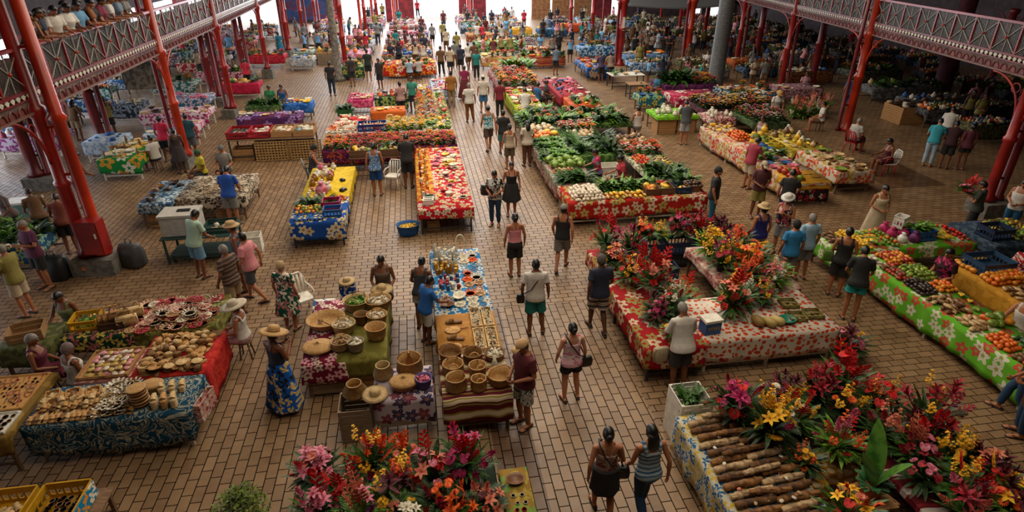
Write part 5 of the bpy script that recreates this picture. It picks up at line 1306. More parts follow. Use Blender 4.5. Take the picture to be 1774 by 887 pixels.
BQ=[((5.3,12.7,.70),[('anth','red',5),('daisy','orange',5),('spray','yellow',3),('ginger','crimson',2)],'red and yellow round bouquet in a kraft pot on the navy crates',.95,0,0,1.0,'terra'),((5.75,12.85,.70),[('spray','yellow',6),('lily','yellow',2)],'lime and yellow posy beside the kraft pot',.75,2,2,.7,'whitepot'),((5.55,13.55,.0),[('anth','orange',4),('daisy','yellow',4)],'small orange bouquet with tall blades in a vase behind the navy crates',.95,1,0,1.9,'whitepot'),((6.25,12.85,.70),[('anth','magenta',6),('anth','crimson',5),('ginger','red',2)],'dense magenta bouquet in a white vase on the right crates',1.0,2,1,1.1,'whitepot'),((6.75,12.75,.61),[('ti','crimson',3),('anth','crimson',6),('heli','red',2)],'crimson bouquet on the blue crate',1.05,0,1,1.0,'terra'),((7.25,12.7,.61),[('ti','wine',4),('ginger','crimson',4),('anth','crimson',3)],'wine red ti leaf bouquet at the far right corner of the flower stall',1.0,2,1,.9,'black'),((7.1,13.3,.0),[('heli','red',5),('ginger','red',3),('spray','orange',2)],'tall thin red heliconia bouquet behind the blue crate',1.15,1,0,2.0,'whitepot'),((6.45,11.6,z),[('spray','yellow',8),('lily','yellow',3)],'big yellow orchid bouquet at the back of the pink leaf cloth',1.05,0,2,1.2,'black'),((7.1,11.65,z),[('spray','orange',4),('bird','orange',4),('daisy','red',4)],'orange bouquet at the back right of the pink leaf cloth',1.0,2,0,1.0,'terra'),((7.5,11.2,z),[('daisy','yellow',5),('anth','orange',4)],'yellow and orange bouquet at the right rim of the pink leaf cloth',.9,0,0,.9,'terra'),((6.4,10.9,z),[('anth','crimson',5),('spray','yellow',5),('ginger','magenta',2)],'crimson and yellow bouquet in the middle of the pink leaf cloth',1.05,1,0,1.2,'black'),((7.0,10.75,z),[('bird','orange',5),('daisy','yellow',5),('lily','orange',3)],'big orange lily bouquet in the middle right of the pink leaf cloth',1.1,0,0,1.2,'terra'),((7.5,10.45,z),[('daisy','salmon',5),('spray','white',4)],'pale salmon posy at the right rim of the flower stall',.85,2,2,.8,'whitepot'),((6.5,10.1,z),[('bird','orange',4),('spray','orange',5),('anth','red',3)],'orange spray bouquet at the front of the pink leaf cloth',1.05,1,0,1.3,'black'),((7.15,10.05,z),[('lily','pink',4),('daisy','white',4),('spray','salmon',3)],'mixed pale bouquet with green fern behind the carved tiles',.95,1,2,.8,'terra'),((5.25,10.25,.31),[('bird','orange',5),('heli','red',2)],'bird of paradise bouquet on the orange crate',1.0,1,2,1.1,'whitepot'),((5.75,9.15,z),[('anth','red',4),('lily','salmon',3),('heli','red',3),('spray','yellow',3)],'tall red and green bouquet in a tan pot on the orange spotted cloth',1.0,0,0,1.7,'kraft'),((6.25,9.5,z),[('spray','white',4),('anth','red',2)],'leafy green bunch with white sprays on the orange spotted cloth',.95,1,0,1.0,'black'),((7.95,8.55,0),[('daisy','yellow',6),('anth','pink',5),('ti','wine',2)],'yellow and pink bouquet in a terracotta pot on the floor at the right',1.15,0,1,.9,'terra')]
BQ+=[((6.8,11.2,z),[('spray','yellow',4),('bird','orange',3),('ti','wine',1)],'yellow bouquet wedged in the middle of the pink leaf cloth',1.0,3,0,1.1,'black'),((6.8,10.35,z),[('spray','orange',4),('daisy','yellow',4),('ginger','red',2)],'orange and yellow bouquet in the front middle of the pink leaf cloth',1.0,1,1,1.1,'black'),((7.35,11.85,z),[('ginger','crimson',3),('daisy','orange',4)],'crimson and orange bouquet at the far corner of the pink leaf cloth',.95,2,1,1.0,'black'),((6.05,9.62,z),[('heli','red',3),('lily','salmon',3),('daisy','red',3)],'red lily bouquet at the back of the orange spotted cloth',.95,3,0,1.2,'black'),((6.62,9.5,z),[('spray','yellow',4),('anth','crimson',3)],'yellow and crimson posy behind the gourds',.85,1,0,.9,'black')]
for i,((x,y,zz),fl,lb,s,fo,fm,tl,pm)in enumerate(BQ):bouquet((x,y,zz),lb,fl,s,'vase' if pm=='whitepot' and tl>1 else 'terracotta',pm,40+i,fo,fm,tl)
for i,(x,y,s,m,lb)in enumerate(((6.12,8.8,1.5,M('gourd','#8a7038',.6),'brown gourd at the left of the row of carvings'),(6.32,8.72,1.4,M('gourd2','#a08a4a',.6),'tan gourd second in the row of carvings'),(6.50,8.75,1.35,M('gourd3','#b09a5a',.6),'pale gourd beside the green dish'))):item('papaya',(x,y,z),lb,m,.2+.2*i,s,name='gourd')
item('bowl',(6.72,8.78,z),'teal green dish between the gourds and the carved tiles',M('dish_green','#1f6a58',.35),0,1.1)
for i,(x,y,lb)in enumerate(((6.98,8.88,'square mossy tray of carved pods, left one at the front'),(7.36,8.92,'square mossy tray of carved pods, right one at the front'),(7.1,9.35,'mossy tray of carved pods behind the two front ones'))):
 crate((x,y,z),lb,.33,.3,.08,'slat',two('moss','#5a5224','#7a6f38',12,.9),-.1,cat='tray',name='moss_tray');grid(Fw(x-.14,x+.14,y-.12,y+.12,z),'taro_root','brown carved pod in the mossy trays',[M('pod','#6d5a30',.7)],(.09,.16),'carved pods in the mossy trays',z=.02,sc=.6)
o=root('cool_box','blue cool box with a white lid beside the man in a white shirt','cool box',(5.12,8.72,z),.1);mb=MB();mb.box((0,0,.13),(.32,.24,.26));obj('case',mb.mesh('case',False),CBLUE,o);mb=MB();mb.box((0,0,.28),(.35,.27,.05));obj('lid',mb.mesh('lid',False),WHITEP,o)
mb=MB()
for k in range(5):mb.beam((-.11+.05*k,-.123,.17),(-.09+.05*k,-.123,.10),.012,.004);mb.beam((-.09+.05*k,-.123,.10),(-.075+.05*k,-.123,.16+.02*(k%2)),.012,.004)
obj('printed_mark',mb.mesh('printed_mark',False),YB0,o)
for k in range(2):
 crate((4.72,9.95-.45*k,z),('purple cloth box behind the tall coral bouquet','violet print tin in front of the purple cloth box')[k],.3,.34,.12,'slat',cloth('purple_p','#4a1f58','#8a6aa0','#2a3a78','spots',.08,coord='Object'),0,cat='box',name='printed_box')
f=stall(Fw(9.92,10.95,4.4,11.1),cloth('lime_fl','#4f9a1e','#c9c4b4','#b8343a','hibiscus',.27,bg2='#6fae2a',centre='#8a8a3a'),'long bright green cloth with white flowers on the fruit table','long fruit table under the bright green cloth',(.3,.2,.58,.2),'white')
g1=stall(Fw(9.6,13.2,11.25,12.35),cloth('lime_fl','#4f9a1e','#c9c4b4','#b8343a','hibiscus',.27),'green flowered cloth on the cross table behind the fruit sellers','cross table behind the fruit sellers',(.3,.4,.5,.3))
def mm(n,a,b):return two('fruit_'+n,a,b,14,.42)
MG,OR,GR,BR,YE,RD,DK,TA=mm('mango','#c2741c','#dd9a2c'),mm('orange','#c9561a','#e07a22'),mm('green','#4f6a1e','#7d8f34'),mm('brown','#5a3c22','#7d5a36'),mm('yellow','#cf9a18','#e6bf3c'),mm('red','#8f2a1c','#b8452a'),mm('dark','#241a18','#3a2a24'),mm('tan','#a8865a','#c4a678')
HP=[((.02,.30),(10.55,11.05),'packet',[FC['white']],'clear wrapped white packet at the far end of the green cloth',.13),((.32,.98),(10.45,11.05),'mango',[RD,MG],'reddish mango at the far end of the green cloth',.1),((.02,.36),(9.85,10.5),'avocado:brown_fruit',[BR,RD],'red brown fruit near the packets on the green cloth',.09),((.38,.98),(9.75,10.4),'avocado',[GR,GR,mm('lime','#7d9a34','#a3b84a')],'green avocado in the heap beside the seated woman in pink',.105),((.02,.48),(9.2,9.8),'avocado:ripe_avocado',[DK],'black ripe avocado in the dark heap on the green cloth',.1),((.5,.98),(9.2,9.7),'mango',[MG,OR],'orange mango between the avocados and the roots',.1),((.02,.6),(8.5,9.15),'taro_root',[TA,BR],'small brown root in the heap half way along the green cloth',(.1,.16)),((.62,.98),(8.5,9.1),'banana_bunch',[YE,GR],'green yellow banana hand half way along the green cloth',.2),((.02,.45),(7.85,8.45),'taro_root',[TA],'pale root in front of the brown roots on the green cloth',(.1,.17)),((.47,.98),(7.8,8.45),'papaya',[OR,GR,MG],'orange green papaya beside the man in a white tank top',(.15,.22)),((.02,.5),(7.2,7.8),'mango:orange_fruit',[OR],'bright orange fruit in the near heap on the green cloth',.1),((.52,.98),(7.2,7.75),'cucumber',[mm('dkgreen','#1f3a1c','#34522a')],'dark green cucumber in the heap near the man in a white tank top',(.07,.22)),((.02,.5),(6.55,7.15),'avocado:brown_fruit',[RD,BR],'red brown fruit in the heap before the yellow mangoes',.1),((.52,.98),(6.5,7.15),'papaya',[YE,MG],'yellow papaya in front of the seller with an orange strap',(.15,.22)),((.02,.5),(5.9,6.5),'mango:yellow_fruit',[YE,MG],'yellow fruit in the heap near the right edge of the photo',.1),((.52,.98),(5.85,6.45),'avocado:red_fruit',[RD,OR],'red fruit beside the near yellow mangoes',.1),((.02,.55),(5.1,5.85),'avocado:dark_fruit',[DK,BR],'dark fruit in the last heap before the photo edge',.1),((.57,.98),(5.1,5.8),'orange',[YE,OR],'yellow orange fruit in the last heap before the photo edge',.095)]
for xr,(y0,y1),k,ms,lb,st in HP:grid(f,k,lb,ms,st,None,xr,((y0-4.4)/6.7,(y1-4.4)/6.7),2,1.08,.2)
HP=[((.0,.12),'taro_root',[BR],'brown root at the left end of the cross table',(.11,.18)),((.13,.24),'orange',[YE],'yellow citrus on the cross table next to the brown roots',.095),((.25,.37),'banana_bunch',[YE,GR],'yellow banana hand on the cross table',.2),((.38,.46),'mango',[OR,GR],'orange green mango on the cross table',.1)]
for xr,k,ms,lb,st in HP:grid(g1,k,lb,ms,st,None,xr,(.05,.95),2,1.08)
grid(g1,['produce_bag'],'knotted white or magenta bag in the middle of the cross table',[FC['purple'],FC['magenta'],M('carrier_white','#d8d5cf',.35)],.26,'knotted bags on the cross table',(.47,.62),(.1,.95),1,1.2)
crate(g1.p(.67,.45,.012),'blue crate of yellow leaves on the cross table',.52,.5,.26,'plastic',CBLUE)
for k in range(3):item('greens2',g1.p(.63+.04*k,.45,.2),'yellow green leaf bunch standing in the blue crate on the cross table',LEAFG[2],None,1.0,'leaf bunches in the blue crate')
crate(g1.p(.57,.7,.2),'blue white carrier on top of the cross table goods',.3,.24,.3,'plastic',M('carrier_white','#d8d5cf',.35),.5,cat='box',name='plastic_box')
grid(g1,'banana_bunch','green banana hand at the right of the cross table',[GR,YE],.2,None,(.74,.9),(.05,.95),2,1.1);grid(g1,'tomato','red tomato at the right end of the cross table',[RD,FC['red']],.11,None,(.91,.99),(.05,.95),2,1.0)
h1=stall(Fw(11.75,12.75,6.3,10.55),cloth('amber','#a8751a','#b98528',None,'leaf',.4),'amber yellow cloth on the inner fruit table','inner fruit table under the amber cloth',(.2,.35,.45,.2))
crate(h1.m(.55,3.75,.012),'large blue and wooden crate on the amber cloth',.8,.62,.28,'plastic',pl('dull_blue','#24415e'));crate(h1.m(.5,.9,.012),'navy crate at the near end of the amber cloth',.7,.6,.26,'plastic',CNAVY)
for(y0,y1),x,ms,lb in(((.70,.82),(.02,.98),[MG,OR],'large orange mango on the amber cloth behind the blue crate'),((.84,.99),(.02,.2),[MG],'orange mango at the corner of the amber cloth')):grid(h1,'mango',lb,ms,.115,None,x,(y0,y1),2,1.3)
grid(h1,'taro_root','grey brown root in the middle of the amber cloth',[TA,BR],(.11,.18),None,(.02,.98),(.52,.69),2);grid(h1,'mango','yellow brown mango behind the man in a white tank top',[MG,BR],.12,None,(.02,.98),(.33,.5),2,1.25)
k1=stall(Fw(13.5,15.2,11.0,12.4),cloth('dk_blue','#1c2c3c','#3a4a58',None,'leaf',.3),'dark blue cloth on the table at the right edge behind the sellers','table at the right edge behind the sellers',(.4,.3,.3,.3))
crate(k1.m(.4,.5,.012),'dark slatted crate on the dark blue cloth at the right edge',.6,.5,.28,'plastic',CNAVY);grid(k1,['taro_root','mango'],'assorted yellow and brown fruit on the dark blue cloth at the right edge',[BR,YE,GR],.13,None,(.42,.98),(.05,.95),2)
f=stall(Fw(3.62,4.85,4.2,6.62),cloth('blue_yel','#b9b4a0','#155a8a','#b99a2a','leaf',.12),'white cloth with blue and yellow leaves at the bottom right','table of bark rolls at the bottom right',(.3,.1,.62,.2),'white')
z=.765
crate((3.98,6.98,.0),'white plastic tub of greens standing at the corner of the bark roll table',.52,.55,.88,'slat',WHITEP,cat='tub',name='plastic_tub')
for k in range(2):item('greens3',(3.9+.16*k,6.95,.75),'green leaf bunch standing in the white plastic tub',LEAFG[0],k*2.,.8,'leaf bunches in the white tub')
TA_=M('bark_chip','#a58a66',.8);BARK=[two('bark','#5e3c1f','#96693a',8,.8),two('bark2','#432a18','#75502c',8,.8),two('bark3','#85694a','#c4a880',8,.8)]
for j in range(15):
 for i in range(2):
  item('vanilla_roll:bark_roll' if(i+j)%2 else 'carved_roll:bark_roll',f.m(.36+.56*i+R.uniform(-.04,.04),.12+.15*j,.012),'rolled brown bark bundle in the rows on the blue and yellow leaf cloth',BARK[(i*2+j)%3],.08+R.uniform(-.06,.06),(.95,1.05,1.0),'bark bundles on the blue and yellow leaf cloth')
 if j%2:item('vanilla_roll',f.m(.62+R.uniform(-.1,.1),.25+.18*j,.11),'loose bark bundle lying across the rows',BARK[j%3],.1+R.uniform(-.2,.2),.85,'loose upper bark bundles')
grid(f,['packet:bark_chip','bracelet'],'pale chip or ring scattered on the bark bundles',[FC['white'],TA_,FC['salmon']],.2,None,(.1,.95),(.05,.95),1,.5,.45,z=.1,drop=.35)
T1=stall(Fw(4.95,6.95,5.95,6.95,.6),cloth('dk_leaf','#2a2a22','#4a4a38',None,'leaf',.3),'dark cloth under the back row of bouquets at the bottom right','low table under the back row of bouquets at the bottom right',(.3,.3,.2,.2))
T2=stall(Fw(6.2,7.35,4.0,5.85,.6),cloth('red_band','#5e0f18','#b3a8a0','#7a1a24','stripe',.35),'wine and white striped cloth under the right row of bouquets','low table under the right row of bouquets',(.3,.1,.1,.3))
YB_=cloth('amber2','#a8771a','#d9d2bf',None,'spots',.14,coord='Object')
for(x,y,lb)in((5.15,5.55,'left'),(5.6,5.5,'right')):
 pass
for(x,y,w,d,h,lb)in((5.0,5.45,.42,.5,.62,'yellow cloth covered box carrying the small orchid pot'),(5.55,5.6,.5,.42,.6,'yellow cloth covered box behind the wooden crates')):
 q=Fw(x-w/2,x+w/2,y-d/2,y+d/2,h);crate((x,y,0),'wooden crate inside the '+lb.replace('covered ','draped '),w-.04,d-.04,h-.012,'slat',WOODG);tablecloth(q,lb.replace('box','top'),cloth('amber3','#a8771a','#c9b890',None,'spots',.12),(.3,.2,.2,.25))
crate((5.58,4.88,0),'lower slatted wooden crate of the plant stand at the bottom right',.62,.5,.34,'slat',WOODC,.25);crate((5.58,4.88,.345),'upper slatted wooden crate under the big terracotta pot',.62,.5,.3,'slat',WOODC,.25)
q=Fw(5.6,6.2,4.6,5.1,.655);o=obj('board',MB().box((5.58,4.88,.658),(.58,.46,.02),0).mesh('board',False),WOODC);tag(o,'plank lying on the upper wooden crate under the terracotta pot','plank')
potted_plant((5.60,4.9,.67),'big terracotta pot with two tall banana leaves and dark rosettes',1.75,2,'potted_plant','tall')
crate((5.62,4.3,0),'wooden crate of green leaves at the bottom edge right of the plant stand',.52,.46,.5,'slat',WOODC,.25)
for k in range(3):item('greens4',(5.54+.08*k,4.3,.4),'bright green leaf bunch in the bottom edge wooden crate',LEAFG[2],2.1*k,.8,'leaf bunches in the bottom edge crate')
BQ=[((4.35,6.88,.0),0,[],'',0,0,0,0,'')]
BQ=[((4.42,6.42,z),[('anth','magenta',5),('ginger','crimson',4),('anth','red',4),('ti','magenta',2)],'magenta ginger bouquet in a pink pot behind the bark rolls',1.0,0,1,1.4,'pinkpot'),((4.72,5.95,z),[('spray','yellow',5),('lily','yellow',4),('ginger','magenta',2),('heli','yellow',2)],'yellow orchid bouquet with a magenta spike in a terracotta pot by the bark rolls',1.05,2,1,1.4,'terra'),((5.0,5.45,.635),[('daisy','yellow',4),('spray','orange',4)],'small orange orchid pot on the yellow cloth top',.75,0,1,.9,'terra'),((5.15,6.6,.615),[('anth','wine',5),('daisy','white',4),('spray','yellow',3)],'wine and cream bouquet at the left of the back row',1.0,2,0,.9,'black'),((5.5,6.75,.615),[('ti','wine',4),('spray','yellow',2),('daisy','red',3)],'round bouquet of lime leaves and wine rosettes in the back row',.95,0,2,.9,'black'),((5.62,5.62,.62),[('ginger','pink',4),('heli','red',3),('spray','orange',4)],'pink ginger pot on the yellow cloth top at the bottom right',1.0,0,2,1.2,'terra'),((5.95,6.65,.615),[('ti','crimson',4),('anth','crimson',4),('ginger','red',2)],'crimson ti leaf bouquet in the middle of the back row',1.0,2,1,1.1,'black'),((6.45,6.75,.615),[('ginger','red',4),('heli','red',5),('anth','red',3)],'tall scarlet ginger bouquet in the back row',1.15,1,0,1.6,'black'),((6.75,6.3,.615),[('bird','orange',4),('spray','yellow',4),('anth','red',4)],'orange and yellow bouquet right of the scarlet ginger',1.0,0,0,1.1,'terra'),((7.12,5.75,.615),[('ti','crimson',4),('heli','crimson',4),('spray','yellow',2)],'palm frond bouquet with crimson leaves at the right corner of the flower tables',1.15,1,1,1.8,'black'),((6.6,5.3,.615),[('ginger','crimson',3),('heli','salmon',3),('anth','pink',4)],'red and pink bouquet beside the tall banana leaves',1.05,3,0,1.0,'black'),((7.1,5.1,.615),[('spray','yellow',6),('daisy','yellow',4)],'yellow orchid bouquet on the striped cloth',1.05,0,0,1.0,'terra'),((7.4-.05,4.75+.15,.615),[('ti','wine',4),('lily','salmon',3)],'wine rosette bouquet with salmon lilies at the rim of the striped cloth',.95,2,1,.9,'black'),((6.75,4.65,.615),[('heli','red',4),('ginger','pink',3),('spray','yellow',3)],'red heliconia bouquet on the striped cloth near the bottom edge',1.0,0,0,1.1,'terra'),((7.15,4.3,.615),[('lily','yellow',5),('ti','wine',2),('daisy','orange',3)],'yellow lily bouquet at the bottom edge of the striped cloth',1.0,2,2,.9,'terra'),((4.9,4.42,z),[('lily','yellow',4),('bird','orange',3),('daisy','salmon',3),('anth','red',2)],'bouquet of yellow and peach flowers at the bottom edge beside the bark rolls',1.0,0,0,1.0,'kraft')]
BQ+=[((6.2,6.3,.615),[('spray','yellow',3),('anth','crimson',3),('daisy','orange',3)],'yellow and crimson bouquet in the front of the back row',1.0,1,1,1.0,'black'),((5.35,6.25,.615),[('daisy','white',3),('heli','red',3),('spray','yellow',2)],'red and cream bouquet in front of the lime rosettes',.95,3,0,.9,'black'),((6.45,5.75,.615),[('ti','wine',2),('ginger','crimson',2),('spray','salmon',2)],'dark leafy bouquet where the two flower tables meet',1.1,1,1,1.0,'black'),((6.9,5.45,.615),[('spray','yellow',4),('ginger','red',3)],'fern bouquet with yellow sprays below the palm frond',1.1,3,1,1.1,'black'),((6.45,4.95,.615),[('anth','crimson',4),('daisy','pink',3)],'crimson bouquet at the inner rim of the striped cloth',.95,3,1,.9,'black'),((7.2,4.62,.615),[('heli','yellow',3),('daisy','red',4)],'yellow heliconia bouquet at the outer rim near the bottom edge',.95,1,0,1.0,'black'),((6.5,4.25,.615),[('ti','crimson',3),('ginger','salmon',3)],'crimson and salmon bouquet at the bottom edge by the leaf crate',1.0,3,0,.9,'black')]
for i,(p,fl,lb,s,fo,fm,tl,pm)in enumerate(BQ):bouquet(p,lb,fl,s,'terracotta',pm,70+i,fo,fm,tl)
z=.765
f=stall(Fw(-3.48,-2.1,15.05,16.7),cloth('royal_fl','#0f3f8f','#d9cfae','#c9b88a','hibiscus',.3,bg2='#14509c',centre='#8a6a2a',R5=.46),'royal blue cloth with cream flowers on the table left of centre','dark legged table under the royal blue cloth',(.5,.1,.35,.3),'dark')
for k,(u,m,lb)in enumerate(((.22,CBLUE,'blue plastic tray of rice cakes at the left front of the royal blue cloth'),(.5,CBLUE,'blue plastic tray of yellow cakes in the middle of the royal blue cloth'))):crate(f.m(f.w*u,.25,.012),lb,.34,.34,.06,'plastic',m,cat='tray',name='plastic_tray');grid(f,'packet:rice_cake','wrapped yellow and white packet on the blue trays',[YE,FC['white']],.13,None,(u-.11,u+.11),(.06,.24),1,.7,z=.03)
crate(f.m(1.08,.42,.012),'blue box without a lid at the right front of the royal blue cloth',.46,.36,.2,'plastic',CBLUE)
crate(f.m(1.0,.95,.012),'magenta box with yellow fruit at the right of the royal blue cloth',.46,.4,.22,'plastic',pl('magenta','#a01550'))
grid(f,['lime','avocado','orange'],'green and yellow fruit in the middle rows of the royal blue cloth',[GR,YE,GR,OR],.11,None,(.02,.6),(.32,.62),2,1.0)
for k in range(7):item('greens%d'%(2+k%3),f.m(.15+.14*k,1.15+.12*(k%2),.012),'dark leafy bunch behind the limes on the royal blue cloth',LEAFG[k%2],None,.85,'leafy bunches on the royal blue cloth')
grid(f,['mango','tomato'],'small yellow or red fruit at the back of the royal blue cloth',[YE,RD,OR],.12,None,(.02,.98),(.82,.98),2,1)
f=stall(Fw(-3.42,-2.12,16.75,19.4),cloth('yellow_pl','#b99a12','#c9aa22',None,'leaf',.4),'yellow cloth hanging at the aisle side behind the royal blue table','table under the yellow cloth',(.1,.1,.1,.35),'dark')
grid(f,['produce_bag','packet','jar'],'white plastic bag or jar among the goods on the yellow cloth',[M('carrier_white','#d8d5cf',.35),FC['pink'],FC['white'],M('oil_amber','#8a5a12',.2)],.21,'white bags and jars on the yellow cloth',(.02,.66),(.02,.98),1,1.0,.2)
grid(f,'folded_cloth','folded black print on the bare part of the yellow cloth',[CBLK,YE],(.28,.4),None,(.68,.98),(.1,.9),1,.8,drop=.3)
item('produce_bag',f.m(.55,.3,.012),'large pinkish plush bag at the front of the yellow cloth',FC['pink'],0,1.7)
f=stall(Fw(-.14,1.36,15.4,21.0),cloth('red_hib','#a80f20','#d9d0bd','#c9b88a','hibiscus',.2,bg2='#b8142a',centre='#7a8a4a',R5=.46),'red cloth with white hibiscus on the long table beside the centre aisle','dark framed long table under the red hibiscus cloth',(.28,.2,.3,.4),'dark')
tablecloth(f,'orange yellow cloth strip on the left side of the red hibiscus table',cloth('org_strip','#b9781a','#d9a83a','#a8401a','leaf',.2),(.02,.1,.12,.01),x0=0,x1=.3,y0=.12,y1=1,lift=.006,seed=3)
grid(f,['jar','bottle','packet'],'jar or packet of yellow preserve on the orange strip of the red table',[M('oil_yellow','#b98a10',.2),OR,FC['white'],M('jam_red','#7a1a1a',.2)],.16,'jars of preserve on the orange strip',(.01,.29),(.13,.98),1,1.1,.2)
grid(f,['packet:craft_packet','shell_wreath','bowl','packet:craft_packet'],'white and red packet scattered over the red hibiscus cloth',[FC['white'],FC['red'],FC['white'],YE,FC['pink']],.25,'packets scattered over the red hibiscus cloth',(.32,.98),(.12,.98),1,.95,.35,drop=.15)
for k in range(3):crate(f.m(.28+.02*k,.35+.16*k,.012),('white lace box at the front left of the red table','white paper box second from the front left of the red table','dark bottle crate third from the front left of the red table')[k],.3,.14,.16,'slat',(WHITEP,WHITEP,CGRN)[k],cat='box',name='small_box')
for k in range(2):item('round_box',f.m(.9,1.0+1.7*k,.012),('pale round tin on the near part of the red hibiscus cloth','pale round tin on the far part of the red hibiscus cloth')[k],FC['white'],0,.9)
crate((.25,15.75,.0),'tan cardboard box on the floor under the red hibiscus table',.34,.3,.34,'slat',CARD,cat='box',name='cardboard_box')
b=basket((-.46,15.55,0),'blue woven basket of snacks on the floor left of the red hibiscus table',.25,.30,1.15,.95,0,0,False,weave('blue weave','#0d4f94','#1f73bd','#072a52',.06,.03),None,1.12,YE)
for i,(x0,x1,lb)in enumerate(((-2.35,-1.5,'left'),(-1.42,-.42,'right'))):
 f=Fw(x0,x1,20.1,20.8,.8);table(f,'dark wooden table under the %s fruit box facing the buyers'%lb,'wood');crate(f.p(.5,.5,.012),'brown wooden %s fruit box facing the two buyers'%lb,f.w-.04,.62,.24,'slat',wood('dark_crate','#4a301c','#6d4a2c'))
 grid(f,['papaya','mango','melon'],'yellow green fruit in the %s wooden box facing the buyers'%lb,[YE,GR,TA],.16,None,(.04,.96),(.1,.9),2,.9,z=.1)
for k in range(2):item('greens3',(-1.1+.3*k,20.6,.98),'green leaf bunch on the right fruit box',LEAFG[k],None,.8,'leaf bunches on the right fruit box')
def m_bunch(seed):
 r=random.Random(seed);mb=MB();mb.m=0
 for k in range(20):
  a=k*2.4;e=r.uniform(.1,1.3);mb.leaf((0,0,.06),(cos(a)*cos(e),sin(a)*cos(e),sin(e)),(0,0,1),r.uniform(.2,.32),.06,.3,.2,3)
 mb.lathe([(.05,0),(.06,.08),(0,.09)],8)
 for k in range(20):
  mb.m=1+(k%2);a=k*2.4;e=.2+1.3*(1-k/20);L=r.uniform(.15,.22)
  c=V(cos(a)*cos(e)*L,sin(a)*cos(e)*L,.08+sin(e)*L)
  for j in range(6):
   b=j*1.047;mb.leaf(c,(cos(b),sin(b),.7),(0,0,1),.05,.034,.2,.2,2)
 return mb.mesh('flower_bunch')
for s in range(4):ITEMS['flower_bunch%d'%s]=(lambda s=s:m_bunch(s+20))
def bunches(f,label,cols,step,x=(0,1),y=(0,1),sc=1.0,group=None,z=.012,lf=None):
 g=f.sub(x[0],x[1],y[0],y[1]);nx,ny=max(1,int(g.w/step)),max(1,int(g.d/step));out=[]
 for j in range(ny):
  for i in range(nx):
   a,b=R.choice(cols);p=g.p((i+.5+R.uniform(-.15,.15))/nx,(j+.5+R.uniform(-.15,.15))/ny,z)
   k=R.randrange(4)
   o=obj('herb_bunch' if lf else 'flower_bunch',cached(('it','fb',k),ITEMS['flower_bunch%d'%k]),[lf or R.choice(LEAFG),FC[a],FC[b]],None,p,R.uniform(0,6.28),sc*R.uniform(.85,1.15))
   out.append(tag(o,label,'flowers',group or label))
 return out
HOT=[('red','orange'),('orange','yellow'),('red','crimson'),('crimson','magenta'),('yellow','orange'),('red','yellow')]
f=stall(Fw(-3.35,1.35,21.25,22.5),cloth('purple_dk','#3a1440','#7a1f35','#a8451a','leaf',.2),'dark purple cloth under the long bank of red and orange flower bunches','long table under the red and orange flower bank',(.5,.1,.2,.2))
bunches(f,'orange flower bunch at the left end of the long red flower bank',[('orange','yellow'),('orange','red')],.26,(0,.2),(0,1),.95)
bunches(f,'red and wine flower bunch along the middle of the long red flower bank',[('red','crimson'),('crimson','red'),('red','orange'),('red','yellow')],.27,(.2,.7),(0,1),.95)
bunches(f,'red and yellow flower bunch at the aisle end of the long red flower bank',HOT,.27,(.7,1),(0,1),.95)
f=stall(Fw(-3.35,1.3,22.6,24.1,.95),cloth('white_pr','#b9b2a6','#8a2a3a',None,'spots',.15),'whitish cloth on the raised row behind the red flower bank','raised table behind the red flower bank',(.2,.1,.2,.2))
grid(f,['packet:garland_packet','shell_wreath','jar'],'white packet or garland at the left of the raised row',[FC['white'],FC['white'],OR],.17,'white packets at the left of the raised row',(0,.24),(0,1),1,1.1)
c=crate(f.p(.36,.3,.012),'navy blue crate of small bottles on the raised row',1.05,.6,.26,'plastic',pl('deep_blue','#0f2f6a'));grid(f,['bottle','jar'],'small coloured bottle in the navy crate of the raised row',[OR,FC['white'],FC['red'],YE],.13,None,(.27,.45),(.15,.5),1,1.2,z=.03)
bunches(f,'yellow green flower bunch in the middle of the raised row',[('yellow','yellow'),('yellow','white'),('orange','yellow')],.27,(.46,.78),(0,1),.9,lf=LEAFG[2])
grid(f,['banana_bunch','lettuce2','papaya'],'yellow green fruit at the aisle end of the raised row',[YE,GR,LEAFG[2]],.24,None,(.78,1),(0,1),1,1.15)
grid(f,'packet:garland_packet','white and red packet behind the navy crate',[FC['white'],FC['red']],.17,None,(.25,.46),(.55,1),1,1.1)
f=stall(Fw(-3.3,-2.0,24.4,26.0),cloth('red_tray','#a01522','#c9b8a8',None,'spots',.2),'red cloth with trays at the back left of the flower stall','table under the red tray cloth',(.25,.1,.15,.15))
grid(f,['packet','bowl','jar'],'white packet or bowl on the red tray cloth',[FC['white'],FC['white'],OR,FC['red']],.19,'packets and bowls on the red tray cloth',sc=1.1)
crate((-3.0,26.6,.0),'tall green crate of leaves at the back left of the flower stall',.62,.5,.95,'plastic',CGRN)
for k in range(4):item('greens4',(-3.15+.11*k,26.6,.85),'leaf bunch standing in the tall green crate',LEAFG[k%2],None,1.0,'leaf bunches in the tall green crate')
f=stall(Fw(0.0,1.35,24.4,30.0),cloth('mixed_fl','#4a6a2a','#b9a56a','#a83a3a','leaf',.25),'leaf print cloth on the aisle side flower table','long table on the aisle side behind the red flower bank',(.1,.2,.3,.3))
bunches(f,'orange or white flower bunch on the leaf print cloth beside the aisle',HOT+[('white','yellow'),('pink','white'),('yellow','white')],.30,(0,.62),(0,1),1.0)
grid(f,['melon','produce_bag','lettuce3','pumpkin'],'melon, pumpkin or bag at the aisle side of the leaf print cloth',[TA,FC['white'],LEAFG[2],OR,RD],.3,'mixed produce at the aisle side of the leaf print cloth',(.62,1),(0,1),1,.85)
f=stall(Fw(-1.95,-.5,26.6,27.5),M('cloth_orange','#c25a14',.8),'plain orange cloth on the counter behind the flower bank','counter table under the plain orange cloth',(.4,.05,.2,.2))
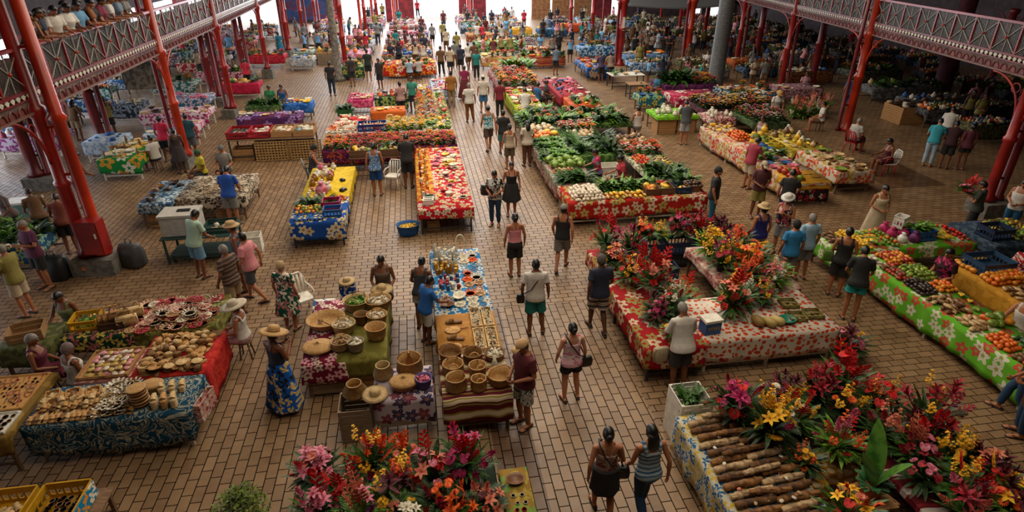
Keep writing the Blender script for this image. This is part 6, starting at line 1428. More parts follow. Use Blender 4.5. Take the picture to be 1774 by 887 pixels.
grid(f,['bowl','packet'],'small bowl on the plain orange cloth',[DK,FC['white'],YE],.25,None,drop=.3)
f=stall(Fw(-3.1,-2.0,28.9,30.3),cloth('hotpink','#a8285a','#c9607f',None,'leaf',.4),'hot pink cloth on the corner table by the grey trunk pillar','corner table under the hot pink cloth',(.35,.1,.2,.2))
grid(f,['packet','bowl','woven_pouch'],'pale ware on the hot pink cloth',[FC['white'],FC['pink'],TA],.24)
f=stall(Fw(-1.9,-.35,29.3,30.4),cloth('dkgreen_fl','#12302c','#8a9a4a','#b9b2a6','hibiscus',.4),'dark green cloth with a yellow flower in the middle of the left block','table under the dark green flower cloth',(.5,.1,.2,.2))
grid(f,['folded_cloth','produce_bag','mango'],'red and brown goods on the dark green flower cloth',[RD,OR,DK,FC['red']],.27)
f=stall(Fw(.1,.75,30.3,31.6),cloth('skyblue','#2a6aa8','#c9d2d8',None,'leaf',.4),'sky blue cloth on the small table behind the flower bunches','small table under the sky blue cloth',(.4,.1,.2,.2));grid(f,['packet','folded_cloth'],'white folded cloth on the sky blue table',[FC['white'],FC['yellow']],.25)
f=stall(Fw(.85,2.0,30.3,33.2),cloth('palegrid','#8a9ab9','#c9ced8',None,'spots',.15),'pale blue cloth at the aisle corner of the left block','table under the pale blue cloth',(.3,.1,.2,.2));grid(f,['jar','packet','shell_dish','bowl'],'small pale dish on the pale blue cloth',[FC['white'],OR,FC['pink'],TA],.26)
f=Fw(-6.95,-3.85,22.9,24.1,.8);table(f,'long dark wooden table under the red and wooden craft trays','dark')
for k,(x,m,lb,kd)in enumerate(((.37,CRED,'red tray of dark shells at the left of the craft table','plastic'),(1.13,CRED,'red tray of white packets, second on the craft table','plastic'),(1.94,WOODC,'wooden tray of bowls third on the craft table','slat'),(2.73,WOODC,'wooden tray of white goods at the right of the craft table','slat'))):
 crate(f.m(x,.6,.012),lb,.74,1.0,.24,kd,m);grid(f,['packet','folded_cloth','shell_dish'],'small goods inside the '+lb.split(' of ')[0]+' of the craft table '+('first','second','third','fourth')[k]+' from the left',[[DK,BR],[FC['white'],FC['red'],FC['pink']],[TA,FC['white'],DK],[FC['white'],FC['white'],M('teal_goods','#2a5a58',.5)]][k],.2,None,(x/3.1-.10,x/3.1+.10),(.12,.88),1,1.1,z=.13)
def m_panel():
 mb=MB()
 for i in range(12):mb.box((-.60+.109*i,0,.36),(.052,.012,.72))
 for i in range(8):mb.box((0,-.008,.025+.0957*i),(1.25,.012,.046))
 return mb.mesh('lattice',False)
for k,x in enumerate((-5.35,-4.22)):
 o=obj('lattice_screen',cached('panel',m_panel),two('cane','#7d5c32','#a8834c',30,.8),None,(x,22.74,.02),0,(1,1,1),(-.10,0,0));tag(o,'cane lattice panel leaning on the craft table front, the %s one'%('left','right')[k],'screen')
crate((-5.0,23.25,.0),'added black box darkening the gaps behind the cane lattice screens',2.2,.5,.6,'slat',CBLK)  # black box added so the lattice gaps look shaded
crate((-6.45,23.3,.0),'brown wooden box under the left end of the craft table',.8,.6,.42,'slat',WOODC)
f=stall(Fw(-7.4,-4.85,26.4,27.3),cloth('purple_fl','#4a2558','#9a7ab0','#6a2a4a','hibiscus',.35),'purple flowered cloth on the table of the two seated sellers','table under the purple flowered cloth',(.45,.1,.25,.25))
grid(f,['bowl','packet','jar'],'small dish on the purple flowered cloth',[DK,FC['pink'],FC['white'],TA],.25,drop=.25)
f=stall(Fw(-7.5,-6.1,28.4,29.2),cloth('greenish','#2f4a2a','#5a6a3a',None,'leaf',.3),'green cloth heaped with leaves behind the two seated sellers','table of leaves behind the two seated sellers',(.3,.2,.2,.2))
for k in range(9):item('greens%d'%(2+k%3),f.m(.15+.145*k,.3+.2*(k%2),.012),'dark leafy bunch on the table behind the two seated sellers',LEAFG[k%2],None,1.0,'leafy bunches behind the seated sellers')
f=stall(Fw(-5.9,-4.7,28.6,29.5),cloth('blue_goods','#1c4f9a','#3a70b8',None,'leaf',.4),'bright blue cloth on the corner table behind the seller in blue','corner table under the bright blue cloth',(.4,.1,.2,.3));grid(f,['banana_bunch','packet','bowl'],'orange or white ware on the bright blue corner cloth',[OR,FC['white'],YE],.28,drop=.2)
f=stall(Fw(-6.95,-5.1,17.3,19.2),cloth('cream_black','#a89a86','#2f2a26','#6a5a48','leaf',.22,bg2='#c0b29a'),'cream cloth with dark print on the table facing the blue tee man','wooden table under the cream print cloth',(.35,.2,.3,.35))
grid(f,['shell_necklace','wooden_spoon','bracelet'],'tan bead string laid out on the cream print cloth',[ST2,TA,FC['white']],.19,'bead strings on the cream print cloth',(.1,.95),(.1,.95),1,1.0)
crate((-5.75,17.55,0),'open cardboard box under the cream print table',.5,.4,.36,'slat',CARD,.1,cat='box',name='cardboard_box')
f=stall(Fw(-7.85,-7.0,17.0,18.9),cloth('blue_pale','#2a4a68','#a8b4b8','#7a8a90','leaf',.22),'blue grey print cloth left of the cream print table','wooden table under the blue grey print cloth',(.3,.2,.3,.1));grid(f,['folded_cloth','bowl'],'dark brown ware on the blue grey print cloth',[DK,BR],.28,drop=.3);crate((-7.4,17.35,0),'wooden drawer box under the blue grey print table',.6,.5,.5,'slat',WOODC)
f=Fw(-6.5,-4.75,14.6,15.5,.72);table(f,'dark green bench of goods in front of the man in a mint shirt','green',top=M('paint_green','#1d3a34',.5));table(Fw(-6.4,-4.85,14.7,15.4,.22),'low dark shelf inside the dark green bench','green',rail=False,top=M('paint_green','#1d3a34',.5))
o=root('white_box','big white polystyrene box on the left of the dark green bench','box',f.m(.48,.45,.0));mb=MB();mb.box((0,0,.26),(.85,.62,.5));mb.box((0,0,.53),(.9,.67,.06));obj('case',mb.mesh('case',False),M('polystyrene','#a8a59d',.8),o);mb=MB();mb.box((.1,0,.575),(.3,.12,.04));obj('knife_set',mb.mesh('knife_set',False),CBLK,o)
crate(f.m(1.35,.5,.0),'dark green tray of pale meat on the right of the bench',.75,.6,.16,'slat',M('paint_green','#1d3a34',.5),.05,cat='tray',name='green_tray');grid(f,'folded_cloth','pale wrapped piece in the dark green tray',[TA,FC['white']],.22,None,(.6,.95),(.25,.8),z=.03,sc=.7)
crate((-4.5,15.2,.0),'white paper covered crate at the right end of the dark green bench',.45,.4,.45,'slat',WHITEP,.1)
GL=dict(pale=M('carrier_white','#d8d5cf',.35))
def goods(f,phrase,kinds,mats,step,drop=.1,sc=1.1):
 for k in kinds:
  pass
 g=f;nx,ny=max(1,int(g.w/step)),max(1,int(g.d/step))
 for j in range(ny):
  for i in range(nx):
   if R.random()<drop:continue
   k=R.choice(kinds);p=g.p((i+.5+R.uniform(-.2,.2))/nx,(j+.5+R.uniform(-.2,.2))/ny,.012)
   lb={'produce_bag':'tied bag','packet':'soft packet','folded_cloth':'pile of folded cloth','carved_figure':'carved figure','jar':'jar','bottle':'bottle','bowl':'bowl','round_box':'round box','woven_pouch':'woven pouch','melon':'melon','papaya':'papaya','pumpkin':'pumpkin','banana_bunch':'hand of bananas','cabbage':'cabbage','shell_dish':'dish of shells','booklet':'flat print','mango':'mango','tomato':'tomato','taro_root':'root','coconut':'coconut','broccoli':'head of broccoli','shell_wreath':'garland','maize_cob':'maize cob','cucumber':'cucumber','avocado':'avocado','lime':'lime','orange':'orange'}.get(k,'bunch of green leaves' if k.startswith('gr')else 'leafy head')
   if k=='fb':
    a,b=R.choice(HOT);o=obj('flower_bunch',cached(('it','fb',0),ITEMS['flower_bunch0']),[LEAFG[0],FC[a],FC[b]],None,p,R.uniform(0,6.28),sc*.95);tag(o,'flower bunch on '+phrase,'flowers','flower bunches on '+phrase);continue
   m=R.choice(LEAFG)if(k.startswith('gr')or k.startswith('let')or k in('cabbage','broccoli'))else R.choice(mats)
   item(k+(':market_parcel' if k=='packet' else ''),p,lb+' on '+phrase,m,None,sc*R.uniform(.85,1.15),lb+' on '+phrase)
WH,PK,BL=FC['white'],FC['pink'],M('goods_blue','#234f8a',.6)
f=stall(Fw(-10.7,-9.4,21.4,23.6),cloth('vivid_green','#0f6a2a','#c9bfae','#b9862a','hibiscus',.5,bg2='#157a35'),'vivid green cloth with white prints under the left gallery','white legged table under the vivid green cloth',(.5,.2,.3,.3),'white');goods(f,'the vivid green cloth',['booklet','carved_figure','folded_cloth','bowl'],[TA,YE,WH,BR],.3)
LS=[((-10.3,-8.9,24.4,25.2),'blue_white','#7a9ab4','#d5d8da','pale blue striped cloth behind the green cloth stall',['folded_cloth','bowl','jar'],[WH,BL,DK]),((-12.1,-10.9,23.6,24.8),'white_st','#a9b4bd','#7a90a8','whitish cloth with stripes beside the dark red column',['packet','folded_cloth'],[WH,BL]),((-9.7,-8.7,24.9+.6,26.4),'pink_leaf2','#b9a8b0','#a02a58','white cloth with magenta leaves left of the woman in a red tee',['booklet','packet'],[WH,PK,TA]),((-11.6,-8.9,27.6,28.8),'magenta_w','#c0b4b8','#9a1f5a','long white cloth with magenta palm print under the left gallery',['booklet','folded_cloth','bowl'],[DK,WH,TA]),((-11.3,-9.6,30.4,31.6),'blue_pinkt','#2a5a7a','#b9a8b0','blue cloth with a pink top by the inner gallery columns',['folded_cloth','packet'],[PK,WH]),((-14.2,-12.3,29.3,30.6),'navy_scroll','#1c2430','#7a8490','navy cloth with pale scroll print under the left gallery',['carved_figure','packet','bowl'],[WH,TA,BL]),((-15.5,-13.4,24.6,25.8),'magpat','#a8a0b0','#7a2a68','white cloth with purple print near the left wall openings',['packet','bowl','produce_bag'],[WH,TA,PK]),((-16.2,-14.2,20.6,21.8),'white_l','#b9bcc4','#8a5a7a','white cloth stall at the left edge of the photo in bluish daylight',['packet','folded_cloth','fb','produce_bag'],[WH,BL,YE]),((-16.0,-13.9,17.4,18.8),'white_l2','#a8a8b2','#9a4a6a','white printed cloth stall nearest the left edge',['packet','bowl','jar'],[WH,PK,TA]),((-9.9,-8.0,33.6,34.6),'red_p','#9a1530','#b02040','plain crimson cloth between the inner and outer left columns',['booklet','folded_cloth','greens2'],[TA,YE]),((-12.0,-9.6,37.0,38.2),'pink_l3','#7a2038','#c9a0a8','wine cloth with pink print far under the left gallery',['packet','produce_bag','greens3'],[WH,PK]),((-10.5,-8.2,42.5,43.6),'red_far','#9c1a28','#b83040','red cloth in the bright daylight far under the left gallery',['greens2','bowl','fb'],[WH,OR]),((-7.6,-6.2,41.0,42.2),'white_far','#b9b5ad','#7a8a9a','white cloth behind the slim red column on the left',['packet','bowl','folded_cloth'],[WH,BL,TA]),((-13.6,-11.4,34.5,35.6),'teal_far','#2a5a58','#a8b0a8','teal cloth between the rear columns under the left gallery',['packet','greens3','fb'],[WH,OR])]
for(x0,x1,y0,y1),nm,c0,c1,lb,kd,ms in LS:
 f=stall(Fw(x0,x1,y0,y1),cloth(nm,c0,c1,None,'leaf',.28),lb,'table under the '+lb,(.5,.2,.25,.25),'white');goods(f,'the '+lb,kd,ms,.34,.15)
f=stall(Fw(-10.85,-9.35,14.6,16.1),cloth('blue_yfl','#1f4a68','#b9a24a','#7a9a8a','hibiscus',.22),'blue cloth with yellow flowers at the left edge behind the standing group','table under the blue and yellow flower cloth',(.4,.2,.2,.3),'dark')
goods(f,'the blue cloth with yellow flowers at the left edge',['greens2','greens3','cucumber','lettuce2','packet'],[GR,WH,YE],.24,.05,1.0)
o=root('cool_box','grey cool box with a white lid at the left edge','cool box',(-11.9,17.2,0),.1);mb=MB();mb.box((0,0,.35),(1.1,.7,.7));obj('case',mb.mesh('case',False),M('grey_plastic','#63625f',.6),o);mb=MB();mb.box((0,0,.73),(1.15,.75,.07));obj('lid',mb.mesh('lid',False),WHITEP,o)
o=root('cool_box','pale teal cool box at the foot of the inner left column','cool box',(-11.7,18.75,0),.1);mb=MB();mb.box((0,0,.2),(.8,.5,.4));obj('case',mb.mesh('case',False),M('teal_plastic','#5c8080',.5),o);mb=MB();mb.box((0,0,.43),(.84,.54,.06));obj('lid',mb.mesh('lid',False),WHITEP,o)
for(X,Y,w,h,zz,lb)in((100,95+100,1.0,1.2,.0,'brown notice board under the left gallery'),(255,150,1.5,1.1,2.0,'dark framed notice board hanging under the left gallery beam')):
 q=G(X,Y,zz+.4);o=root('notice_board',lb,'notice board',(q.x,q.y,zz));mb=MB();mb.box((0,0,.3+h/2),(w,.04,h));obj('panel',mb.mesh('panel',False),two('board','#3a3026','#6d6250',6,.8),o)
 for s in(1,-1):mb=MB();mb.box((s*w/2,0,h/2+(.15 if zz==0 else 1.2)),(.05,.05,h+(.3 if zz==0 else 1.4)));obj('post',mb.mesh('post',False),LEGM['dark'],o)
RC_=cloth('red_cream2','#a31a14','#d2c8ac','#a8a35a','hibiscus',.29,bg2='#ad2418',centre='#8a5a2a',R5=.47)
f=stall(Fw(4.05,8.15,15.25,16.6),RC_,'red cloth with cream flowers on the front vegetable table','front vegetable table under the red cream flower cloth',(.5,.1,.3,.3),'white')
L_=stall(Fw(4.05,5.25,16.65,23.2),cloth('pale_print','#a8958a','#7a3a3a','#5a6a4a','leaf',.2),'pale printed cloth along the aisle side of the vegetable block','long vegetable table along the aisle',(.02,.1,.5,.1),'white')
R_=stall(Fw(6.95,8.3,16.65,21.2),cloth('white_leaf','#b5ab9c','#5a6a3a',None,'leaf',.25),'whitish leaf cloth on the right vegetable table','table on the right of the vegetable block',(.1,.1,.1,.3))
B_=stall(Fw(4.1,8.6,23.3,25.4),cloth('green_dark','#24401c','#5a7a3a',None,'leaf',.3),'dark green cloth on the back vegetable table','table at the back of the vegetable block',(.2,.2,.2,.2))
grid(f,'avocado:white_bulb','white bulb in the big heap at the left of the front vegetable table',[M('bulb_white','#c9bda8',.5),M('bulb_cream','#d8cdb8',.5)],.115,None,(.02,.27),(.02,.72),3,1.15)
grid(f,'taro_root','yellow brown tuber laid along the front edge of the vegetable table',[mm('tuber','#b08a4a','#cfa868'),YE],(.13,.2),None,(.27,.56),(.02,.34),2,1.2,rz=0)
for k in range(12):item('greens%d'%(2+k%3),f.m(1.15+.13*k,.78+.2*(k%2),.012),'bright green leaf bunch standing behind the tubers',LEAFG[2]if k%3 else LEAFG[0],pi+R.uniform(-.5,.5),1.05,'green bunches behind the tubers')
for k,(x,lb)in enumerate(((2.55,'left'),(3.0,'right'))):
 crate(f.m(x-.05,.42,.012),'brown wooden crate of papayas and melons, %s of the pair'%lb,.43,.5,.2,'slat',wood('dark_crate','#4a301c','#6d4a2c'));grid(f,['papaya','melon','mango']if k==0 else['papaya','mango','papaya'],'orange or green fruit in the %s brown crate of papayas'%lb,[MG,OR,GR,YE],.15,None,((x-.24)/4.1,(x+.15)/4.1),(.14,.48),3,1.0,z=.08)
item('melon',f.m(2.45,.95,.012),'dark green melon behind the papaya crates',M('melon_green','#3f5a2a',.5),0,1.3);item('papaya',f.m(2.75,.95,.15),'tall green papaya standing behind the papaya crates',GR,0,1.5,None,(1.2,0,0))
crate(f.m(3.45,.4,.012),'navy crate of maize at the right of the vegetable table',.45,.5,.2,'plastic',CNAVY);grid(f,'maize_cob','yellow maize cob in the navy crate',[YE,TA],(.07,.22),None,(.79,.89),(.16,.44),2,1.0,z=.1,rz=0)
for k in range(3):item('greens2',f.m(3.35+.12*k,.75,.012),'dark green bunch behind the navy maize crate',LEAFG[1],None,.9,'dark bunches behind the maize crate')
basket(f.m(3.83,.45,.012),'brown basket of dark roots at the right end of the front vegetable table',.26,.2,1,.9,0,0,False,ST3);grid(f,'taro_root','dark brown root in the basket at the right end',[DK,BR],(.1,.15),None,(.88,.985),(.15,.52),2,1.1,z=.14)
for k in range(3):item('greens4',f.m(3.7+.14*k,.95,.012),'leafy green bunch behind the basket of dark roots',LEAFG[k%3],None,1.1,'green bunches behind the dark roots')
for k in range(6):item('greens%d'%(2+k%3),L_.m(.25+.3*(k%3),.22+.25*(k//3),.012),'dark green bunch at the near end of the aisle side vegetable table',LEAFG[0],1.57+R.uniform(-.5,.5),1.25,'dark bunches at the near end of the aisle table')
grid(L_,['mango','tomato','avocado'],'pale green or pinkish fruit on the aisle side vegetable table',[GR,TA,RD],.12,None,(.03,.7),(.12,.2),2,1.1)
for k in range(12):item('cabbage',L_.m(.2+.27*(k%4)+R.uniform(-.06,.06),1.5+.28*(k//4)+R.uniform(-.08,.08),.012),'pale green cabbage in the rows beside the aisle',two('cabbage','#6d8a3a','#a8bd6a',10,.5),None,R.uniform(1.1,1.6),'cabbages beside the aisle')
for k in range(28):item('lettuce%d'%(2+k%3),L_.m(.18+.27*(k%4)+R.uniform(-.08,.08),2.45+.31*(k//4)+R.uniform(-.1,.1),R.uniform(.012,.06)),'bright green lettuce head in the rows along the aisle',LEAFG[2]if k%4 else LEAFG[0],None,R.uniform(1.3,1.9),'lettuce heads along the aisle')
grid(L_,['orange','papaya','pumpkin'],'orange fruit at the far end of the aisle side vegetable table',[OR,YE,TA],.19,None,(.02,.98),(.73,.86),2,1.0);grid(L_,['melon','cabbage'],'pale melon at the far end of the aisle side vegetable table',[TA,WH],.22,None,(.02,.98),(.87,.99),1,1.0)
for k in range(10):item('greens%d'%(2+k%3),R_.m(.22+.3*(k%4),.25+.28*(k//4),.012),'green bunch with reddish stems on the right vegetable table',LEAFG[k%2],None,1.2,'green bunches on the right vegetable table')
grid(R_,['tomato','mango'],'red tomato or fruit on the right vegetable table',[RD,OR,FC['red']],.13,None,(.02,.5),(.24,.5),2,1.0);grid(R_,['cucumber','maize_cob','taro_root'],'grey or yellow vegetable at the rim of the right vegetable table',[TA,YE,GR],.2,None,(.52,.98),(.24,.5),1,1.2)
grid(R_,['taro_root','coconut'],'brown root in the pile at the back of the right vegetable table',[BR,DK,TA],.17,None,(.02,.98),(.76,.99),2,1.1);bunches(R_,'leafy herb bunch with small red flowers on the right vegetable table',[('red','orange'),('white','pink')],.3,(.02,.98),(.52,.74),1.05)
C1=stall(Fw(5.35,6.85,19.3,23.1),cloth('green_mid','#2f4f22','#5a7a3a',None,'leaf',.3),'green cloth on the inner vegetable table behind the sellers','inner vegetable table behind the sellers',(.3,.1,.05,.05))
for k in range(16):item(('greens3','broccoli','lettuce2','greens4')[k%4],C1.m(.2+.36*(k%4),.3+.45*(k//4),.012),'dark leafy vegetable on the inner table behind the sellers',LEAFG[k%2],None,1.5,'leafy vegetables on the inner table')
grid(C1,['cabbage','produce_bag','melon'],'white cauliflower or bag on the inner vegetable table',[WH,TA],.25,None,(.02,.98),(.52,.72),1,1.0);bunches(C1,'flower and herb bunch at the back of the inner vegetable table',[('red','white'),('pink','white'),('yellow','orange')],.3,(.02,.98),(.74,.99),1.1,lf=LEAFG[0])
for k in range(3):crate((5.65+.5*k,16.95,0),('left','middle','right')[k]+' dark crate on the floor inside the vegetable block',.45,.5,.5,'plastic',(CBLK,CBLUE,CGRN)[k])
grid(Fw(5.45,6.85,16.75,17.15,.5),['cabbage','broccoli','packet'],'cabbage or packet on the crates inside the vegetable block',[WH,GR],.22,None,sc=1.1)
crate((6.25,18.7,.0),'white topped crate between the two vegetable sellers',.7,.5,.6,'plastic',WHITEP);crate((5.55,18.75,0),'green crate beside the seller in a tie dye top',.5,.45,.55,'plastic',CGRN)
bunches(B_,'leafy flower bunch on the back vegetable table',[('yellow','yellow'),('red','salmon'),('pink','salmon'),('orange','yellow')],.40,(.0,.62),(.2,.95),.95,lf=LEAFG[0]);bunches(B_,'green herb bunch with few flowers at the right of the back vegetable table',[('white','salmon'),('yellow','white')],.45,(.62,1),(.2,.95),.9,lf=LEAFG[1])
for k in range(40):item('greens%d'%(2+k%3),B_.m(R.uniform(.2,4.3),R.uniform(.3,1.9),.02),'leafy green bunch heaped between the flowers of the back vegetable table',LEAFG[k%3],None,1.3,'leafy bunches among the back vegetable flowers')
for k in range(14):item('greens%d'%(2+k%3),B_.m(.2+.31*k,.15+.1*(k%2),.012),'leafy bunch along the front of the back vegetable table',LEAFG[k%3],None,1.25,'leafy bunches along the back vegetable table')
f=stall(Fw(4.35,5.6,26.2,30.2),cloth('lime_yel','#8a9a1a','#b9b02a','#6a8a2a','leaf',.25),'lime yellow cloth hanging along the aisle behind the vegetable block','table under the lime yellow aisle cloth',(.2,.1,.55,.2));goods(f,'the lime yellow aisle cloth',['packet','booklet','jar','bowl'],[WH,RD,TA],.3,.1)
f=stall(Fw(4.3,6.6,30.5,36.0),cloth('pink_fl2','#8a3a4a','#c9a8a0',None,'leaf',.3),'dull pink cloth under the long flower table on the right of the aisle','long flower table on the right of the aisle',(.2,.1,.4,.3))
bunches(f,'hot coloured flower bunch on the long flower table right of the aisle',HOT+[('pink','white'),('yellow','white')],.40,(0,.85),(0,1),1.45);
for k in range(5):item('greens4',f.m(.9+.3*k,4.3+.3*(k%2),.1),'tall lime green bunch at the back of the long flower table',LEAFG[2],None,2.0,'lime bunches on the long flower table')
f=stall(Fw(6.9,8.3,26.4,28.0),M('cloth_orange2','#c4511c',.8),'orange cloth with green bowls at the near end of the red table','table under the orange end cloth',(.15,.05,.3,.3));goods(f,'the orange end cloth',['greens2','bowl','banana_bunch'],[YE,DK,WH],.36,.15)
f=stall(Fw(6.8,8.4,28.1,32.4),M('cloth_crimson','#8f1226',.85),'crimson cloth on the long table behind the orange one','long table under the crimson cloth',(.2,.1,.45,.3));goods(f,'the crimson cloth of the long table',['packet','jar','folded_cloth','bowl'],[WH,BL,DK,PK],.33,.1)
GW=cloth('white_redleaf','#b9ab9a','#b0351c','#a8781f','leaf',.28)
f=stall(Fw(11.1,12.35,15.7,22.2),GW,'white cloth with red leaves on the long diagonal looking right table','white framed long table under the red leaf cloth',(.1,.2,.6,.2),'white')
goods(f.sub(0,1,.2,.52),'the red leaf cloth, near half',['packet','booklet','cucumber','greens2','bowl'],[WH,BL,PK,GR],.28,.1);grid(f,'mango:orange_fruit','deep orange fruit in the heap on the red leaf cloth',[OR,mm('dporange','#b8440f','#d4641c')],.13,None,(.25,.85),(.66,.8),3,1.25);goods(f.sub(0,1,.82,1),'the red leaf cloth, far end',['banana_bunch','papaya'],[YE,TA],.28,0);goods(f.sub(.55,1,.52,.66),'the red leaf cloth beside the orange heap',['folded_cloth'],[BL,YE],.3,0)
tablecloth(f,'amber cloth at the near end of the red leaf table',cloth('amber4','#b5821a','#c4922a',None,'leaf',.4),(.22,.02,.2,.3),x0=.0,x1=1,y0=0,y1=.16,lift=.006);tablecloth(f,'dark floral skirt under the amber cloth end',cloth('dark_fl','#2a1a20','#c9bfae','#a02a2a','hibiscus',.2),(.62,.02,.3,.3),x0=0.02,x1=.98,y0=.004,y1=.1,lift=-.0)
grid(f,['cabbage','tomato','melon'],'green or red vegetable on the near amber end of the red leaf table',[GR,RD],.19,None,(.02,.5),(.02,.17),1,1.1);grid(f,'wooden_spoon','dark tool lying on the amber cloth end',[DK],.3,None,(.52,.98),(.02,.15),1,1.0)
f=stall(Fw(13.1,14.35,16.4,18.7),cloth('white_orgleaf','#b9ae9c','#b8461a','#a8841f','leaf',.3),'white cloth with orange leaves on the near right table of bowls','table under the orange leaf cloth',(.4,.05,.4,.3));goods(f,'the orange leaf cloth',['taro_root','bowl','shell_dish','cucumber'],[BR,GR,TA],.27,.1)
f=stall(Fw(13.05,14.3,18.8,21.2),cloth('yel_fl','#a88f1f','#c9b96a','#7a6a1a','leaf',.2),'yellow patterned cloth on the table behind the orange leaf one','table under the yellow patterned cloth',(.05,.2,.35,.3));goods(f,'the yellow patterned cloth on the right',['produce_bag','taro_root','packet','banana_bunch'],[WH,TA,YE,BR],.3,.05)
f=stall(Fw(12.4,13.0,19.4,20.9),cloth('yel_pl','#a8901a','#b9a02a',None,'leaf',.3),'plain yellow cloth on the small table between the two long right tables','small table between the two long right tables',(.45,.1,.1,.1));goods(f,'the plain yellow small table',['cucumber','folded_cloth'],[GR,YE],.26,0)
f=stall(Fw(9.95,11.75,23.8,25.2),cloth('limecl','#5f9a14','#7ab52a',None,'leaf',.5),'lime green cloth with white bags on stacked wooden crates','table under the lime green cloth',(.14,.1,.14,.14))
for k in range(2):crate((10.4+.9*k,24.2,.0),'brown wooden crate under the lime green cloth, the %s one'%('left','right')[k],.8,.7,.6,'slat',WOODC)
goods(f,'the lime green cloth',['packet','produce_bag'],[WH],.3,.1);
f=stall(Fw(11.95,13.1,23.2,24.3),cloth('white_wine','#b9aaa2','#8a1f24',None,'leaf',.25),'white cloth with wine red leaves beside the lime green cloth','table under the wine red leaf cloth',(.55,.1,.2,.2),'white');goods(f,'the wine red leaf cloth',['produce_bag','packet'],[WH],.35,.1)
f=stall(Fw(12.3,15.6,24.6,26.4),cloth('dk_wine','#3a1a24','#5a2a34',None,'leaf',.3),'dark wine cloth under the mass of yellow and wine bunches','table under the yellow and wine bunches',(.3,.2,.2,.2));bunches(f,'yellow and wine flower bunch on the dark wine cloth',[('yellow','wine'),('orange','wine'),('white','wine'),('yellow','white')],.34,(0,1),(0,1),1.25,lf=LEAFG[1])
f=stall(Fw(13.4,15.0,22.3,24.2),cloth('dk_wine2','#2a3a24','#4a5a34',None,'leaf',.3),'dark cloth under the bunches beside the woman with a flower hat','table beside the woman with a flower hat',(.3,.2,.2,.2));bunches(f,'wine and pink flower bunch beside the woman with a flower hat',[('wine','pink'),('orange','wine'),('white','pink')],.34,(0,1),(0,1),1.1,lf=LEAFG[0])
f=stall(Fw(12.0,14.4,26.9,28.6),cloth('crimson_w','#8a0f2c','#c9c0b4','#b04a68','hibiscus',.5,bg2='#9c1436'),'crimson cloth with white print on the bare looking table right of centre','table under the crimson white print cloth',(.5,.1,.3,.3));goods(f,'the crimson white print cloth',['packet'],[WH],.5,.5)
f=stall(Fw(15.0,17.4,27.0,29.2),cloth('navy_leaf','#16263a','#9aa4a8','#5a7a90','leaf',.22),'navy cloth with pale leaves right of the dark grey pillar','table under the navy pale leaf cloth',(.5,.1,.3,.3));goods(f,'the navy pale leaf cloth',['shell_dish','woven_pouch','bowl','fb'],[TA,OR,WH],.33,.05)
f=stall(Fw(12.5,15.5,29.6,31.4),cloth('plumcl','#3f1238','#6a2a5a',None,'leaf',.3),'plum cloth on the flower table left of the dark grey pillar','table under the plum cloth',(.45,.1,.3,.3))
for k in range(8):item('greens%d'%(2+k%3),f.m(.3+.2*k,.7+.3*(k%2),.05),'big dark leaf bunch on the plum cloth',LEAFG[k%2],None,2.2,'dark leaf bunches on the plum cloth')
bunches(f,'red and orange flower bunch at the right of the plum cloth',[('red','orange'),('red','crimson'),('orange','yellow')],.42,(.5,1),(0,1),1.4)
f=stall(Fw(10.5,11.7,27.5,28.4),cloth('teal_fl','#1f5a6a','#b9a83a','#7aa88a','hibiscus',.3),'teal cloth with yellow flowers beside the seller in a blue shirt','table under the teal yellow flower cloth',(.5,.1,.3,.3));goods(f,'the teal yellow flower cloth',['fb','packet','bowl'],[YE,BL,OR],.34,.05)
for i,(x0,x1,y0,y1,m,lb)in enumerate(((10.7,12.6,32.6,33.7,WHITEP,'bare white folding table in the middle of the right floor'),(10.9,11.9,30.2,31.0,CARD,'small cardboard topped table in front of the bare white one'))):
 f=Fw(x0,x1,y0,y1);table(f,lb,'dark',top=m);goods(f,'the '+lb,['bowl','packet','greens2'],[DK,WH,TA],.5,.3)
f=stall(Fw(18.0,20.2,27.9,29.2),cloth('pinkgrey','#6a3f4a','#b08a90',None,'leaf',.22),'dull pink print cloth under the right gallery front','table under the dull pink print cloth',(.45,.1,.3,.3));goods(f,'the dull pink print cloth',['packet','bowl'],[WH,TA],.4,.3)
for k in range(9):
 q=G(1375+13*(k%5),196+9*(k//5),.0);bouquet((q.x,q.y,0),'bucket of green stems and pale pink blooms beside the right columns',[('lily','salmon',2),('spray','white',2),('heli','salmon',2)],1.15,'plain','black',100+k,k%3,2,1.3,'buckets of pink blooms','flower_bucket','bucket')
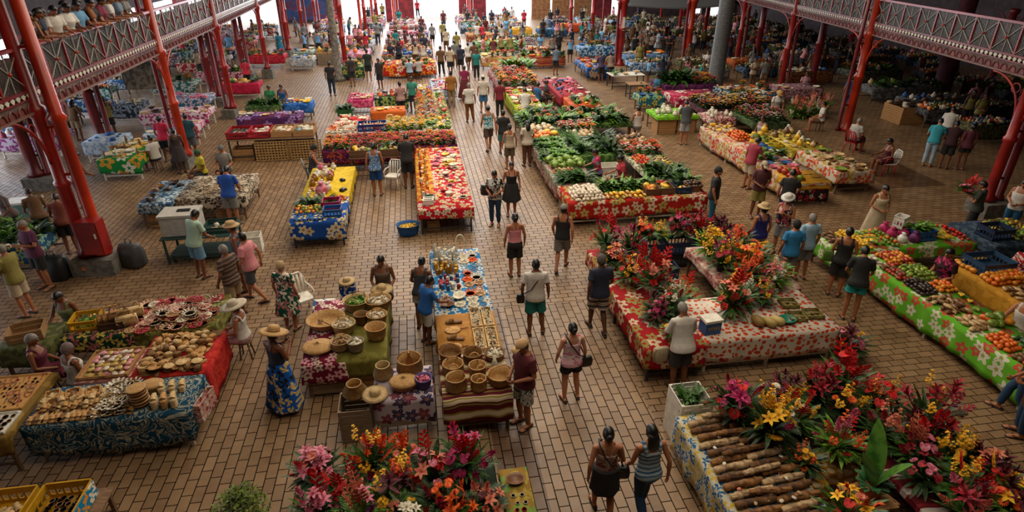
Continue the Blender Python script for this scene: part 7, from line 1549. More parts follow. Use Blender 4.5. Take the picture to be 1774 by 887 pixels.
RS=[((21.2,22.4,23.6,24.8),'#5a4632','#7a6248','brown board crate stall behind the thick red column',['folded_cloth','bowl'],'slat'),((22.6,25.8,24.6,25.8),'#3f4144','#5a5c60','grey tarpaulin covered stall under the right gallery',['produce_bag','folded_cloth','taro_root'],0),((22.6,26.5,27.4,28.6),'#4a4c4e','#6a6c6e','second grey covered stall further under the right gallery',['produce_bag','packet','greens3'],0),((24.6,26.3,19.6,20.9),'#6a5a2a','#a89a6a','yellow patterned cloth beside the man in a light blue tee',['folded_cloth','bowl'],0),((23.0,24.4,16.6,17.8),'#7a7450','#a8a48a','pale patterned cloth in front of the group at the far right',['folded_cloth','packet','shell_dish'],0),((24.6,26.4,17.9,19.2),'#3a2a38','#5a4a58','dark plum cloth at the far right of the photo',['folded_cloth','taro_root','booklet'],0),((27.4,30.4,21.6,22.8),'#2a2c34','#5a6068','dark cloth stall deep under the right gallery',['folded_cloth','greens2','packet'],0),((28.4,32.4,25.6,26.8),'#2f3238','#4f565e','blackish cloth stall at the back under the right gallery',['folded_cloth','packet','greens3'],0),((20.8,23.4,31.8,33.0),'#4a2a1a','#7a4a2a','brown orange stall behind the paired column',['bowl','folded_cloth','taro_root'],0),((24.4,27.6,31.6,32.8),'#34362f','#5a5c4c','olive dark stall behind the grey covered ones',['greens3','produce_bag','fb'],0),((19.6,22.0,36.0,37.2),'#7a3514','#b0602a','orange print cloth stall between the right columns',['bowl','packet','mango'],0),((23.0,26.0,37.5,38.7),'#3a3c42','#6a6c70','grey stall in the dark right rear',['folded_cloth','packet','produce_bag'],0)]
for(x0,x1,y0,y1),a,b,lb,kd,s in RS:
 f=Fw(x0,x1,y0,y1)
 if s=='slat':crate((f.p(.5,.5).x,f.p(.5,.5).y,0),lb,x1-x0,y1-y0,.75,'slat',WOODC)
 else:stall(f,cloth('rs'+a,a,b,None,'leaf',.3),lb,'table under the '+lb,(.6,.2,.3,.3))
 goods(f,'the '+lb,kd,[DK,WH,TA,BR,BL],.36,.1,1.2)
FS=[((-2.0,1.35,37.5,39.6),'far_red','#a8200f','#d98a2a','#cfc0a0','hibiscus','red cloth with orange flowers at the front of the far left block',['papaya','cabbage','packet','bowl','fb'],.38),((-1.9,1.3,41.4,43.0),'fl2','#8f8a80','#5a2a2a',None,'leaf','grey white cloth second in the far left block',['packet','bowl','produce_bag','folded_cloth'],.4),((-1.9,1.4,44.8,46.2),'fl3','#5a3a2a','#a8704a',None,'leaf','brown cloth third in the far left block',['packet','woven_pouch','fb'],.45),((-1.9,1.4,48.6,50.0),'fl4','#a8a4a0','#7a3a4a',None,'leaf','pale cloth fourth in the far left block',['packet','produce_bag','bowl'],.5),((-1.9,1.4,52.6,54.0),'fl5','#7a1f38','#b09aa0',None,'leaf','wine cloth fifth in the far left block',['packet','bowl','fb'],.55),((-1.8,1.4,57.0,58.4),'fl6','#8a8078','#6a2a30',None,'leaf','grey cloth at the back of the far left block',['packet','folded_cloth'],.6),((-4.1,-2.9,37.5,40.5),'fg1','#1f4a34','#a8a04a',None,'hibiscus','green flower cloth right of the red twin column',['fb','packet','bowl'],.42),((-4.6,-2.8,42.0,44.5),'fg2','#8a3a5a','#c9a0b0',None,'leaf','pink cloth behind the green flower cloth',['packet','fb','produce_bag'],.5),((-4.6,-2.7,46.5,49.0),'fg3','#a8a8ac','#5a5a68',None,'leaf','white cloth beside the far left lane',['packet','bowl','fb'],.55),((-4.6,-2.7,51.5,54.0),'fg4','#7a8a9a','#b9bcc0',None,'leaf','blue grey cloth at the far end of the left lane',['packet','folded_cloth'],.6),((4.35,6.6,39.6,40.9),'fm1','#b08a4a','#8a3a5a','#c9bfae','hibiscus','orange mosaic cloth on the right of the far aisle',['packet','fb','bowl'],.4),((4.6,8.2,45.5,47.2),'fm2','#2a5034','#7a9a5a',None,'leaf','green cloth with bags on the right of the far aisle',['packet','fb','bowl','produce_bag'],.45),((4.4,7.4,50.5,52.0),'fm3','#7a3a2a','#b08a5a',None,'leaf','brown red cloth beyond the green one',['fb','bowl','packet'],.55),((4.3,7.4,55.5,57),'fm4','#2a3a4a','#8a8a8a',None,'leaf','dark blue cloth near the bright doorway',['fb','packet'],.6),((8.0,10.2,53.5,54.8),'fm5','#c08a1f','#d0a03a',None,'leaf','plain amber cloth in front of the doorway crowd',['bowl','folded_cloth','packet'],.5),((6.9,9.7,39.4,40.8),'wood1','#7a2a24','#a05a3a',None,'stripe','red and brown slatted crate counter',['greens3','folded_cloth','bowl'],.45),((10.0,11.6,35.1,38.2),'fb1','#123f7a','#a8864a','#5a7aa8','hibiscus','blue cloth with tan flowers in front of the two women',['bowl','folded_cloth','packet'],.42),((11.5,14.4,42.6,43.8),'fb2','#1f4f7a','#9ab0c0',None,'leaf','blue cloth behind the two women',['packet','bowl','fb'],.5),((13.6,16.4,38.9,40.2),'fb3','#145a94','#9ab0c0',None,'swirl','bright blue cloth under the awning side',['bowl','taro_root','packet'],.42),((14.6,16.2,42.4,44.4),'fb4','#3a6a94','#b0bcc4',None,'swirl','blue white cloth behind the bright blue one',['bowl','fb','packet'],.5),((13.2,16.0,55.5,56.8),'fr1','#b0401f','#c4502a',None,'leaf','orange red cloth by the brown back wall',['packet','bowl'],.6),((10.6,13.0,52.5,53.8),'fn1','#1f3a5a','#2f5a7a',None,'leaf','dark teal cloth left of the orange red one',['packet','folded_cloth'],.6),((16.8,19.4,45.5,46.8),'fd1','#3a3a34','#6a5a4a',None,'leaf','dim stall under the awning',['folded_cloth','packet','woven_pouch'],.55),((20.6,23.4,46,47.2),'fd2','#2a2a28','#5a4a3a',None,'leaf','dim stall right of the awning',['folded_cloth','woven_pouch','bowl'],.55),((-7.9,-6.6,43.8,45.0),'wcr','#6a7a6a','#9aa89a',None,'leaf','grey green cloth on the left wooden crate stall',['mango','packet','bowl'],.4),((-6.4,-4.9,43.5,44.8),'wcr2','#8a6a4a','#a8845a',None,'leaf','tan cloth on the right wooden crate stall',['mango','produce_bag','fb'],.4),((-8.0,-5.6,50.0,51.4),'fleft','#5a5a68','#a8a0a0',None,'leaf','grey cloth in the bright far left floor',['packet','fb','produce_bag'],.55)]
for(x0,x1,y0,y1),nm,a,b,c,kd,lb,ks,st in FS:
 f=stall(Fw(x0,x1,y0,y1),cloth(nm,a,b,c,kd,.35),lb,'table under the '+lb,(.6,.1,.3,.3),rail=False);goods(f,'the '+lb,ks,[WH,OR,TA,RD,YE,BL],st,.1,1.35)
for k,x in enumerate((-7.3,-5.65)):crate((x,43.2+.0,.0),'pale wooden crate front of the far left crate stalls, the %s one'%('left','right')[k],1.1,.45,.6,'slat',WOODG)
def m_heap(seed):
 r=random.Random(seed);mb=MB()
 for k in range(90):
  mb.m=r.randrange(5);x,y=r.uniform(-1,1),r.uniform(-.5,.5);h=r.uniform(.02,.07);t=r.random()
  if t<.45:mb.ell((x,y,h),(r.uniform(.04,.09),r.uniform(.04,.09),h),8,5)
  elif t<.7:mb.box((x,y,h),(r.uniform(.08,.22),r.uniform(.08,.18),2*h),r.uniform(0,3))
  elif t<.85:mb.lathe([(.04,0),(.05,h),(.03,h*3),(0,h*3.2)],8,(x,y,0))
  else:
   for j in range(6):mb.leaf((x,y,.02),(cos(j*1.05),sin(j*1.05),.8),(0,0,1),.2,.07,.3,.2,2)
 return mb.mesh('assorted_goods')
HM=[[WH,TA,BR,DK,LEAFG[0]],[WH,BL,RD,TA,LEAFG[1]],[DK,BR,TA,GR,LEAFG[1]],[YE,OR,WH,RD,LEAFG[0]]]
def fill(x0,x1,y0,y1,sx,sy,cols,where,w=2.1,d=1.0,who=.6,ppl=('black','grey','navy')):
 y=y0;i=0
 while y<y1:
  x=x0+R.uniform(0,.6)
  while x+w<x1:
   r=(x,x+w,y,y+d)
   if all(r[1]+.5<q[0]or q[1]+.5<r[0]or r[3]+.5<q[2]or q[3]+.5<r[2]for q in RECTS):
    c=R.choice(cols);f=Fw(*r);lb='%s printed cloth on a stall %s'%(c[0],where)
    table(f,'market table under a %s cloth %s'%(c[0],where),rail=False,group='tables '+where);tablecloth(f,lb,cloth('fill'+c[0],c[1],c[2],None,'leaf',.3),(.55,.1,.25,.25),'cloths '+where,i)
    o=obj('assorted_goods',cached(('heap',i%3),lambda:m_heap(60+i)),HM[(i+len(c[0]))%4],None,f.p(.5,.5,.012),R.choice((0,pi)),(w/2.2,d/1.1,1.3));o['kind']='stuff';tag(o,'assorted small goods heaped on the stalls '+where,'goods','goods '+where)
    if R.random()<who:WAIT.append((x+w*R.uniform(.2,.8),y+d+.45,where))
    i+=1
   x+=w+sx+R.uniform(0,.5)
  y+=sy
WAIT=[]
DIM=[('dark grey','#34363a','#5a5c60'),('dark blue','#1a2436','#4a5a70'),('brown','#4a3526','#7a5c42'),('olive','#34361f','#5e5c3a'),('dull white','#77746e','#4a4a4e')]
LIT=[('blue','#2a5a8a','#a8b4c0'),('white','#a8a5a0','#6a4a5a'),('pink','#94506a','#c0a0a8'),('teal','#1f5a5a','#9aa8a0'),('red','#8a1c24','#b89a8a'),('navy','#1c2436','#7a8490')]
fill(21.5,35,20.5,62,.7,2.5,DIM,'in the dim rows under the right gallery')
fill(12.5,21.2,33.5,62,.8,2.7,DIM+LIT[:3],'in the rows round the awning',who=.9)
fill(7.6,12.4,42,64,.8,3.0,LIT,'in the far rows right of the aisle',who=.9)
fill(-17.2,-9.2,19.5,60,.7,2.3,LIT,'in the rows under the left gallery',who=.35)
fill(-8.2,-2.6,52,64,1.2,3.2,LIT,'on the bright far left floor',who=.9)
fill(4.2,8,56,65,.6,2.6,LIT,'near the right of the doorway',who=1);fill(-4.8,1.6,42,66,.35,2.3,LIT,'in the far left block',who=.9)
def ct(name,c):return M('cotton_'+name,c,.85,var=.1)
WHT,BLK,NAV,TEE,MAR,PNK,GRY,KHK,BRN,DEN,TEA,RDD,OLV,LBL,BEI=(ct(*a)for a in(('white','#bdb8b0'),('black','#1a1a1c'),('navy','#1c2236'),('blue','#1a5aa0'),('maroon','#561a1e'),('pink','#c77f86'),('grey','#6f6e6c'),('khaki','#8a7458'),('brown','#5e4126'),('denim','#24384f'),('teal','#14706c'),('red','#a81c30'),('olive','#7d7438'),('light_blue','#5f8fb4'),('beige','#a8977f')))
def pr(n,bg,a,b=None,kind='leaf',size=.12,bg2=None):return cloth('shirt_'+n,bg,a,b,kind,size,bg2=bg2,coord='Object')
def at(px,py,z=0):q=G(px,py,z);return q.x,q.y
def P(px,py,face,label,**k):
 x,y=at(px,py);return person(x,y,face,label,**k)
STW=weave()
a=P(1042,893,-8,'woman in a sheer floral top and black skirt at the bottom of the aisle',sex='f',pose='walk2',skin=1,h=1.58,hair='bun',top=('strap',pr('floral','#8f6f62','#5a1f2a','#b09a8a')),bot=('mini',BLK))
b=P(1112,893,4,'woman in a blue wave print tank top and jeans at the aisle bottom',sex='f',pose='walk',skin=1,h=1.62,hair='long',top=('tank',pr('wave','#a9b4b8','#2f5a7a','#6a8aa0','stripe',.07)),bot=('trousers',ct('jeans','#143450')))
P(903,735,118,'man in a maroon polo and tan cap with clasped hands beside the cane baskets',pose='front',skin=1,h=1.72,hair='buzz',top=('polo',MAR),bot=('bermuda',pr('surf','#b9b5a6','#24443c','#1a1a1c','swirl',.25)),hat=('cap',ct('tan','#b08d62')))
c_=P(986,692,4,'woman in a white and pink top with a black crossbody bag in the aisle',sex='f',pose='shift',skin=0,h=1.60,hair='bun',top=('tank',pr('pinkfl','#c9bcb8','#c05a80','#d9a0b0')),bot=('shorts',BLK))
d_=P(926,578,-6,'man in a white tee and teal shorts with a dark shoulder strap',pose='shift',skin=2,h=1.72,hair='buzz',hc='black',top=('tee',WHT),bot=('bermuda',TEA))
P(1034,573,2,'man in a navy tee, striped shorts and dark cap near the red flower table',pose='walk2',skin=3,h=1.74,hair='buzz',top=('tee',NAV),bot=('bermuda',pr('stripe','#a8a29a','#2a2320','#4a3f3a','stripe',.12)),hat=('kerchief',ct('greycap','#4a4440')))
P(972,466,-20,'man in a black sleeveless shirt, grey shorts and grey cap in the aisle',pose='walk',skin=1,h=1.68,hair='buzz',top=('tank',BLK),bot=('bermuda',GRY),hat=('cap',ct('greyc','#77746f')))
P(892,477,3,'woman in a pink strappy top and black knee shorts in the aisle',sex='f',pose='stand',skin=1,h=1.62,hair='bun',top=('strap',PNK),bot=('bermuda',BLK))
e_=P(858,390,160,'woman in a black and white floral blouse and jeans with a black bag',sex='f',pose='front',skin=1,h=1.66,hair='bun',top=('tee',pr('bwfl','#1d1d1f','#bdb9b0')),bot=('trousers',ct('jeans','#143450')))
P(886,372,176,'woman in a black tank dress next to the woman with a floral blouse',sex='f',pose='stand',skin=1,h=1.64,hair='bun',top=('strap',BLK),bot=('dress',BLK))
g_=P(1166,662,2,'grey haired man in a white shirt and dark shorts bending over the flower table',pose='browse',skin=2,h=1.72,hair='buzz',hc='grey',top=('loose',WHT),bot=('bermuda',ct('charcoal','#2c2a2a')))
P(734,567,-18,'woman in a dark grey tank top and white shorts at the long centre table',sex='f',pose='browse',skin=2,h=1.60,hair='bun',top=('tank',ct('dgrey','#2c2d2f')),bot=('shorts',WHT))
P(751,592,-62,'boy in a blue tee and white shorts reaching over the long centre table',pose='reach',skin=2,h=1.50,hair='short',top=('tee',TEE),bot=('bermuda',WHT))
P(507,570,-20,'woman in a green floral dress and beige headscarf behind the basket table',sex='f',pose='stand',skin=1,h=1.58,hair='buzz',hc='grey',top=('tee',pr('greenfl','#0f4a3a','#c9b8a8','#b06a6a','leaf',.16)),bot=('dress',pr('greenfl','#0f4a3a','#c9b8a8','#b06a6a','leaf',.16)),hat=('kerchief',ct('scarf','#a08560')))
x,y=-.98,11.72
s_=person(x,y,178,'seated woman in a brown grey sleeveless dress holding a straw hat at the basket table',sex='f',pose='sit',skin=2,h=1.74,hair='short',top=('tank',ct('taupe','#5a4a40')),bot=('bermuda',ct('taupe','#5a4a40')));stool((x,y-.02,0),'stool under the seated woman in the brown grey dress',h=.43)
q=on_person(s_,(0,.40,.70));hat_thing(q.translation,'pale straw hat held in the lap of the seated woman',ST2,0,None,.95)
w_=P(497,705,-38,'woman in a wide straw hat, dark top and long blue print skirt',sex='f',pose='phone',skin=2,h=1.62,hair='bun',top=('strap',NAV),bot=('skirt',pr('pareo','#0d4a9c','#12181f','#c9b070','leaf',.16,'#1560b8')),hat=('straw',ST))
x,y=-4.05,10.45
person(-3.62,10.35,85,'seated woman in a white straw hat with a red bag strap by the shell table',sex='f',pose='sit',skin=1,h=1.62,hair='bun',top=('tank',WHT),bot=('trousers',ct('palepink','#b0858c')),hat=('straw',weave('white straw','#b9ac94','#d8cdb8','#7a6d58')));stool((-3.62,10.35,0),'stool under the woman in the white straw hat',h=.40)
P(416,548,60,'man in a striped brown shirt and khaki shorts beside the heap of shell necklaces',pose='shift',skin=2,h=1.72,hair='buzz',hc='grey',top=('polo',pr('brownst','#3a2c28','#7a6658','#5a4a44','stripe',.09)),bot=('bermuda',KHK))
P(447,520,72,'man in a pink tee with a black backpack strap walking left',pose='walk',skin=1,h=1.68,hair='short',top=('tee',PNK),bot=('bermuda',ct('dgrey2','#3a3c40')))
P(427,502,95,'man in a tan brimmed hat and blue vest behind the man in pink',pose='stand',skin=2,h=1.70,hair='buzz',top=('tank',ct('slate','#46586e')),bot=('bermuda',KHK),hat=('brim',ct('tanhat','#a88a62')))
P(352,480,-35,'man in a mint shirt and light blue long shorts at the dark green bench',pose='browse',skin=2,h=1.72,hair='short',top=('tee',ct('mint','#9ab5a0')),bot=('bermuda',ct('ltdenim','#5f86a4')))
P(408,390,-6,'man in a bright blue tee and grey shorts at the cream print table',pose='browse',skin=1,h=1.74,hair='short',top=('tee',ct('royal','#0f4494')),bot=('bermuda',GRY))
person(-7.05,11.35,168,'seated woman in a green tank top and blue trousers at the small olive work table',sex='f',pose='sitreach',skin=2,h=1.68,hair='short',top=('tank',ct('sage','#6f7a52')),bot=('trousers',ct('petrol','#0f4a6a')));stool((-7.05,11.35,0),'stool under the woman in the green tank top',h=.42)
person(-6.85,9.75,-80,'seated woman in a maroon top with a white towel behind the jewellery trays',sex='f',pose='sit',skin=2,h=1.66,hair='short',hc='grey',top=('tank',ct('wine','#541028')),bot=('bermuda',ct('wine','#541028')));stool((-6.85,9.75,0),'stool under the woman in the maroon top',h=.41)
person(-5.98,9.05+.35,-35,'seated grey haired person in a white top and scarf behind the slipper table',sex='f',pose='sit',skin=2,h=1.60,hair='short',hc='grey',top=('tank',WHT),bot=('bermuda',GRY),hat=('kerchief',ct('mauve','#6a5a58')));stool((-5.98,9.4,0),'stool under the grey haired person in the white top',h=.40)
P(52,545,75,'man in a yellow olive tee and pale shorts at the left edge',pose='crossed',skin=1,h=1.70,hair='buzz',hc='grey',top=('tee',OLV),bot=('bermuda',BEI))
P(84,498,150,'man in a purple printed tee and black shorts with folded arms',pose='crossed',skin=1,h=1.72,hair='buzz',hc='grey',top=('tee',ct('purple','#52203f')),bot=('bermuda',BLK))
for(X,Y,fc,lb,sx,tp,hr)in((62,448,40,'person in a dark top stooping at the blue and yellow flower table','f',BRN,'bun'),(92,440,20,'woman in a rust top bending over the blue and yellow flower table','f',ct('rust','#6a3020'),'short'),(20,470,60,'woman in a black top at the left edge behind the man in yellow','f',BLK,'short'),(38,420,160,'person with a pale headscarf behind the man in purple','f',ct('dust','#6a5a58'),'short')):
 P(X,Y,fc,lb,sex=sx,pose='browse',skin=2,h=1.62,hair=hr,hc='brown',top=('tee',tp),bot=('bermuda',BLK))
q=G(172,905,1.2)
person(q.x,q.y,10,'person with black hair in a red top seated at the bottom edge',sex='f',pose='sit',skin=2,h=1.62,hair='short',top=('tee',RDD),bot=('bermuda',BLK));stool((q.x,q.y,0),'stool under the seller in red at the bottom edge',h=.4)
P(1228,392,-118,'man in a black tee and turquoise trousers with a dark cap at the vegetable corner',pose='stand',skin=1,h=1.76,hair='short',top=('tee',BLK),bot=('trousers',ct('petrol2','#14506c')),hat=('kerchief',ct('darkcap','#1f2428')))
P(1304,462,3,'woman in a royal blue swimsuit top and straw hat behind the flower stall',sex='f',pose='stand',skin=1,h=1.66,hair='bun',top=('tank',ct('indigo','#1a1a5e')),bot=('shorts',BEI),hat=('brim',ST2))
P(1356,494,-8,'man in a sky blue printed tee with a black cap and bag strap',pose='stand',skin=1,h=1.66,hair='short',top=('tee',ct('sky','#2a7ab0')),bot=('bermuda',GRY),hat=('kerchief',BLK))
P(1383,482,-4,'grey haired man in a pale blue and white tee beside the man in sky blue',pose='stand',skin=1,h=1.68,hair='buzz',hc='grey',top=('tee',ct('iceblue','#88a8bb')),bot=('bermuda',GRY))
P(1345,440,128,'woman in a white sun hat and black floral tank top holding a purse',sex='f',pose='phone',skin=1,h=1.66,hair='bun',top=('tank',pr('blkpink','#1a1416','#b04a5a','#b9a8a0')),bot=('bermuda',GRY),hat=('brim',WHT))
P(1352,395,-40,'man in a black tee at the amber end of the red leaf table',pose='reach',skin=1,h=1.72,hair='short',top=('tee',BLK),bot=('trousers',ct('jeans','#143450')))
P(1306,376,168,'man in a maroon shirt, cap and white necklace facing the camera',pose='front',skin=2,h=1.72,hair='buzz',top=('polo',ct('plum','#4a2226')),bot=('bermuda',OLV),hat=('cap',ct('oatcap','#a0917a')))
P(1292,326,-75,'man in a pink red polo and khaki shorts at the red leaf table',pose='reach',skin=1,h=1.72,hair='short',top=('polo',ct('rose','#8a2a3a')),bot=('bermuda',BEI))
h_=P(1442,510,-38,'woman in a black tank top with a green bag at the fruit table',sex='f',pose='front',skin=1,h=1.68,hair='bun',top=('tank',BLK),bot=('bermuda',BLK))
P(1468,552,-30,'woman in a black tee and turquoise shorts at the green cloth',sex='f',pose='browse',skin=1,h=1.68,hair='short',top=('tee',BLK),bot=('shorts',ct('turq','#0f8a8a')))
P(1505,420,172,'woman in a cream tank top standing behind the cross fruit table',sex='f',pose='front',skin=1,h=1.66,hair='bun',top=('tank',ct('cream','#b9a98a')),bot=('skirt',BEI))
for(x,y,fc,lb,tp,bt,sx,hr,ps)in((11.3,10.1,95,'seated woman in a black and pink floral blouse behind the avocados',pr('blkpink2','#3a1522','#b02a5a','#1a1014'),BLK,'f','short','sit'),(11.35,8.15,100,'seated man in a white tank top holding a papaya behind the green cloth',WHT,BEI,'m','short','sitreach'),(11.35,7.15,110,'seated person with an orange strap nearest the camera behind the green cloth',pr('orangestrap','#2a2f3a','#b5701a',None,'stripe',.2),DEN,'m','short','sit'),(13.25,10.0,120,'person in a red print top seated behind the amber table',pr('redp','#8f1a24','#c9a8a0'),BLK,'f','bun','sit')):
 person(x,y,fc,lb,sex=sx,pose=ps,skin=1,h=1.72,hair=hr,top=('tank' if sx=='m' else 'tee',tp),bot=('bermuda',bt));stool((x,y,0),'stool under the '+lb.split(' behind')[0].replace('seated ',''),h=.43)
x,y=at(1738,412);person(x,y,115,'man in a white tank top and blue trousers seated near the far right column',pose='front',skin=1,h=1.70,hair='short',top=('tank',WHT),bot=('trousers',ct('petrol','#0f4a6a')))
x,y=at(1672,412);person(x,y,30,'person in a dark tee holding a pink red bouquet by the right column',sex='f',pose='phone',skin=1,h=1.64,hair='short',top=('tee',ct('moss','#2f332c')),bot=('bermuda',BLK))
q=on_person(PEOPLE[-1],(0,.36,1.25));bouquet(q.translation,'pink red bouquet held by the person in a dark tee',[('anth','pink',4),('ginger','red',3),('heli','red',2)],.8,None,'terra',131,0,0,1.0)
r_=P(1760,752,55,'woman in an orange print top and jeans at the right edge of the photo',sex='f',pose='front',skin=1,h=1.66,hair='long',top=('tank',pr('orgp','#a8401a','#c9b8a0')),bot=('trousers',ct('jeans','#143450')))
P(1775,718,35,'second person in jeans cut by the right edge behind the orange top',sex='f',pose='walk',skin=1,h=1.66,hair='short',top=('tee',BLK),bot=('trousers',ct('jeans2','#1a3a5a')))
P(1604,288,-48,'man in a turquoise tee and pale blue trousers at the far right stalls',pose='browse',skin=1,h=1.74,hair='short',top=('tee',ct('turq2','#2a8a9a')),bot=('trousers',ct('paleblue','#8aa0b0')),far=True)
P(1627,262,-50,'man in a white tee behind the man in turquoise',pose='browse',skin=2,h=1.72,hair='short',top=('tee',WHT),bot=('bermuda',BRN),far=True)
P(1632,292,-45,'man in a dark maroon tee leaning over the far right stall',pose='browse',skin=2,h=1.72,hair='short',top=('tee',ct('dkmar','#33141a')),bot=('bermuda',BLK),far=True)
P(1660,294,-20,'woman in black and pink at the far right stall',sex='f',pose='stand',skin=2,h=1.64,hair='bun',top=('tee',ct('dkpink','#5a2434')),bot=('shorts',BLK),far=True)
x,y=at(1474,264);person(x,y,-70,'bald man in a grey white tee on a red chair at the yellow cloth table',pose='sit',skin=1,h=1.74,hair='buzz',hc='grey',top=('tee',ct('offw','#a5a19a')),bot=('bermuda',ct('charc','#2c2c30')),far=True);c=chair((x,y,0),'red plastic chair under the man in a grey white tee',radians(-70),CRED)
x,y=at(1532,302);person(x,y,78,'seated woman in a maroon dress at the orange leaf table',sex='f',pose='sitreach',skin=2,h=1.70,hair='short',top=('strap',ct('mardress','#4f1622')),bot=('bermuda',ct('mardress','#4f1622')),far=True);chair((x,y,0),'white and red plastic chair under the woman in a maroon dress',radians(78),CRED,WHITEP)
P(1336,222,170,'woman in a white tee with a flower hat behind the orange fruit',sex='f',pose='browse',skin=1,h=1.66,hair='bun',top=('tee',WHT),bot=('bermuda',BLK),hat=('brim',ST),far=True)
x,y=at(1322,262);person(x,y,120,'seated woman in a grey white top beside the orange fruit heap',sex='f',pose='sit',skin=2,h=1.66,hair='short',top=('tank',ct('lilac','#9a94a0')),bot=('bermuda',BLK),far=True);stool((x,y,0),'stool under the woman beside the orange fruit heap')
x,y=at(1418,228);person(x,y,60,'person in a white shirt sitting behind the yellow patterned cloth',pose='sit',skin=1,h=1.66,hair='short',top=('tee',WHT),bot=('bermuda',BRN),far=True);stool((x,y,0),'stool under the person in a white shirt behind the yellow cloth')
P(1463,196,-30,'man in a blue tee and blue shorts walking by the right columns',pose='walk2',skin=2,h=1.72,hair='short',top=('tee',ct('blue2','#123f6a')),bot=('bermuda',ct('blue3','#143a78')),far=True)
x,y=at(1390,168);person(x,y,170,'person in a pink and yellow shirt seated behind the dull pink cloth',sex='f',pose='sit',skin=2,h=1.66,hair='short',top=('tee',ct('pinkyel','#b0808a')),bot=('bermuda',YE),far=True);stool((x,y,0),'stool under the person in pink and yellow')
P(1183,250,-6,'man in a dark grey tee and pale shorts at the lime green cloth',pose='browse',skin=1,h=1.74,hair='short',top=('tee',ct('slate2','#3f4348')),bot=('bermuda',ct('palesh','#8a8c90')))
x,y=at(1102,240);person(x,y,5,'man in a white sleeveless shirt seated behind the vegetable block',pose='sit',skin=1,h=1.74,hair='short',top=('tank',WHT),bot=('bermuda',GRY),far=True);stool((x,y,0),'stool under the man in a white sleeveless shirt')
for x,y,fc,lb,tp,sx in((5.75,18.25,80,'seated vegetable seller in a tie dye top',pr('tiedye','#a8286a','#2a7a8a','#b5601a','leaf',.2),'f'),(6.35,17.5,85,'seated vegetable seller in a coral red top near the front table',ct('coral','#a02a38'),'f')):
 person(x,y,fc,lb,sex=sx,pose='sitreach',skin=1,h=1.72,hair='bun',top=('tee',tp),bot=('bermuda',BLK));stool((x,y,0),'stool under the '+lb.split(' in')[0].replace('seated ','')+(' in tie dye' if 'tie' in lb else ' in coral red'),h=.42)
P(847,260,4,'person in a turquoise and white tank top in the aisle beside the greens',pose='walk',skin=1,h=1.72,hair='buzz',top=('tank',pr('turqp','#1a7a8a','#b9c4c0')),bot=('bermuda',ct('brown2','#54443c')),hat=('cap',GRY))
P(872,268,-4,'man in a black tee and aqua shorts in the aisle beside the leafy greens',pose='walk2',skin=1,h=1.68,hair='short',top=('tee',BLK),bot=('bermuda',ct('aqua','#4a8a94')))
P(883,293,2,'woman in a beige sleeveless top and khaki shorts in the aisle',sex='f',pose='stand',skin=1,h=1.62,hair='bun',top=('tank',BEI),bot=('bermuda',ct('dkkhaki','#5a4c3a')))
P(913,288,8,'woman with long hair in a cream top and brown trousers by the lettuces',sex='f',pose='front',skin=2,h=1.66,hair='long',top=('tee',ct('cream2','#b9ad9c')),bot=('trousers',ct('brown3','#5a3524')))
P(909,222,-8,'man in a white tee with a shoulder strap at the lime yellow cloth',pose='browse',skin=1,h=1.72,hair='short',top=('tee',WHT),bot=('bermuda',ct('gblue','#4a6078')))
P(866,205,0,'man in a dark red tee and black trousers in the aisle',pose='stand',skin=2,h=1.72,hair='short',top=('tee',ct('dred','#6a1424')),bot=('trousers',BLK))
P(814,212,0,'man in a white tee and rust brown trousers in the aisle',pose='shift',skin=2,h=1.74,hair='buzz',hc='grey',top=('tee',WHT),bot=('trousers',ct('rust2','#6d4018')))
P(838,195,0,'man in a white shirt and blue shorts with a white cap in the aisle',pose='stand',skin=1,h=1.72,hair='buzz',top=('tee',ct('white2','#b5ada2')),bot=('bermuda',ct('blue4','#2f6088')),hat=('cap',WHT))
P(783,187,0,'man in an amber shirt and khaki trousers in the aisle',pose='stand',skin=2,h=1.76,hair='short',top=('tee',ct('amber','#8a5a1f')),bot=('trousers',KHK),far=True)
P(806,172,0,'person in a magenta maroon shirt in the aisle crowd',sex='f',pose='stand',skin=2,h=1.68,hair='bun',top=('tee',ct('magmar','#7a1a40')),bot=('skirt',MAR),far=True)
P(577,166,0,'man in a black tee and dark jeans standing by the grey trunk pillar',pose='stand',skin=2,h=1.74,hair='short',top=('tee',BLK),bot=('trousers',ct('jeans3','#1a2a3a')))
P(640,140,0,'man in a dark green black tee and black shorts in the left lane',pose='stand',skin=1,h=1.76,hair='short',top=('tee',ct('bottle','#1c2622')),bot=('bermuda',BLK),far=True)
P(655,338,0,'woman in a blue and white patterned tank top and blue shorts at the fruit boxes',sex='f',pose='stand',skin=1,h=1.72,hair='bun',top=('tank',pr('bluepat','#1f5a9a','#a9bccc',None,'swirl',.2)),bot=('bermuda',ct('blue5','#10407e')))
P(709,325,-3,'man in a black tee and black shorts at the right fruit box',pose='browse',skin=2,h=1.78,hair='short',top=('tee',BLK),bot=('bermuda',BLK))
chair((G(683,325).x,G(683,325).y,0),'white plastic chair between the two buyers at the fruit boxes',radians(160))
x,y=at(546,318);person(x,y,-80,'seated man in a dark grey vest and black cap left of the yellow cloth',pose='sitreach',skin=1,h=1.74,hair='short',top=('tank',ct('dkgrey','#383a3c')),bot=('bermuda',GRY),hat=('kerchief',BLK));chair((x,y,0),'dark chair with a pale cover under the man in a grey vest',radians(-80),LEGM['dark'],GRY)
x,y=at(727,300);person(x,y,-70,'child in a pink red top beside the red hibiscus table',sex='f',pose='stand',skin=2,h=1.2,hair='bun',top=('tee',ct('rose2','#b02a4a')),bot=('shorts',MAR))
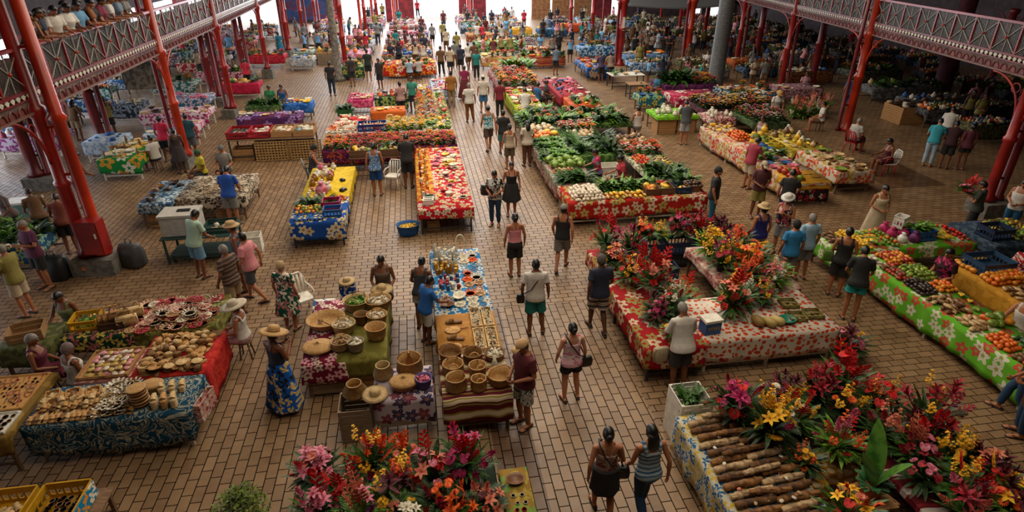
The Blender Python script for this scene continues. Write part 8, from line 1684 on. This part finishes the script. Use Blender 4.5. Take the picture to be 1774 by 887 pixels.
P(284,280,-5,'woman in a hot red tee and dark blue shorts under the left gallery',sex='f',pose='shift',skin=2,h=1.68,hair='bun',top=('tee',ct('hotred','#b81c40')),bot=('bermuda',ct('dkblue','#142a3c')))
P(246,298,60,'person in a white tee leaning on the vivid green cloth stall',pose='sit',skin=2,h=1.68,hair='short',top=('tee',WHT),bot=('bermuda',NAV));q=PEOPLE[-1].location;stool((q.x,q.y,0),'stool under the person in a white tee at the vivid green cloth')
P(150,360,-30,'person in a white patterned vest and black trousers in front of the vivid green cloth',pose='browse',skin=2,h=1.74,hair='short',top=('tank',pr('vest','#a9aaa6','#4a4a4a')),bot=('trousers',BLK))
P(338,275,5,'man in a dark teal tee and grey shorts beside the second column',pose='stand',skin=2,h=1.70,hair='short',top=('tee',ct('dkteal','#123e4a')),bot=('bermuda',ct('grey3','#4a4a50')))
P(318,300,40,'woman in a dark dress in front of the second column',sex='f',pose='stand',skin=3,h=1.60,hair='bun',top=('tank',ct('dk4','#2a2022')),bot=('dress',ct('dk4','#2a2022')))
x,y=at(397,318);person(x,y,175,'man in a grey tee and cap sitting behind the cream print table',pose='sit',skin=1,h=1.72,hair='buzz',top=('tee',ct('ash','#77726a')),bot=('bermuda',BLK),hat=('kerchief',ct('gcap','#5a5a5a')));stool((x,y,0),'stool under the man in a grey tee and cap')
x,y=at(357,322);person(x,y,130,'person in a yellow top and green headscarf behind the cream print table',sex='f',pose='sit',skin=2,h=1.62,hair='short',top=('tee',ct('yel','#a89a1f')),bot=('bermuda',BLK),hat=('kerchief',ct('gscarf','#1f4a34')));stool((x,y,0),'stool under the person in a yellow top')
P(432,155,10,'woman in a red top and black trousers near the slim left column',sex='f',pose='walk',skin=2,h=1.64,hair='short',top=('loose',RDD),bot=('trousers',BLK),far=True)
P(488,100,40,'person in a green and blue print dress at the far left floor',sex='f',pose='stand',skin=2,h=1.70,hair='bun',top=('tee',pr('grb','#14584a','#2a6a9a')),bot=('dress',pr('grb','#14584a','#2a6a9a')),far=True)
for X,Y,lb,c in((473,195,'seller in a green tee seated behind the purple flowered cloth','#1f6a3a'),(494,193,'seller in a blue top seated behind the purple flowered cloth','#1f4f8a')):
 x,y=at(X,Y);person(x,y,175,lb,sex='f',pose='sit',skin=2,h=1.68,hair='bun',top=('tank' if 'blue' in lb else 'tee',ct('s'+c,c)),bot=('bermuda',BLK),far=True);stool((x,y,0),'stool under the '+lb.split(' seated')[0])
for X,Y,fc,lb,c,ps,hr in((697,205,20,'woman in a pale floral top behind the orange counter','#9a7a74','stand','bun'),(710,195,160,'person in a green print shirt among the flower bunches','#2f7a68','stand','short'),(711,140,0,'person in a pale blue tee in front of the red far table','#8aa0b0','sit','bun'),(727,138,20,'person in a white tee in front of the red far table','#a9a4a0','sit','short'),(612,150,30,'person with black hair in the pink corner stall','#2a2428','stand','short'),(660,155,150,'seller in a dark top behind the hot pink cloth','#2a2226','stand','short')):
 P(X,Y,fc,lb,sex='f' if hr=='bun' else 'm',pose=ps,skin=2,h=1.66,hair=hr,top=('tee',ct('l'+c,c)),bot=('bermuda',BLK),far=True)
 if ps=='sit':q=PEOPLE[-1].location;stool((q.x,q.y,0),'stool under the '+lb)
for X,Y,fc,lb,c,ps,hr in((1069,0,0,'','','',''),(962,130,-30,'man in a grey blue tee at the crate counter','#4a5a68','browse','short'),(1040,143,5,'woman in a dark purple top at the blue cloth, left of two','#3a2f4a','browse','bun'),(1056,142,5,'woman in a pale brown top at the blue cloth, right of two','#8a7464','browse','bun'),(1072,150,170,'','','',''),(1122,142,100,'child in a blue top at the bare white table','#5f8fb4','stand','short'),(1148,172,100,'seated seller in a blue shirt by the teal cloth','#1f5a7a','sit','bun'),(930,190,-60,'seated seller in a blue shirt by the lime yellow cloth','#2a5a88','sit','short'),(945,185,-120,'seated seller in a dark and white print by the crimson table','#4a4044','sit','bun'),(940,70,0,'person in black at the amber cloth near the doorway','#1c1c20','stand','short'),(1064,95,30,'person in a pale blue shirt left of the slim red column','#7a90a0','browse','short'),(1098,105,10,'person in black right of the slim red column','#1f1f22','stand','short'),(1112,120,60,'person in dark trousers walking under the awning','#5a4a44','walk','short'),(1138,95,90,'woman in a pale patterned dress under the awning','#9aa4a8','stand','bun')):
 if not lb:continue
 hh=1.25 if 'child' in lb else 1.68
 P(X,Y,fc,lb,sex='f' if hr=='bun' else 'm',pose=ps,skin=2,h=hh,hair=hr,top=('tee',ct('r'+c,c)),bot=('trousers' if 'trousers' in lb else('dress' if 'dress' in lb else 'bermuda'),BLK if 'pale patterned' not in lb else ct('r'+c,c)),far=True)
 if ps=='sit':q=PEOPLE[-1].location;stool((q.x,q.y,0),'stool under the '+lb.replace('seated ',''))
TOPS=[('black',BLK),('grey',GRY),('white',WHT),('maroon',MAR),('navy',NAV),('olive',OLV),('light blue',LBL),('beige',BEI),('brown',BRN),('red',RDD),('pink',PNK),('teal',TEA)]
FA=[(750,80,6,'grey'),(768,76,1,'olive'),(774,92,5,'beige'),(765,132,8,'brown'),(781,131,7,'beige'),(789,118,0,'grey'),(799,128,4,'navy'),(792,100,0,'olive'),(812,122,2,'white'),(826,138,6,'teal'),(769,52,3,'maroon'),(822,122,3,'brown'),(653,42,8,'navy'),(656,78,1,'grey'),(640,45,2,'black'),(724,30,9,'red'),(664,36,3,'olive')]
SPOT=['far aisle before the light','far aisle cluster','far left lane']
import itertools
for i,(X,Y,k,nm)in enumerate(FA):
 m=dict(TOPS)[nm];where=SPOT[2]if X<735 else(SPOT[0]if Y<95 else SPOT[1])
 P(X,Y,R.choice((0,0,180,8)),'person in %s top and %s, %s, %s'%(nm,('dark shorts','dark trousers')[i%2],where,('nearest of them','further back','on the left side','on the right side','in the middle')[i%5]),sex='mf'[i%3==2],pose=('walk','stand','walk2','shift')[i%4],skin=2,h=1.68+.02*(i%4),hair='bun' if i%3==2 else 'short',top=('tee',m),bot=(('bermuda','trousers')[i%2],(BLK,NAV,BRN)[i%3]),far=True)
CR=[((-1.8,1.2,40.4,41.0),4,'behind the red far table'),((-1.8,1.2,43.6,44.4),4,'behind the grey white far cloth'),((-1.7,1.2,47,48),3,'behind the brown far cloth'),((-1.7,1.2,51,52),3,'behind the pale far cloth'),((-1.5,1.2,55,56),3,'behind the wine far cloth'),((-4.4,-3,45,46),3,'in the pink far left stalls'),((-4.4,-3,49.6,51),3,'by the white far left cloth'),((4.6,7.5,41.5,43.5),5,'between the mosaic and green far cloths'),((4.6,8,48,49.5),5,'behind the green far cloth'),((4.6,8.2,53,54.5),5,'near the bright doorway stalls'),((5,11,58,62),8,'in front of the right side of the doorway'),((11.4,14.2,44.5,46),5,'behind the blue far cloth'),((11.5,16,48,51),8,'in front of the brown back wall'),((14,19,41,44.5),8,'under the awning'),((16.5,21,48,51),8,'behind the awning'),((20,24,40,45),8,'in the dim stalls right of the awning'),((22,27,34,36.5),6,'deep under the right gallery'),((23,31,23,24.2),5,'between the grey covered stalls'),((-8,-5,45.5,47.5),5,'around the wooden crate stalls'),((-10,-5,52,58),7,'on the bright far left floor'),((-15,-12,26.5,28.5),3,'near the left wall openings'),((-13,-10,39,41),3,'far under the left gallery'),((18.2,20,31.5,33),3,'behind the paired right column'),((13,16,32,34),4,'behind the plum flower table'),((9,11,41,43),3,'near the slim red column')]
used={}
for(x0,x1,y0,y1),n,where in CR:
 for i in range(n):
  nm,m=R.choice(TOPS);hr=R.choice(('short','bun','long','short'));ps=R.choice(('stand','front','browse','shift','crossed'))
  x=x0+(x1-x0)*(i+.5+R.uniform(-.25,.25))/n;y=R.uniform(y0,y1)
  bt,bm=R.choice((('bermuda',BLK),('trousers',NAV),('bermuda',KHK),('trousers',BRN)))
  lb='person in a %s top %s'%(nm,where)
  person(x,y,R.choice((180,160,0,90,-90,20))+R.uniform(-20,20),lb,sex='f' if hr!='short' else 'm',pose=ps,skin=R.randrange(1,4),h=R.uniform(1.56,1.76),hair=hr,top=(R.choice(('tee','tank')),m),bot=(bt,bm),far=True,group=lb+'s')
for x,y,where in WAIT:
 nm,m=R.choice(TOPS);hr=R.choice(('short','bun','long','short'));lb='person in a %s top %s'%(nm,where)
 person(x,y,R.choice((180,165,195,90,0)),lb,sex='f' if hr!='short' else 'm',pose=R.choice(('stand','front','browse','shift')),skin=R.randrange(1,4),h=R.uniform(1.56,1.76),hair=hr,top=('tee',m),bot=R.choice((('bermuda',BLK),('trousers',NAV),('bermuda',BRN))),far=True,group=lb+'s')
GP=[(33,28,20,('tank',BLK),'dark tank top at the near end','f','bun'),(48,24,-60,('tank',ct('ochre','#5a4626')),'brown strap top','f','long'),(58,36,-70,('tee',NAV),'navy print','m','short'),(81,18,30,('tee',WHT),'long white tee with his back turned','m','short'),(107,22,20,('tee',ct('white3','#c4c0b8')),'white tee leaning close to the rail','f','bun'),(125,18,-40,('tee',LBL),'light blue shirt','m','short'),(143,8,-50,('tee',ct('ochre2','#7a4a24')),'ochre top','f','bun'),(152,26,-60,('tee',BLK),'black tee bending over the rail','m','short'),(164,8,-50,('tee',ct('mag2','#6a1430')),'magenta top and cap','f','short'),(180,8,-40,('tee',WHT),'white v neck tee','m','short'),(196,6,-50,('tee',ct('grb2','#66788a')),'grey blue tee','m','short'),(208,2,-60,('tee',GRY),'grey top','f','bun'),(94,4,10,('tee',ct('navy3','#182a48')),'dark blue shirt in the second row','m','short'),(118,0,0,('tee',BRN),'brown shirt in the second row','m','short')]
for X,Y,fc,tp,lb,sx,hr in GP:
 q=G(X,Y,4.24+1.62);x=min(-8.55,q.x);k=(x-q.x);y=q.y*(x/q.x)if q.x>-8.55 else q.y
 person(x,y,-90+R.uniform(-25,25),'person on the left gallery, '+lb,sex=sx,pose='rail' if x>-9.3 else R.choice(('stand','crossed')),skin=R.randrange(1,3),h=1.68,hair=hr,top=tp,bot=('bermuda',BLK),z=4.24,far=True)
def shoulder_bag(o,pt,label,m,s=(.24,.09,.2),strap=None):
 T=on_person(o,pt);b=root('shoulder_bag',label,'bag',T.translation,T.to_euler().z)
 mb=MB();w,d,h=s;mb.rings([[V(x*w/2*k,y*d/2*k,z*h)for x,y in((-1,-.7),(-.6,-1),(.6,-1),(1,-.7),(1,.7),(.6,1),(-.6,1),(-1,.7))]for z,k in((-1,.8),(-.9,.98),(-.4,1.05),(-.05,.9),(0,.75))]);obj('bag_body',mb,m,b)
 if strap:
  mb=MB();pts=[Vector(p)-Vector(pt)for p in strap];mb.tube(pts,[(.012,.006)]*len(pts),6);obj('strap',mb,m,b)
 return b
LEA=M('leather_black','#131314',.45)
X_=lambda s:[(s*.27,.03,.95),(s*.20,.13,1.12),(0,.165,1.28),(-s*.10,.08,1.45),(-s*.11,-.04,1.475),(-s*.04,-.125,1.33),(s*.10,-.145,1.12),(s*.27,-.02,.95)]
shoulder_bag(c_,(.27,0,.96),'black crossbody bag on the hip of the woman in white and pink',LEA,strap=X_(1));shoulder_bag(d_,(-.29,.02,.94),'dark sling bag of the man in a white tee and teal shorts',LEA,(.16,.07,.2),X_(-1))
shoulder_bag(e_,(.27,-.06,1.22),'black handbag carried by the woman in the black and white blouse',LEA,(.3,.16,.3));shoulder_bag(a,(.26,.04,.98),'small black bag of the woman in a sheer floral top',LEA,(.18,.08,.2),X_(1))
shoulder_bag(g_,(-.30,.18,.80),'cream knitted bag hanging from the hand of the man in a white shirt',weave('knit','#a89a7c','#c4b898','#6a5d44',.03,.02,'Object'),(.3,.1,.3));shoulder_bag(h_,(-.29,.02,1.08),'green shoulder bag of the woman in a black tank top',M('leather_green','#4a6a2a',.6),(.2,.1,.26));shoulder_bag(r_,(-.27,.12,1.1),'dark red and black bag of the woman in an orange top',M('leather_wine','#3a1016',.4),(.34,.18,.34))
